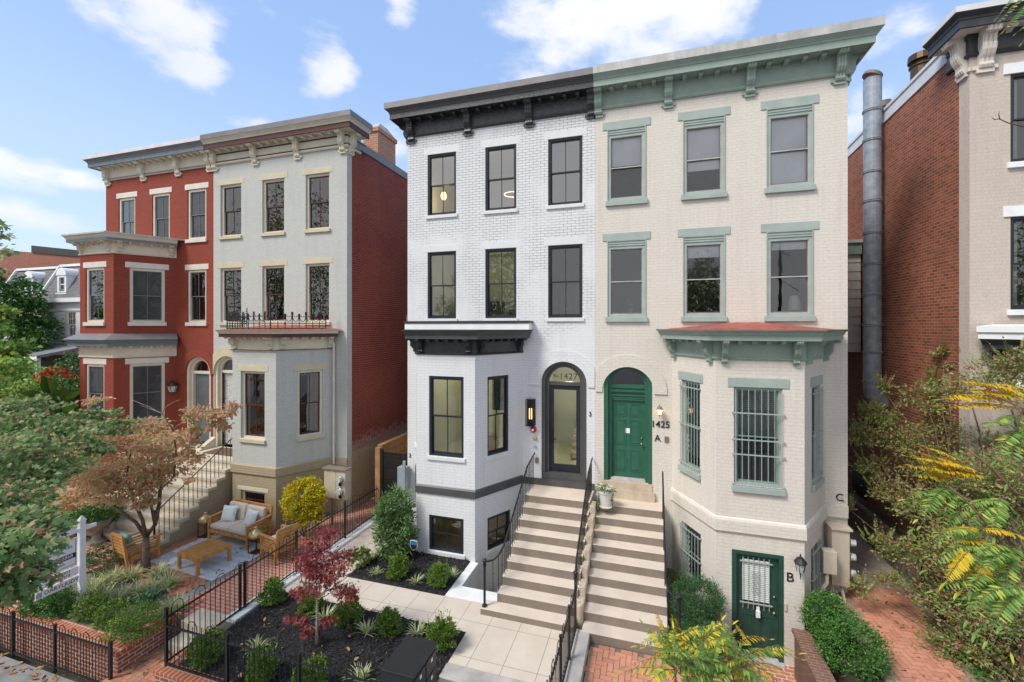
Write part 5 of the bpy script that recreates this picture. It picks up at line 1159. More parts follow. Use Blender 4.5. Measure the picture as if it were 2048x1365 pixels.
# gate in the gap
t = thing('side_gate', 'black horizontal slat gate between wooden posts beside the white house', 'gate', (-7.7, 12.1, 1)); m = MB()
for k in range(17): m.box(-8.02, -7.12, 12.1, 12.13, 1.08 + k * .118, 1.08 + k * .118 + .10)
m.build('slats', 'iron', t); m = MB(); m.box(-8.1, -8.02, 12.07, 12.15, 1.0, 3.16).box(-7.14, -7.10, 12.07, 12.15, 1.0, 3.1); m.build('gate_frame', 'iron', t)
MB().box(-8.28, -8.11, 12.05, 12.2, 1, 3.2).build('gate_post', 'wood_new', t)
t = thing('wood_fence', 'warm brown plank fence behind the black side gate', 'fence', (-8.3, 14, 1)); m = MB()
for k in range(9): m.box(-8.27, -8.23, 12.22, 20, 1.0 + k * .245, 1.235 + k * .245)
m.build('boards', 'wood_new', t); MB().box(-8.31, -8.15, 12.22, 20, 3.2, 3.25).build('cap_rail', 'wood_new', t)

# ------------------------------------------------------------------ meters and boxes
t = thing('meter_cabinet', 'tan electric meter cabinet with two round glass meters on the grey green house', 'meter', (-9.0, 10.95, 1.8)); m = MB()
FM = Frame(-9.62, 11.32, R(0)); m = MB().box(-9.42, -9.0, 11.1, 11.36, 1.85, 2.72).box(-8.99, -8.66, 11.1, 11.36, 1.85, 2.72); m.build('housing', 'meter_tan', t, bevel=.008); MB().box(-9.47, -8.62, 11.05, 11.38, 2.722, 2.75).build('top_cover', 'brown_grey', t)
for z in (2.47, 2.1):
    c = MB().tube([(-8.82, 11.10, z), (-8.82, 11.06, z)], .115, 18).build('meter', 'chrome', t); MB().tube([(-8.82, 11.06, z), (-8.82, 10.97, z)], .095, 18, r2=.08).build('glass_cover', 'meter_glass', c); MB().box(-8.86, -8.78, 11.05, 11.10, z - .2, z - .13).build('lock', 'iron', c)
m = MB().tube([(-9.2, 11.2, 1.85), (-9.2, 11.2, 1.0)], .04); m.tube([(-8.75, 11.2, 1.85), (-8.75, 11.25, 1.5), (-8.8, 11.3, 1.0)], .035); m.build('conduit', 'brown_grey', t)
t = thing('meter_cabinet', 'tall cream meter cabinet with three round meters at the cream house corner', 'meter', (4.0, 11.7, 1.2)); MB().box(3.88, 4.22, 11.55, 11.85, 1.25, 2.5).build('housing', 'meter_beige', t, bevel=.01); MB().box(3.85, 4.26, 11.5, 11.9, 2.502, 2.54).build('top_cover', 'meter_beige', t)
for z in (2.2, 1.88, 1.52): c = MB().tube([(4.22, 11.7, z), (4.27, 11.68, z)], .10, 16).build('meter', 'meter_beige', t); MB().tube([(4.27, 11.68, z), (4.37, 11.66, z)], .085, 16, r2=.07).build('glass_cover', 'meter_glass', c)
m = MB(); m.tube([(3.95, 11.7, 1.25), (3.9, 11.6, .9), (3.7, 11.5, .7)], .04); m.tube([(4.1, 11.7, 1.25), (4.15, 11.6, .85)], .035); m.build('conduit', 'meter_beige', t)
t = thing('junction_box', 'small cream junction box on curved pipes left of the three meters', 'utility box', (3.78, 11.4, 1.2)); MB().box(3.62, 3.88, 11.25, 11.45, 1.62, 2.12).build('housing', 'meter_beige', t, bevel=.012); m = MB(); m.tube([(3.72, 11.35, 1.62), (3.7, 11.3, 1.4), (3.58, 11.3, 1.2), (3.55, 11.35, .85)], .04); m.tube([(3.5, 11.5, 2.2), (3.5, 11.5, .9)], .03); m.build('conduit', 'meter_beige', t)
m = MB().box(-7.28, -6.98, 11.72, 11.95, 2.1, 2.78).box(-7.06, -6.98, 11.66, 11.72, 1.2, 3.0); t = tag(m.build('utility_box', 'util_grey', None, bevel=.01), 'blue grey utility box on a post at the left corner of the white house', 'utility box')

# ------------------------------------------------------------------ patio furniture (local coordinates, fronts towards -y)
def local(name, label, cat, x, y, rz, z=1.012, group=None): return thing(name, label, cat, (x, y, z), rz, group, local=True)
def rbox(w, d, h, cx, cy, cz, name, mat, parent, bev=.05, tilt=0.0, rz=0.0):
    m = MB(); m.box(-w / 2, w / 2, -d / 2, d / 2, -h / 2, h / 2); M = Matrix.Translation((cx, cy, cz)) @ Matrix.Rotation(rz, 4, 'Z') @ Matrix.Rotation(tilt, 4, 'X')
    m.v = [tuple(M @ Vector(v)) for v in m.v]; o = m.build(name, mat, parent); b = o.modifiers.new('b', 'BEVEL'); b.width = min(bev, w / 2.1, d / 2.1, h / 2.1); b.segments = 4
    for p in o.data.polygons: p.use_smooth = True
    return o
def pillow(label, x, y, z, rz, tilt, mat, w=.44):
    n = 10; V = []; F = []
    for sgn in (1, -1):
        for j in range(n + 1):
            for i in range(n + 1):
                u, v = i / n * 2 - 1, j / n * 2 - 1; e = ((1 - u ** 4) * (1 - v ** 4)) ** .5; pin = 1 - .06 * (abs(u) ** 2 * (1 - abs(v) ** 2) + abs(v) ** 2 * (1 - abs(u) ** 2))
                V.append((u * w / 2 * pin, sgn * .075 * e, v * w / 2 * pin + w / 2))
    for s in (0, 1):
        o = s * (n + 1) ** 2
        for j in range(n):
            for i in range(n): a = o + j * (n + 1) + i; q = [a, a + 1, a + n + 2, a + n + 1]; F.append(q if s else q[::-1])
    M = Matrix.Translation((x, y, z)) @ Matrix.Rotation(rz, 4, 'Z') @ Matrix.Rotation(tilt, 4, 'X'); mb = MB(); mb.v = [tuple(M @ Vector(v)) for v in V]; mb.f = F
    o = mb.build('pillow', mat, None, smooth=True); tag(o, label, 'pillow'); return o
rg = struct  # rug
m = MB(); m.slab([(-12.22, 8.02), (-9.85, 7.86), (-9.72, 9.55), (-12.12, 9.68)], 1.014, 1.026); tag(m.build('rug', 'rug_pattern', None), 'blue and white patterned outdoor rug under the teak coffee table', 'rug')
RUGZ = 1.026
t = local('coffee_table', 'square slatted teak coffee table standing on the blue rug', 'table', -10.70, 8.34, R(-8), RUGZ); m = MB()
for k in range(12): m.box(-.42, .42, -.42 + k * .07, -.42 + k * .07 + .060, .40, .425)
m.build('slats', 'teak', t)
m = MB(); m.box(-.46, .46, -.46, -.425, .33, .42).box(-.46, .46, .425, .46, .33, .42).box(-.46, -.425, -.425, .425, .33, .42).box(.425, .46, -.425, .425, .33, .42); m.build('apron', 'teak', t)
for sx in (-1, 1):
    for sy in (-1, 1): MB().box(sx * .455, sx * .385, sy * .455, sy * .385, 0, .33).build('leg', 'teak', t)
t.scale = (.9, .9, .98)
def seat(name, label, cat, x, y, rz, W, z, cush):
    t = local(name, label, cat, x, y, rz, z); h = W / 2
    for sx in (-1, 1):
        MB().box(sx * h, sx * (h - .06), -.36, -.30, 0, .62).build('leg', 'teak', t)
        m = MB(); m.hexa([(sx * h - (.06 if sx > 0 else 0), .28, 0), (sx * h + (0 if sx > 0 else .06), .28, 0), (sx * h + (0 if sx > 0 else .06), .34, 0), (sx * h - (.06 if sx > 0 else 0), .34, 0)], [(sx * h - (.06 if sx > 0 else 0), .40, .86), (sx * h + (0 if sx > 0 else .06), .40, .86), (sx * h + (0 if sx > 0 else .06), .45, .86), (sx * h - (.06 if sx > 0 else 0), .45, .86)]); m.build('leg', 'teak', t)
        m = MB(); m.hexa([(sx * h - .04, -.40, .60), (sx * h + .04, -.40, .60), (sx * h + .04, .38, .64), (sx * h - .04, .38, .64)], [(sx * h - .04, -.40, .635), (sx * h + .04, -.40, .635), (sx * h + .04, .38, .675), (sx * h - .04, .38, .675)]); m.build('armrest', 'teak', t, bevel=.01)
        m = MB()
        for k in range(4): m.box(sx * (h - .02), sx * (h - .04), -.30, .32, .36 + k * .058, .36 + k * .058 + .034)
        m.box(sx * (h - .01), sx * (h - .05), -.30, .30, .25, .33); m.build('side_slats', 'teak', t)
    m = MB(); m.box(-h + .06, h - .06, -.355, -.32, .24, .33).box(-h + .06, h - .06, .28, .31, .24, .33)
    for k in range(7): m.box(-h + .06, h - .06, -.31 + k * .09, -.25 + k * .09, .315, .332)
    m.build('seat_frame', 'teak', t)
    m = MB()
    for k in range(5): z_ = .40 + k * .085; y_ = .33 + (z_ - .1) * .13; m.box(-h + .06, h - .06, y_ - .012, y_ + .012, z_, z_ + .055)
    m.box(-h + .03, h - .03, .415, .445, .83, .90); m.build('backrest', 'teak', t)
    n = 2 if W > 1.2 else 1; cw = (W - .14) / n
    for k in range(n): rbox(cw - .01, .60, .13, -h + .07 + cw * (k + .5), -.06, .40, 'seat_cushion', cush, t)
    if W > 1.2:
        for k in range(n): rbox(cw - .02, .14, .46, -h + .07 + cw * (k + .5), .25, .66, 'back_cushion', cush, t, tilt=-.18)
    return t
seat('loveseat', 'teak two seat sofa with beige cushions by the tan basement wall', 'sofa', -11.05, 9.62, R(-4), 1.55, RUGZ, 'cushion')
seat('armchair', 'teak slatted armchair with a white seat nearest the iron fence', 'armchair', -9.24, 9.22, R(-106), .60, 1.012, 'cushion_white')
seat('armchair', 'teak slatted armchair with a white seat beside the tree trunk', 'armchair', -12.46, 7.93, R(172), .58, 1.012, 'cushion_white')
pillow('pale blue patterned pillow on the left end of the sofa', -11.45, 9.58, 1.48, R(12), R(-22), 'pillow_weave'); pillow('pale blue patterned pillow on the right end of the sofa', -10.62, 9.52, 1.48, R(-10), R(-22), 'pillow_weave')
pillow('teal pillow propped in the armchair by the fence', -9.06, 9.2, 1.49, R(-106), R(-22), 'teal_cloth', .42); pillow('teal pillow propped in the armchair by the tree', -12.46, 7.78, 1.49, R(172), R(-22), 'teal_cloth', .42)
def gold_lantern(label, x, y):
    t = thing('floor_lantern', label, 'lantern', (x, y, 1.01), 0, 'brass lanterns beside the sofa'); m = MB(); z = 1.015; w = .13
    for sx in (-1, 1):
        for sy in (-1, 1): m.box(x + sx * w - .008, x + sx * w + .008, y + sy * w - .008, y + sy * w + .008, z, z + .42)
    m.box(x - w, x + w, y - w, y + w, z, z + .02); m.build('cage', 'bronze', t)
    m = MB(); m.lathe(x, y, [(.19, .42), (.2, .46), (.17, .54), (.09, .60), (.05, .62), (.05, .66), (.07, .67), (.0, .69)], 14, z); m.build('dome', 'gold', t, smooth=True)
gold_lantern('brass domed lantern standing left of the sofa', -12.15, 9.5); gold_lantern('brass domed lantern standing right of the sofa', -10.0, 9.22)
m = MB()
t = local('patio_chair', 'black framed patio chair on the brick court at the left edge', 'chair', -17.4, 8.4, R(60), 1.005)
m = MB(); m.box(-.3, .3, -.3, .3, .38, .42).box(-.3, .3, .28, .32, .42, .85); m.build('seat', 'mailbox_black', t)
for sx in (-1, 1):
    m = MB(); m.tube([(sx * .3, -.3, 0), (sx * .3, -.3, .62), (sx * .3, .3, .66), (sx * .3, .32, 0)], .015); m.build('arm_frame', 'iron', t)
rbox(.56, .56, .08, 0, 0, .46, 'seat_cushion', 'util_grey', t)
t = local('patio_chair', 'second black patio chair at the far left edge beneath the maple', 'chair', -19.2, 8.6, R(20), 1.005)
m = MB(); m.box(-.3, .3, -.3, .3, .38, .42).box(-.3, .3, .28, .32, .42, .85); m.build('seat', 'mailbox_black', t)
for sx in (-1, 1):
    m = MB(); m.tube([(sx * .3, -.3, 0), (sx * .3, -.3, .62), (sx * .3, .3, .66), (sx * .3, .32, 0)], .015); m.build('arm_frame', 'iron', t)
# mailbox cluster
t = thing('mailbox_cluster', 'black metal cluster mailbox with yellow sticker standing on the front path', 'mailbox', (-3.35, 5.8, .4)); X0, X1, Y0, Y1, Z0, Z1 = -3.62, -3.12, 5.42, 6.12, 1.0, 2.15
MB().box(X0, X1, Y0, Y1, Z0, Z1).build('body', 'mailbox_black', t, bevel=.006); MB().box(X0 - .015, X1 + .02, Y0 - .015, Y1 + .015, Z1 + .001, Z1 + .03).build('top', 'mailbox_black', t, bevel=.006); MB().box(-3.48, -3.26, 5.65, 5.9, .4, .998).build('pedestal', 'mailbox_black', t)
for r_ in range(4):
    for c_ in range(2):
        y0 = Y0 + .03 + c_ * .335; z1 = Z1 - .05 - r_ * .26; d = MB().box(X1 + .001, X1 + .012, y0, y0 + .31, z1 - .24, z1).build('door', 'mailbox_black', t, bevel=.003)
        MB().box(X1 + .013, X1 + .016, y0 + .14, y0 + .19, z1 - .09, z1 - .04).build('number_plate', 'label_white', d); MB().tube([(X1 + .012, y0 + .03, z1 - .12), (X1 + .022, y0 + .03, z1 - .12)], .009).build('lock', 'chrome', d)
m = MB(); m.box(X1 + .017, X1 + .02, Y0 + .40, Y0 + .62, 1.50, 1.545); m.build('sticker', 'yellow_paint', t); MB().box(X1 + .017, X1 + .02, Y0 + .40, Y0 + .62, 1.55, 1.585).build('sticker', 'label_white', t)
# for-sale sign
SX = -11.75
t = thing('yard_sign', 'white real estate sign boards hanging from a white post in the planter', 'sign', (SX, 6.38, 1)); m = MB(); m.box(SX - .05, SX + .05, 6.33, 6.43, .95, 2.82); m.hexa([(SX - .065, 6.315, 2.82), (SX + .065, 6.315, 2.82), (SX + .065, 6.445, 2.82), (SX - .065, 6.445, 2.82)], [(SX - .01, 6.37, 2.92), (SX + .01, 6.37, 2.92), (SX + .01, 6.39, 2.92), (SX - .01, 6.39, 2.92)]); m.build('post', 'sign_white', t)
MB().box(SX - .03, SX + .03, 5.47, 6.64, 2.59, 2.67).build('arm', 'sign_white', t, bevel=.01)
def board(y0, y1, z0, z1, lines, name='board', x=SX):
    b = MB().box(x - .008, x + .008, y0, y1, z0, z1).build(name, 'sign_white', t)
    for (s_, size, yc, zc, mt) in lines: text(s_, 'lettering', size, (x + .0095, yc, zc), R(90), mt, b, ext=.002)
    return b
board(5.62, 6.27, 2.67, 2.82, [('UNDER CONTRACT', .075, 5.94, 2.745, 'sign_ink')])
b = board(5.62, 6.29, 1.90, 2.50, [('WASHINGTON', .075, 5.955, 2.335, 'sign_ink'), ('202-930-6868', .095, 5.955, 2.14, 'sign_white'), ('wfp.com', .075, 5.955, 2.02, 'sign_ink')])
MB().box(SX + .0082, SX + .0092, 5.64, 6.27, 2.085, 2.19).build('band', 'sign_navy', b)
m = MB(); m.box(SX + .008, SX + .010, 5.635, 6.275, 1.94, 1.948).box(SX + .008, SX + .010, 6.267, 6.275, 1.948, 2.48).box(SX + .008, SX + .010, 5.635, 5.643, 1.948, 2.48); m.tube([(SX + .009, 5.955 + .2 * math.cos(q), 2.30 + .17 * math.sin(q)) for q in [math.pi * k / 10 for k in range(11)]], .004, 4); m.build('border', 'sign_navy', b)
board(5.62, 6.32, 1.70, 1.87, [('DARYL JUDY', .075, 5.97, 1.825, 'sign_ink'), ('202.380.7219', .075, 5.97, 1.745, 'sign_ink')])
board(5.62, 6.32, 1.52, 1.67, [('@ DARYLJUDY', .105, 5.97, 1.592, 'sign_ink')])
# small security shield
q = onZ(828, 1130, 1.03); t = thing('shield_sign', 'blue and black shield shaped security sign on a stake by the white bay', 'sign', (q.x, q.y, 1.03)); MB().tube([(q.x, q.y, 1.0), (q.x, q.y, 1.48)], .011, 6).build('stake', 'iron', t)
sh = [(-.09, .22), (-.095, .1), (-.06, .03), (0, 0), (.06, .03), (.095, .1), (.09, .22), (0, .235)]
m = MB(Frame(q.x, q.y - .02, 0)); m.face([(u * 1.1, 0, 1.40 + z * 1.1) for u, z in sh]); m.face([(u * 1.1, -.01, 1.40 + z * 1.1) for u, z in sh][::-1]); b = m.build('shield', 'label_white', t)
m = MB(Frame(q.x, q.y - .024, 0)); m.face([(u, 0, 1.41 + z) for u, z in sh]); m.build('face', 'iron', b, fixn=False)
m = MB(Frame(q.x, q.y - .027, 0)); m.face([(-.085, 0, 1.54), (.085, 0, 1.54), (.085, 0, 1.615), (0, 0, 1.635), (-.085, 0, 1.615)]); m.build('band', 'blue_paint', b, fixn=False)
# potted plants
q = Vector((-1.06, 11.3, 2.50)); t = thing('potted_plant', 'white pot of trailing vines and white flowers beside the green door', 'potted plant', tuple(q)); m = MB(); m.lathe(q.x, q.y, [(.16, 0), (.17, .03), (.13, .035), (.17, .36), (.19, .36), (.19, .40), (.16, .40)], 18, q.z); m.build('pot', 'pot_white', t, smooth=False)
crown('foliage', 'simple', [(q.x, q.y, q.z + .45, .2, .2, .1), (q.x - .2, q.y - .04, q.z + .2, .06, .07, .28), (q.x + .17, q.y, q.z + .22, .05, .06, .22)], 900, .045, 'leaf_vine', t, droop=.6, shell=.3); crown('flowers', 'simple', [(q.x, q.y, q.z + .52, .19, .18, .05)], 160, .035, 'petal_white', t)
q = Vector((-14.75, 8.35, 1.15)); t = thing('stone_urn', 'grey stone urn planted with dark foliage at the foot of the limestone steps', 'planter', tuple(q)); m = MB(); m.lathe(q.x, q.y, [(.24, -.15), (.24, -.1), (.12, -.05), (.08, .1), (.14, .16), (.30, .34), (.34, .46), (.38, .48), (.34, .5)], 20, q.z); m.build('urn', 'urn_stone', t, smooth=False)
crown('foliage', 'lance', [(q.x, q.y, q.z + .68, .42, .42, .26)], 1500, .10, 'leaf_hedge', t, shell=.3)
MB()
# ------------------------------------------------------------------ far houses beyond the red house
def mansard(x0, x1, Y, label, dorm, wins):
    t = thing('mansard_house', label, 'house', ((x0 + x1) / 2, Y, 1)); fr = Frame(0, Y, 0); m = MB(fr); m.wall(x0, x1, .9, 8.5, wins, .12); m.fr = None; m.face([(x1, Y, .9), (x1, Y + 9, .9), (x1, Y + 9, 8.5), (x1, Y, 8.5)]); m.build('wall', 'brick_white_smooth', t, fixn=False)
    m = MB(); m.hexa([(x0, Y - .05, 8.75), (x1, Y - .05, 8.75), (x1, Y + 9, 8.75), (x0, Y + 9, 8.75)], [(x0 + .2, Y + 1.0, 10.85), (x1 - .0, Y + 1.0, 10.85), (x1, Y + 9, 10.85), (x0 + .2, Y + 9, 10.85)]); m.build('roof', 'fish_slate', t)
    m = MB(); m.box(x0, x1, Y - .3, Y, 8.5, 8.75).box(x0 + .1, x1, Y + .9, Y + 1.1, 10.85, 11.0).box(x0, x1, Y - .06, Y, 8.0, 8.1); m.tube([(x0, Y - .1, 8.75), (x0 + .1, Y + .95, 10.9)], .09, 4); m.build('cornice', 'white_paint', t)
    for w in wins: window(t, fr, *w, dict(frame='white_paint', sash='white_paint', sill='white_paint', lintel='white_paint', fw=.06, rec=.08, bars=5, barz=(.1, .4, .7, .95), barmat='white_trim', pane='pane_dark', lh=.15))
    for dx_ in dorm:
        m = MB(Frame(dx_, Y + .15, 0)); m.box(-.42, -.26, -.9, 0, 9.1, 10.2).box(.26, .42, -.9, 0, 9.1, 10.2).box(-.26, .26, -.9, 0, 10.05, 10.2).box(-.26, .26, -.9, 0, 9.1, 9.2).box(-.5, .5, -.3, .06, 9.02, 9.1)
        m.ring(0, 10.18, .02, .46, -.9, .04, 10.18); d = m.build('dormer', 'white_paint', t); MB(Frame(dx_, Y + .15, 0)).box(-.26, .26, -.12, -.1, 9.2, 10.05).build('window', 'pane_dark', d); MB(Frame(dx_, Y + .15, 0)).box(-.26, .26, -.1, -.07, 9.6, 9.66).build('sash', 'white_paint', d)
    MB().hexa([(x0 - .5, Y - 2.6, 5.35), (x1, Y - 2.6, 5.35), (x1, Y, 5.9), (x0 - .5, Y, 5.9)], [(x0 - .5, Y - 2.6, 5.5), (x1, Y - 2.6, 5.5), (x1, Y, 6.0), (x0 - .5, Y, 6.0)]).build('porch_roof', 'grey_roof', t)
    m = MB()
    for k in range(3): xx = x0 + .3 + k * (x1 - x0 - .6) / 2; m.box(xx - .08, xx + .08, Y - 2.5, Y - 2.34, 1, 5.35)
    m.box(x0 - .5, x1, Y - 2.62, Y - 2.55, 5.2, 5.45); m.build('porch_post', 'white_paint', t); MB().box(x0, x1, Y - .04, Y - .01, 1, 5.3).build('porch_shade_sheet', 'interior_dark', t)  # dark sheet before the wall paints in the shade under the porch roof
mansard(-36.15, -31.0, 17.5, 'white house with a slate mansard roof next to the red house', [-34.35], [(-35.35, -34.6, 6.35, 7.92), (-33.65, -32.8, 6.35, 8.0)])
mansard(-41.5, -36.3, 17.9, 'far white mansard house half hidden by the ivy green tree', [-38.4], [(-40.2, -39.4, 6.35, 7.9), (-38.2, -37.4, 6.35, 7.9)])
t = thing('brick_building', 'large old brick building rising behind the mansard roofs', 'building', (-52, 24, 1)); m = MB(); m.hexa([(-75, 24, .5), (-40, 24, .5), (-40, 40, .5), (-75, 40, .5)], [(-75, 24, 16), (-40, 24, 12.3), (-40, 40, 12.3), (-75, 40, 16)]); m.build('wall', 'brick_distant', t); m = MB(); m.hexa([(-50.5, 23.9, 13.4), (-40, 23.9, 12.3), (-40, 24.2, 12.3), (-50.5, 24.2, 13.4)], [(-50.5, 23.9, 14.0), (-40, 23.9, 12.75), (-40, 24.2, 12.75), (-50.5, 24.2, 14.0)]); m.build('parapet', 'roof_dark', t)
MB().tube([(-39.5, 22, 12), (-39.5, 22, 13.6)], .25, 10).build('flue', 'white_paint', t)
# ================================================================== PLANTS
def at(px, py, d): r = ray(px, py); return Vector((r[0] * d, r[1] * d, CAMH + r[2] * d))
def bl(px, py, d, rx, rz, ry=None): p = at(px, py, d); return (p.x, p.y, p.z, rx, ry or rx, rz)
# boxwoods: three models, copied
BOXN = ['glossy', 'spiky', 'rounded']
def boxwood_mesh(seed):
    t = bpy.data.objects.new('boxwood_shrub', None); t['_local'] = 1
    P, O = blob_points([(0, 0, .18, .20, .20, .18), (.05, .03, .28, .13, .13, .12), (-.06, -.02, .26, .14, .14, .12)], 4200, .72, sp=.11)
    k = 26; a = rng.random(k) * 6.28; r = rng.random(k) * .17; top = .36 + .14 * rng.random(k)
    Q = []; QT = []
    for i in range(k):
        for j in range(14): z = .12 + (top[i] - .12) * j / 13; Q.append((r[i] * math.cos(a[i]) * (1 + z), r[i] * math.sin(a[i]) * (1 + z), z)); QT.append((rng.normal() * .7, rng.normal() * .7, .7))
    P = np.concatenate([P, np.array(Q)]); T = np.concatenate([unit(O + rng.normal(size=O.shape) * .5 + np.array([0, 0, .5])), unit(np.array(QT))])
    P[:, 2] = np.maximum(P[:, 2], .02); n = len(P)
    return leaves_mesh('boxwood_shrub', 'simple', P, T, unit(rng.normal(size=(n, 3)) + np.array([0, 0, .8])), .030 * (.7 + .6 * rng.random(n)), 'leaf_boxwood', t)
BW = [boxwood_mesh(i) for i in range(3)]
for b in BW: b.parent = None
boxes = [(722, 1132, .95, 'boxwood nearest the fence path in the bed by the white bay'), (795, 1155, 1.15, 'boxwood in the middle of the bed by the white bay'), (878, 1171, 1.05, 'boxwood by the light well in the bed by the white bay'),
         (698, 1250, 1.1, 'boxwood right behind the red maple trunk'), (780, 1269, 1.0, 'boxwood between two grass tufts along the tiled walk'), (884, 1297, 1.15, 'boxwood behind the black mailbox beside the walk corner'), (543, 1208, 1.1, 'boxwood in the far left corner of the mulch bed by the fence'),
         (620, 1228, .95, 'boxwood under the left side of the red maple crown'), (412, 1328, 1.15, 'boxwood in the front left fence corner of the mulch bed'), (527, 1360, 1.1, 'boxwood behind the front fence below the striped grass tuft'), (622, 1385, 1.1, 'boxwood at the front fence cut by the bottom edge')]
for i, (px, py, s_, lb) in enumerate(boxes):
    b = BW[i % 3] if i < 3 else BW[i % 3].copy()
    if i >= 3: COL.objects.link(b)
    p = onZ(px, py, 1.02); b.location = p; b.rotation_euler = (0, 0, i * 1.3); b.scale = (s_ * 1.15,) * 3; tag(b, 'small green ' + lb, 'shrub', 'boxwood shrubs in the mulch beds')
def tuft(p, n, L, mat, label, group, spread=.8, w=.016, name='grass_tuft', droop=.55):
    t = blades(name, (0, 0, 0), n, L, spread, w, mat, None, droop); t.location = p; tag(t, label, 'grass tuft', group); return t
first = None
for i, (px, py, lb) in enumerate([(746, 1118, 'against the tiled path in the upper bed'), (753, 1150, 'left of the middle boxwood in the upper bed'), (833, 1166, 'under the shield sign in the upper bed'), (906, 1154, 'at the light well corner of the upper bed'),
                 (735, 1267, 'between the maple and the next boxwood'), (836, 1270, 'just behind the black mailbox'), (722, 1362, 'left of the black mailbox at the bottom edge'), (512, 1302, 'in the front of the lower bed behind the iron fence'), (651, 1238, 'right beside the red maple trunk')]):
    if first is None: first = tuft(onZ(px, py, 1.03), 60, .26, 'blade_varieg', 'cream striped grass tuft ' + lb, 'striped grass tufts in the mulch'); o = first
    else: o = first.copy(); COL.objects.link(o); o.location = onZ(px, py, 1.03); o.rotation_euler = (0, 0, i * 1.1); o['label'] = 'cream striped grass tuft ' + lb
    s_ = 1.0 if i < 4 else 1.25; o.scale = (s_,) * 3
big = None
for i, (px, py, lb) in enumerate([(186, 1186, 'nearest the white sign post'), (222, 1168, 'second from the sign post at the back'), (240, 1205, 'in the middle of the planter'), (262, 1160, 'just left of the tree trunk'), (270, 1195, 'in front of the tree trunk'), (318, 1158, 'right of the tree trunk at the back'), (336, 1178, 'beside the patio bricks'), (300, 1190, 'right front of the tree trunk'), (348, 1228, 'at the right corner of the brick planter'), (205, 1205, 'behind the green mounds')]):
    if big is None: big = tuft(onZ(px, py, 1.0), 150, .50, 'blade_varieg', 'large striped grass clump ' + lb, 'striped grass clumps in the planter', .9, .02, 'grass_clump'); o = big
    else: o = big.copy(); COL.objects.link(o); o.location = onZ(px, py, 1.0); o.rotation_euler = (0, 0, i * .9); o['label'] = 'large striped grass clump ' + lb
for i, (px, py, lb) in enumerate([(283, 1215, 'behind the light green mound'), (228, 1252, 'at the front left of the light green mound'), (300, 1205, 'under the striped grass by the patio')]): tuft(onZ(px, py, 1.0), 34, .42, 'blade_blue', 'broad blue green strap leaved clump ' + lb, None, .75, .04, 'strap_leaf_clump', .5)
def mound(name, label, px, py, z, rx, ry, rz, n, sz, mat, kind='simple', cat='shrub', up=.7):
    p = onZ(px, py, z); t = tag(crown(name, kind, [(0, 0, rz * .55, rx, ry, rz), (rx * .3, -ry * .2, rz * .7, rx * .6, ry * .6, rz * .6), (-rx * .3, ry * .2, rz * .6, rx * .6, ry * .6, rz * .6)], int(n * 1.5), sz, mat, None, up=up, droop=-.2, shell=.82, sp=.13), label, cat); t.location = p; return t
mound('low_shrub', 'broad light green mounded shrub at the corner of the brick planter', 272, 1268, 1.0, .36, .50, .34, 5200, .032, 'leaf_boxwood')
mound('low_shrub', 'green mounded shrub in front of the sign post', 185, 1232, 1.0, .30, .28, .30, 3600, .034, 'leaf_boxwood'); mound('low_shrub', 'dark mounded shrub below the lowest sign board', 118, 1228, 1.0, .32, .28, .32, 3600, .038, 'leaf_hedge')
mound('low_shrub', 'deep green mound at the left end of the planter', 80, 1222, 1.0, .32, .26, .30, 3000, .04, 'leaf_hedge'); mound('low_shrub', 'mid green mound between the sign post and the corner mound', 225, 1245, 1.0, .26, .25, .28, 3000, .034, 'leaf_boxwood'); mound('low_shrub', 'dark feathery shrub right behind the sign post', 200, 1140, 1.0, .5, .4, .38, 3000, .05, 'leaf_yew', 'lance')
# laurel, golden shrub, yews, hedge
t = tag(crown('laurel_shrub', 'lance', [(-6.42, 10.25, 1.5, .46, .40, .55), (-6.35, 10.3, 2.2, .36, .32, .55), (-6.65, 10.2, 1.9, .34, .30, .6), (-6.15, 10.15, 1.6, .3, .25, .5)], 5600, .135, 'leaf_laurel', None, up=.5, droop=-.5, shell=.5, sp=.2), 'tall narrow leaved green laurel shrub against the white bay', 'shrub')
g = onY(608, 1000, 10.35); t = thing('golden_shrub', 'round bright yellow shrub beside the tan meter cabinet', 'shrub', (g.x, g.y, 1.0)); crown('foliage', 'oval', [(g.x, g.y, g.z, .54, .50, .56), (g.x + .12, g.y, g.z + .18, .46, .4, .42), (g.x + .2, g.y - .1, g.z - .35, .42, .3, .32)], 9500, .066, 'leaf_gold', t, up=.6, droop=-.3, shell=.8, sp=.12)
m = MB(); branches(m, (g.x, g.y, 1.0), [(g.x + dx, g.y + dy, g.z) for dx, dy in ((-.2, 0), (.2, .1), (0, -.2), (.3, -.1))], .022); m.build('stem', 'bark', t)
tag(crown('yew_shrub', 'lance', [(.95, 9.95, 1.3, .46, .4, .48), (.72, 9.55, 1.15, .32, .4, .42), (1.05, 9.7, 1.5, .3, .3, .3)], 13000, .05, 'leaf_yew', None, up=.5, droop=-.7, shell=.75, sp=.14), 'dark needled yew shrub right of the cream house steps', 'shrub'); tag(crown('yew_shrub', 'lance', [(.85, 9.05, 1.05, .40, .36, .36)], 8000, .05, 'leaf_yew', None, up=.5, droop=-.7, shell=.75, sp=.14), 'lower dark yew shrub in front of the taller one', 'shrub')
tag(crown('hedge', 'simple', [(3.33, 10.22, 1.28, .36, .32, .40), (3.56, 9.6, 1.12, .47, .48, .44), (3.30, 10.0, 1.15, .28, .35, .34)], 24000, .040, 'leaf_hedge', None, up=.7, droop=-.3, shell=.82, sp=.13), 'clipped dark green boxwood hedge along the brick wall right of the basement door', 'hedge')
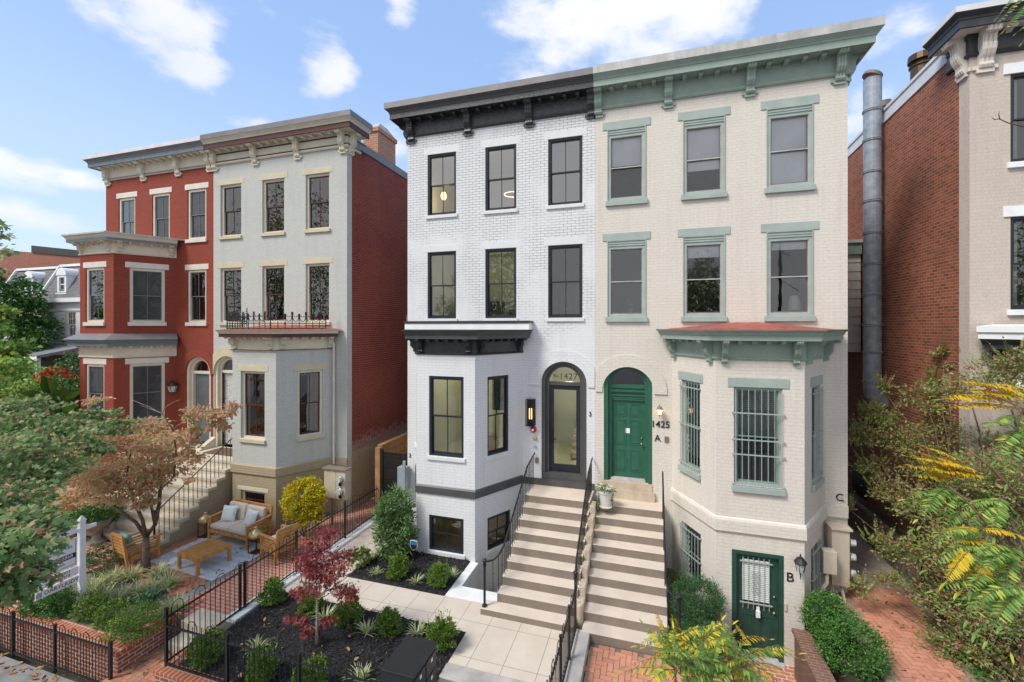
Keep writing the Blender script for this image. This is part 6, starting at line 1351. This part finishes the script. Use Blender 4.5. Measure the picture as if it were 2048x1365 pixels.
tag(crown('small_fern', 'lance', [(.6, 11.0, 1.0, .3, .4, .2), (3.9, 11.0, 1.0, .2, .3, .25)], 700, .09, 'leaf_laurel', None, droop=-.5), 'loose green weeds beside the basement window', 'plant')
# red Japanese maple
J = onZ(633, 1296, 1.0); t = thing('red_japanese_maple', 'young red leaved Japanese maple standing in the black mulch', 'tree', tuple(J)); m = MB()
tops = [onY(px, py, J.y + dy) for px, py, dy in ((645, 1070, .1), (600, 1110, -.2), (690, 1115, .3), (610, 1170, .3), (680, 1180, -.2), (640, 1120, .4), (700, 1150, 0), (590, 1150, 0))]
f1 = Vector((J.x + .01, J.y, 1.55)); m.tube([J + Vector((0, 0, -.03)), J + Vector((.01, 0, .3)), f1, f1 + Vector((-.02, .02, .35))], .032, 8, r2=.018)
branches(m, f1 + Vector((-.02, .02, .33)), tops, .014, .004, .1); branches(m, (J.x, J.y, 1.35), [onY(590, 1245, J.y - .1), onY(655, 1230, J.y + .1)], .010, .003); m.build('trunk', 'bark_pale', t, smooth=True)
crown('foliage', 'jmaple', [(*onY(640, 1090, J.y), .32, .34, .22), (*onY(612, 1130, J.y - .1), .30, .34, .20), (*onY(678, 1130, J.y), .29, .34, .22), (*onY(645, 1150, J.y + .1), .43, .40, .28), (*onY(608, 1178, J.y), .22, .26, .13), (*onY(680, 1180, J.y), .3, .3, .14), (*onY(655, 1068, J.y), .2, .2, .1), (*onY(700, 1190, J.y), .15, .2, .10)], 3600, .056, 'leaf_redmaple', t, up=.5, droop=.5, shell=.1, var=.5)
crown('foliage', 'jmaple', [(*onY(600, 1245, J.y - .1), .27, .22, .08), (*onY(655, 1238, J.y + .05), .18, .15, .07), (*onY(622, 1265, J.y - .05), .12, .12, .05)], 170, .085, 'leaf_redmaple', t, up=.9, droop=.5, shell=.1)
# dogwood over the patio
Dg = onZ(294, 1146, 1.0); t = thing('dogwood_tree', 'small tree with rosy autumn leaves leaning over the patio', 'tree', tuple(Dg)); m = MB()
tr = [Dg + Vector((0, 0, -.05)), onY(292, 1110, Dg.y), onY(292, 1075, Dg.y + .05)]; m.tube(tr, .085, 10, r2=.07)
f = tr[-1]; limbs = []
for pts, r in (([(292, 1075), (272, 1045), (235, 1020), (200, 1000)], .05), ([(292, 1075), (310, 1050), (318, 1010), (322, 960), (350, 920), (400, 870), (440, 840)], .055), ([(292, 1075), (285, 1040), (262, 990), (255, 940), (262, 900)], .045), ([(310, 1050), (300, 1000), (320, 980), (348, 955)], .035), ([(348, 955), (352, 900), (345, 860), (325, 828), (300, 815)], .022), ([(200, 1000), (170, 985), (140, 960)], .025), ([(255, 940), (220, 900), (170, 880)], .02)):
    P = [onY(px, py, Dg.y + .05 + .12 * i * (1 if r > .05 else -.5)) for i, (px, py) in enumerate(pts)]; m.tube(P, r, 8, r2=r * .4)
m.build('trunk', 'bark', t, smooth=True)
m = MB()
for a, b in (((325, 828), (360, 800)), ((325, 828), (280, 812)), ((345, 860), (380, 840)), ((300, 815), (262, 800)), ((325, 828), (330, 795))): branches(m, onY(*a, Dg.y + .2), [onY(*b, Dg.y + .1)], .008, .003)
m.build('twigs', 'bark_pale', t)
B = [(270, 935, 0, .7, .34), (210, 950, -.3, .7, .34), (330, 925, .2, .55, .32), (235, 985, -.4, .6, .26), (180, 905, 0, .6, .3), (320, 880, .4, .5, .28), (250, 880, .5, .7, .3), (410, 830, .2, .40, .26), (200, 800, .5, .3, .10), (150, 860, .5, .5, .22), (445, 822, .3, .30, .2), (385, 870, .1, .34, .26), (375, 955, -.1, .12, .12), (300, 965, .0, .5, .3), (215, 845, .2, .32, .14), (160, 985, -.4, .5, .26), (345, 890, 0, .4, .3), (130, 905, .4, .6, .3), (150, 940, -.2, .5, .3), (110, 960, -.2, .5, .25), (120, 1010, -.5, .35, .2), (290, 850, .6, .45, .2), (270, 1005, -.3, .35, .15), (435, 850, .3, .2, .22), (385, 915, .1, .25, .15)]
crown('foliage', 'oval', [(*onY(px, py, Dg.y + dy), rx, rx, rz) for px, py, dy, rx, rz in B], 15500, .092, 'leaf_autumn', t, up=.6, droop=.45, shell=.2, var=.4)
# green maple reaching in from the left
t = thing('maple_tree', 'green leaved street maple reaching in at the left edge', 'tree', (-8.6, 2.2, .4)); m = MB(); m.tube([(-8.6, 2.2, .3), (-8.5, 2.2, 3), (-8.3, 2.4, 5.2)], .16, 10, r2=.10)
A = [bl(10, 1080, 5.6, .45, .30), bl(35, 1140, 5.4, .32, .2), bl(0, 1165, 5.2, .36, .2), bl(30, 1050, 6.6, .38, .22), bl(95, 1000, 7.2, .35, .18), bl(15, 1000, 6.8, .5, .3), bl(60, 940, 8.0, .65, .32), bl(120, 945, 8.4, .4, .22), bl(10, 920, 7.5, .7, .4), bl(110, 875, 9.2, .75, .34), bl(40, 865, 9.0, .85, .36), bl(180, 830, 10, .5, .12), bl(20, 815, 9.5, .7, .22), bl(190, 890, 9.4, .4, .16), bl(10, 1110, 5.0, .3, .2), bl(120, 1045, 6.2, .14, .05), bl(220, 850, 10, .5, .16)]
for a in A[:14]: branches(m, (-8.3, 2.4, 4.6), [(a[0], a[1], a[2])], .016, .003, .06)
m.build('trunk', 'bark_pale', t, smooth=True)
crown('foliage_far', 'maple', [a for a in A if (Vector(a[:3]) - Vector((0, 0, CAMH))).length > 9], 9500, .085, 'leaf_green', t, up=.7, droop=.4, shell=.15, var=.35)
crown('foliage', 'maple', [a for a in A if (Vector(a[:3]) - Vector((0, 0, CAMH))).length <= 9], 3600, .098, 'leaf_green', t, up=.7, droop=.5, shell=.15, var=.35)
crown('high_foliage', 'maple', [bl(6, 480, 7, .10, .14), bl(0, 455, 7, .08, .05), bl(10, 505, 7, .1, .05)], 70, .09, 'leaf_green', t)
# background plants at the left
t = thing('ivy_tree', 'tall ivy covered green tree before the white mansard houses', 'tree', tuple(at(40, 900, 26))); m = MB(); m.tube([at(40, 900, 26), at(40, 650, 26)], .18, 8, r2=.08); m.build('trunk', 'bark', t)
crown('foliage', 'simple', [bl(35, 620, 26, 1.3, 1.0), bl(60, 660, 26, 1.2, .9), bl(20, 680, 25, 1.3, 1.0), bl(50, 590, 26, .8, .7), bl(10, 600, 25, 1.0, .9), bl(66, 690, 25, .6, .8), bl(5, 560, 25, .9, .5)], 9000, .22, 'leaf_hedge', t, up=.5, shell=.5)
tag(crown('yellowing_tree', 'maple', [bl(8, 680, 15, .6, .5), bl(15, 715, 15, .5, .4), bl(0, 730, 14, .7, .4), bl(0, 640, 15, .4, .4)], 1700, .15, 'leaf_locust_green', None, up=.6), 'yellow green foliage at the far left edge by the porch roof', 'tree')
tag(crown('garden_shrub', 'simple', [bl(40, 790, 20, 1.2, .7), bl(100, 775, 19, .9, .5), bl(10, 770, 20, 1.2, .6), bl(70, 750, 20, .7, .4)], 6000, .16, 'leaf_locust_green', None, up=.6), 'light green leafy shrub under the porch roof', 'shrub')
tag(crown('garden_shrub', 'simple', [bl(150, 760, 17.5, .6, .9), bl(140, 820, 16.5, .8, .9), bl(100, 830, 16.5, .8, .7), bl(150, 870, 15.5, .5, .6)], 6500, .13, 'leaf_hedge', None, up=.5), 'dark green shrub against the red house bay', 'shrub')
t = thing('canna_plant', 'broad leaved canna with red flowers beside the red house', 'plant', tuple(at(120, 900, 16))); crown('leaf', 'oval', [bl(125, 825, 16, .8, .5), bl(75, 840, 16, .5, .4), bl(110, 800, 16, .6, .4)], 70, .62, 'leaf_boxwood', t, up=.3, droop=-.6, shell=.1)
crown('flowers', 'oval', [bl(92, 746, 16, .14, .12), bl(104, 742, 16, .1, .08), bl(130, 748, 16, .13, .1), bl(77, 757, 16, .1, .1), bl(128, 740, 16, .06, .05), bl(95, 756, 16, .1, .06), bl(150, 750, 16, .08, .05)], 190, .12, 'petal_red', t)
tag(crown('garden_shrub', 'simple', [bl(150, 1020, 12.6, .7, .35), bl(195, 1030, 12.8, .5, .3), bl(120, 1035, 12.4, .5, .3)], 5000, .09, 'leaf_hedge', None, up=.6), 'dark green shrub at the left foot of the limestone steps', 'shrub')
# crape myrtle
cm = Vector((6.6, 9.3, .9)); t = thing('crape_myrtle', 'large crape myrtle with green and russet leaves filling the right side', 'tree', tuple(cm)); m = MB(); 
Cb = [bl(1760, 830, 11, .45, .30), bl(1720, 870, 11, .32, .2), bl(1800, 880, 10.6, .6, .40), bl(1850, 800, 10.5, .45, .3), bl(1740, 930, 10.6, .34, .22), bl(1860, 930, 10, .7, .45), bl(1940, 860, 10, .7, .5), bl(1960, 760, 10, .55, .35), bl(2010, 700, 9.8, .45, .35), bl(2040, 660, 9.6, .35, .2), bl(1880, 700, 10.4, .22, .12), bl(1930, 720, 10, .3, .2), bl(2030, 800, 9.5, .6, .5), bl(2010, 900, 9.2, .7, .5), bl(1780, 990, 10, .45, .25), bl(1840, 1020, 9.4, .5, .3), bl(1920, 1010, 9, .6, .4), bl(2010, 1020, 8.6, .7, .5), bl(1760, 1090, 9.6, .30, .22), bl(1830, 1110, 9, .45, .32), bl(1910, 1110, 8.6, .6, .4), bl(2000, 1130, 8.2, .6, .45), bl(1870, 1190, 8.8, .5, .32), bl(1960, 1220, 8.2, .6, .4), bl(2040, 1230, 7.8, .6, .5), bl(1780, 1170, 9.2, .26, .14), bl(1920, 1290, 8.2, .5, .3), bl(2010, 1320, 7.8, .6, .4), bl(1690, 1015, 10.4, .16, .1), bl(1700, 880, 11.2, .2, .1), bl(1860, 760, 10.6, .28, .14), bl(1960, 660, 10, .15, .12), bl(1720, 1180, 9.4, .2, .1), bl(1765, 775, 11, .16, .12), bl(1990, 760, 8.5, .5, .35), bl(2040, 720, 8.2, .4, .3), bl(2040, 960, 8, .5, .4), bl(1900, 790, 9, .3, .2), bl(1950, 950, 8.6, .5, .35)]
for k in range(7):
    a = k * .9; b0 = cm + Vector((math.cos(a) * .25, math.sin(a) * .25, -.05)); 
    for c in Cb[k::7][:5]: branches(m, b0, [(c[0], c[1], c[2])], .038, .005, .07, n=8)
m.build('trunk', 'bark', t, smooth=True)
crown('foliage', 'simple', Cb, 52000, .066, 'leaf_myrtle', t, up=.5, droop=-.1, shell=.05, var=.4)
MYR = list(Cb); MYT = t
gc = crown('ground_cover', 'simple', [(5.6, 9.6, .95, .45, .9, .16), (6.0, 10.8, .95, .7, .9, .2), (6.6, 9.2, .95, 1.0, 1.0, .25), (7.4, 10.5, .95, 1.2, 1.2, .3), (5.6, 8.6, .95, .5, .7, .2), (6.3, 11.6, 1.5, .5, .6, .3), (6.2, 13, 1.7, .25, .8, .25)], 15000, .055, 'leaf_hedge', None, up=1.0, shell=.2); gc['kind'] = 'stuff'
# compound-leaved locust: fronds of paired leaflets
class Fronds:
    def __init__(s): s.P = []; s.T = []; s.N = []; s.S = []; s.r = MB()
    def add(s, a, b, sag=.12, n=15, size=.075, w=1.0, start=.08):
        a, b = Vector(a), Vector(b); d = b - a; L = d.length; pts = []
        for i in range(9): q = i / 8; pts.append(a + d * q + Vector((0, 0, sag * L * 4 * q * (1 - q) * .6)))
        s.r.tube(pts, .0035, 4, r2=.0015, cap=False)
        for i in range(n):
            q = start + (1 - start) * (i + .5) / n; p = a + d * q + Vector((0, 0, sag * L * 4 * q * (1 - q) * .6)); fw = (d + Vector((0, 0, sag * L * 4 * (1 - 2 * q) * .6))).normalized()
            sd = fw.cross(Vector((0, 0, 1))).normalized(); up_ = sd.cross(fw)
            env = math.sin(math.pi * min(1, .25 + q * .8)) ** .5 * w
            for g_ in (-1, 1):
                tt = sd * g_ + fw * (.45 + random.uniform(-.1, .15)) - up_ * random.uniform(.1, .55)
                s.P.append(p + fw * random.uniform(-.004, .004)); s.T.append(tt.normalized()); s.N.append((up_ + Vector((random.gauss(0, .2), random.gauss(0, .2), random.gauss(0, .2)))).normalized()); s.S.append(size * env * random.uniform(.85, 1.15))
        s.P.append(b); s.T.append(d.normalized()); s.N.append(Vector((0, 0, 1))); s.S.append(size * w)
    def burst(s, hub, d, k, lo, hi, ang=(0, 360), **kw):
        h = at(hub[0], hub[1], d)
        for i in range(k):
            a = R(random.uniform(*ang)); l = random.uniform(lo, hi) / 885 * d; e = Vector((_c, _s, 0)) * math.cos(a) * l + Vector((0, 0, 1)) * math.sin(a) * l * .75 + Vector((-_s, _c, 0)) * random.uniform(-.6, .4) * l
            s.add(h + Vector((random.uniform(-.04, .04),) * 3), h + e - Vector((0, 0, .25 * l)), sag=random.uniform(.15, .32), **kw)
    def build(s, mat, parent, name='foliage'):
        s.r.build('stalks', 'bark_red', parent); return leaves_mesh(name, 'leaflet', np.array([tuple(p) for p in s.P]), np.array([tuple(p) for p in s.T]), np.array([tuple(p) for p in s.N]), np.array(s.S), mat, parent)
FS = Fronds()
for c in MYR:
    for k in range(9):
        a = random.uniform(0, 6.28); e = random.uniform(-.1, 1.2); d = Vector((math.cos(a) * math.cos(e), math.sin(a) * math.cos(e), math.sin(e)))
        p0 = Vector(c[:3]) + Vector((d.x * c[3], d.y * c[4], d.z * c[5])) * random.uniform(.5, .95); l = random.uniform(.22, .45)
        FS.add(p0, p0 + (d * .6 + Vector((0, 0, .55))).normalized() * l, sag=.05, n=11, size=.062)
FS.r = MB(); o_ = leaves_mesh('foliage_sprays', 'simple', np.array([tuple(p) for p in FS.P]), np.array([tuple(p) for p in FS.T]), np.array([tuple(p) for p in FS.N]), np.array(FS.S), 'leaf_myrtle', MYT)
t = thing('locust_tree', 'feathery locust branch tips with yellow green fronds at the bottom centre', 'tree', tuple(at(1430, 1500, 4.6))); F1 = Fronds(); F2 = Fronds(); F3 = Fronds()
for hub, d in (((1345, 1285), 4.6), ((1395, 1300), 4.5), ((1450, 1290), 4.7), ((1500, 1320), 4.6), ((1430, 1340), 4.3), ((1350, 1340), 4.3)): F1.burst(hub, d, 9, 70, 130, n=16, size=.088)
for a, b, d in (((1345, 1290), (1275, 1350), 4.6), ((1350, 1280), (1290, 1295), 4.6), ((1360, 1280), (1345, 1235), 4.7), ((1365, 1300), (1390, 1380), 4.4), ((1400, 1300), (1430, 1390), 4.3), ((1460, 1285), (1400, 1270), 4.8), ((1470, 1290), (1540, 1280), 4.6), ((1500, 1290), (1470, 1250), 4.7), ((1340, 1290), (1310, 1225), 4.8), ((1510, 1330), (1575, 1350), 4.5)): F2.add(at(*a, d), at(*b, d * random.uniform(.95, 1.05)), sag=.2, n=14, size=.065)
for k in range(3): F3.burst((1370 + 50 * k, 1330), 4.2, 9, 60, 120, n=14, size=.085)
F1.build('leaf_locust', t); F2.build('leaf_locust_gold', t, 'yellow_foliage'); F3.build('leaf_locust_green', t)
m = MB(); branches(m, at(1430, 1520, 4.5), [at(x, y, 4.55) for x, y in ((1345, 1285), (1395, 1300), (1450, 1290), (1500, 1320), (1350, 1340))], .015, .006); m.build('branch', 'bark_red', t)
q = at(1430, 1520, 4.5); MB().tube([(q.x, q.y - .1, .3), (q.x + .05, q.y - .05, 1.5), (q.x, q.y, q.z + .02)], .06, 10, r2=.02).build('trunk', 'bark', t, smooth=True)
t = thing('locust_tree', 'yellow and green locust branches hanging across the right edge', 'tree', tuple(at(2200, 1300, 4.0))); F1 = Fronds(); F2 = Fronds(); F3 = Fronds()
for a, b, d, w in (((1925, 945), (1820, 915), 4.45, 1.0), ((1930, 930), (1850, 895), 4.45, 1.0), ((1950, 940), (1870, 925), 4.4, 1.0), ((2050, 790), (1960, 770), 4.2, 1.1), ((1985, 800), (1885, 800), 4.3, 1.0), ((2050, 1075), (1960, 1060), 4.0, .9), ((2060, 815), (1875, 795), 4.3, 1.0), ((2060, 780), (1915, 775), 4.3, 1.0), ((1990, 775), (1920, 765), 4.3, .9), ((1905, 975), (1815, 905), 4.5, 1.0), ((1910, 965), (1850, 905), 4.5, 1.0), ((1900, 950), (1810, 935), 4.5, .8), ((1960, 1060), (1880, 1065), 4.2, .8), ((1940, 1100), (1890, 1165), 4.0, 1.0), ((1990, 1110), (1925, 1180), 4.0, 1.0), ((1935, 935), (1895, 930), 4.4, .8), ((2000, 1090), (1900, 1085), 4.1, .8)): [F2.add(at(a[0] + jx, a[1] + jy, d), at(b[0] + jx * .6, b[1] + jy * 1.3, d), sag=.12, n=18, size=.10 * w) for jx, jy in (((0, 0), (16, 14)) if a[1] < 960 else ((0, 0),))]
for hub, d, k in (((1900, 980), 4.5, 9), ((1950, 1010), 4.4, 9), ((2000, 1000), 4.2, 8), ((2040, 860), 4.2, 5), ((2020, 1100), 4.0, 9), ((1980, 1160), 4.0, 8), ((2040, 1180), 3.8, 7), ((1960, 1080), 4.1, 6)): F1.burst(hub, d, k, 70, 120, ang=(150, 350), n=15, size=.088)
for a, b, d in (((2045, 820), (2020, 935), 4.2), ((2030, 830), (1985, 850), 4.2), ((2060, 840), (2040, 900), 4.1)): F3.add(at(*a, d), at(*b, d), sag=.1, n=15, size=.07)
F1.build('leaf_locust_green', t); F2.build('leaf_locust_gold', t, 'yellow_foliage'); F3.build('leaf_locust_green', t)
m = MB()
for pts, r in (([(2100, 1230), (2040, 1140), (1985, 1060), (1930, 1000), (1900, 975)], .014), ([(2100, 1010), (2030, 985), (1975, 930), (1930, 895)], .014), ([(2100, 840), (2040, 815), (1990, 790)], .008), ([(2100, 1240), (2000, 1270), (1930, 1230), (1850, 1200), (1820, 1190)], .007), ([(2100, 1300), (2040, 1330), (2045, 1290), (1990, 1240), (1925, 1215)], .008), ([(2060, 1380), (2040, 1330), (2050, 1280)], .012)): m.tube([at(x, y, 4.1) for x, y in pts], r, 7, r2=r * .5)
q = at(2330, 1300, 4.1); TR = [Vector((q.x, q.y, z)) for z in (.3, 2.0, 4.0)] + [at(2330, y, 4.1) for y in (1000, 600, 200, -100)]
for e, k in (((2100, 1230), 2), ((2100, 1010), 3), ((2100, 840), 3), ((2100, 1300), 2), ((2060, 1380), 2)): m.tube([TR[k], (TR[k] + at(*e, 4.1)) / 2 + Vector((0, 0, .08)), at(*e, 4.1)], .03, 7, r2=.012)
m.build('branch', 'bark_red', t, smooth=True); MB().tube(TR, .11, 10, r2=.03).build('trunk', 'bark', t, smooth=True)
t = thing('locust_tree', 'drooping green frond tips in the top right corner', 'tree', tuple(at(2120, -60, 4.2))); F1 = Fronds()
for a, b in (((2060, -20), (1985, 60)), ((2070, 0), (1995, 75)), ((2060, 0), (2010, 60)), ((2080, 30), (2035, 65)), ((2080, 40), (2045, 85)), ((2050, -30), (1995, 35))): F1.add(at(*a, 4.3), at(*b, 4.3), sag=.05, n=13, size=.06)
F1.build('leaf_locust_green', t); MB().tube([at(x, y, 4.3) for x, y in ((2330, 130), (2220, 50), (2150, 20), (2080, -10), (2050, -25))], .014, 6).build('branch', 'bark_red', t)
tag(MB().tube([at(x, y, 4.5) for x, y in ((2330, 400), (2210, 310), (2120, 275), (2040, 252), (2015, 246), (1998, 238))], .010, 6, r2=.004).tube([at(x, y, 4.5) for x, y in ((1998, 238), (1990, 240), (1984, 236))], .005, 5, r2=.003).tube([at(x, y, 4.5) for x, y in ((2000, 240), (1997, 228), (1999, 223))], .005, 5, r2=.002).build('bare_twig', 'bark', None, smooth=True), 'bare brown twig before the top window of the beige house', 'twig')
# unseen trees added across the road, behind the camera, for reflections in the panes
for k, (x, y, s_) in enumerate(((-37, -13, 1.75), (-14, -13, 1.25), (3.5, -14, 1.0), (-26, -14, 1.6), (-50, -12, 1.5), (27, -13, 1.4))):
    t = thing('reflection_tree', ['tallest', 'full', 'slim', 'tall', 'distant', 'broad'][k] + ' unseen street tree added on the opposite pavement for the window reflections', 'tree', (x, y, .3)); MB().tube([(x, y, .2), (x, y, 4.5 * s_), (x + .4, y, 7 * s_)], .25, 8, r2=.1).build('trunk', 'bark', t)
    crown('crown', 'simple', [(x + dx, y + dy, z * s_, 2.6 * s_, 2.6 * s_, 2.0 * s_) for dx, dy, z in ((0, 0, 7), (-1.8, 0, 5.6), (1.9, .5, 6), (0, 0, 9), (.8, -1, 10.4))], 6500, .36, 'leaf_green', t, up=.3, shell=.3)
GR = dict(front_steps='front steps up to the row houses', stair_railing='iron handrails of the front steps', iron_fence='black iron fences round the front yards', wall_lantern='wall lanterns beside the doors', garden_wall='low walls round the front yards',
          armchair='teak armchairs on the patio', pillow='throw pillows on the patio seats', yew_shrub='yew shrubs beside the cream house steps', meter_cabinet='electric meter cabinets on the houses', mansard_house='white mansard houses beyond the red house', garden_shrub='shrubs beside the red house',
          locust_tree='locust branches reaching into the foreground', reflection_tree='trees added across the road for window reflections', low_shrub='mounded shrubs in the brick planter', strap_leaf_clump='strap leaved clumps in the planter', patio_chair='black chairs on the brick court', roof_vent='vents on the beige house roof', wall_fitting='small fittings below the alarm bell')
for o in bpy.data.objects:
    g_ = GR.get(o.name.split('.')[0])
    if g_ and o.parent is None and 'label' in o: o['group'] = g_
for o in bpy.data.objects:
    for k in ('_base', '_local'):
        if k in o: del o[k]
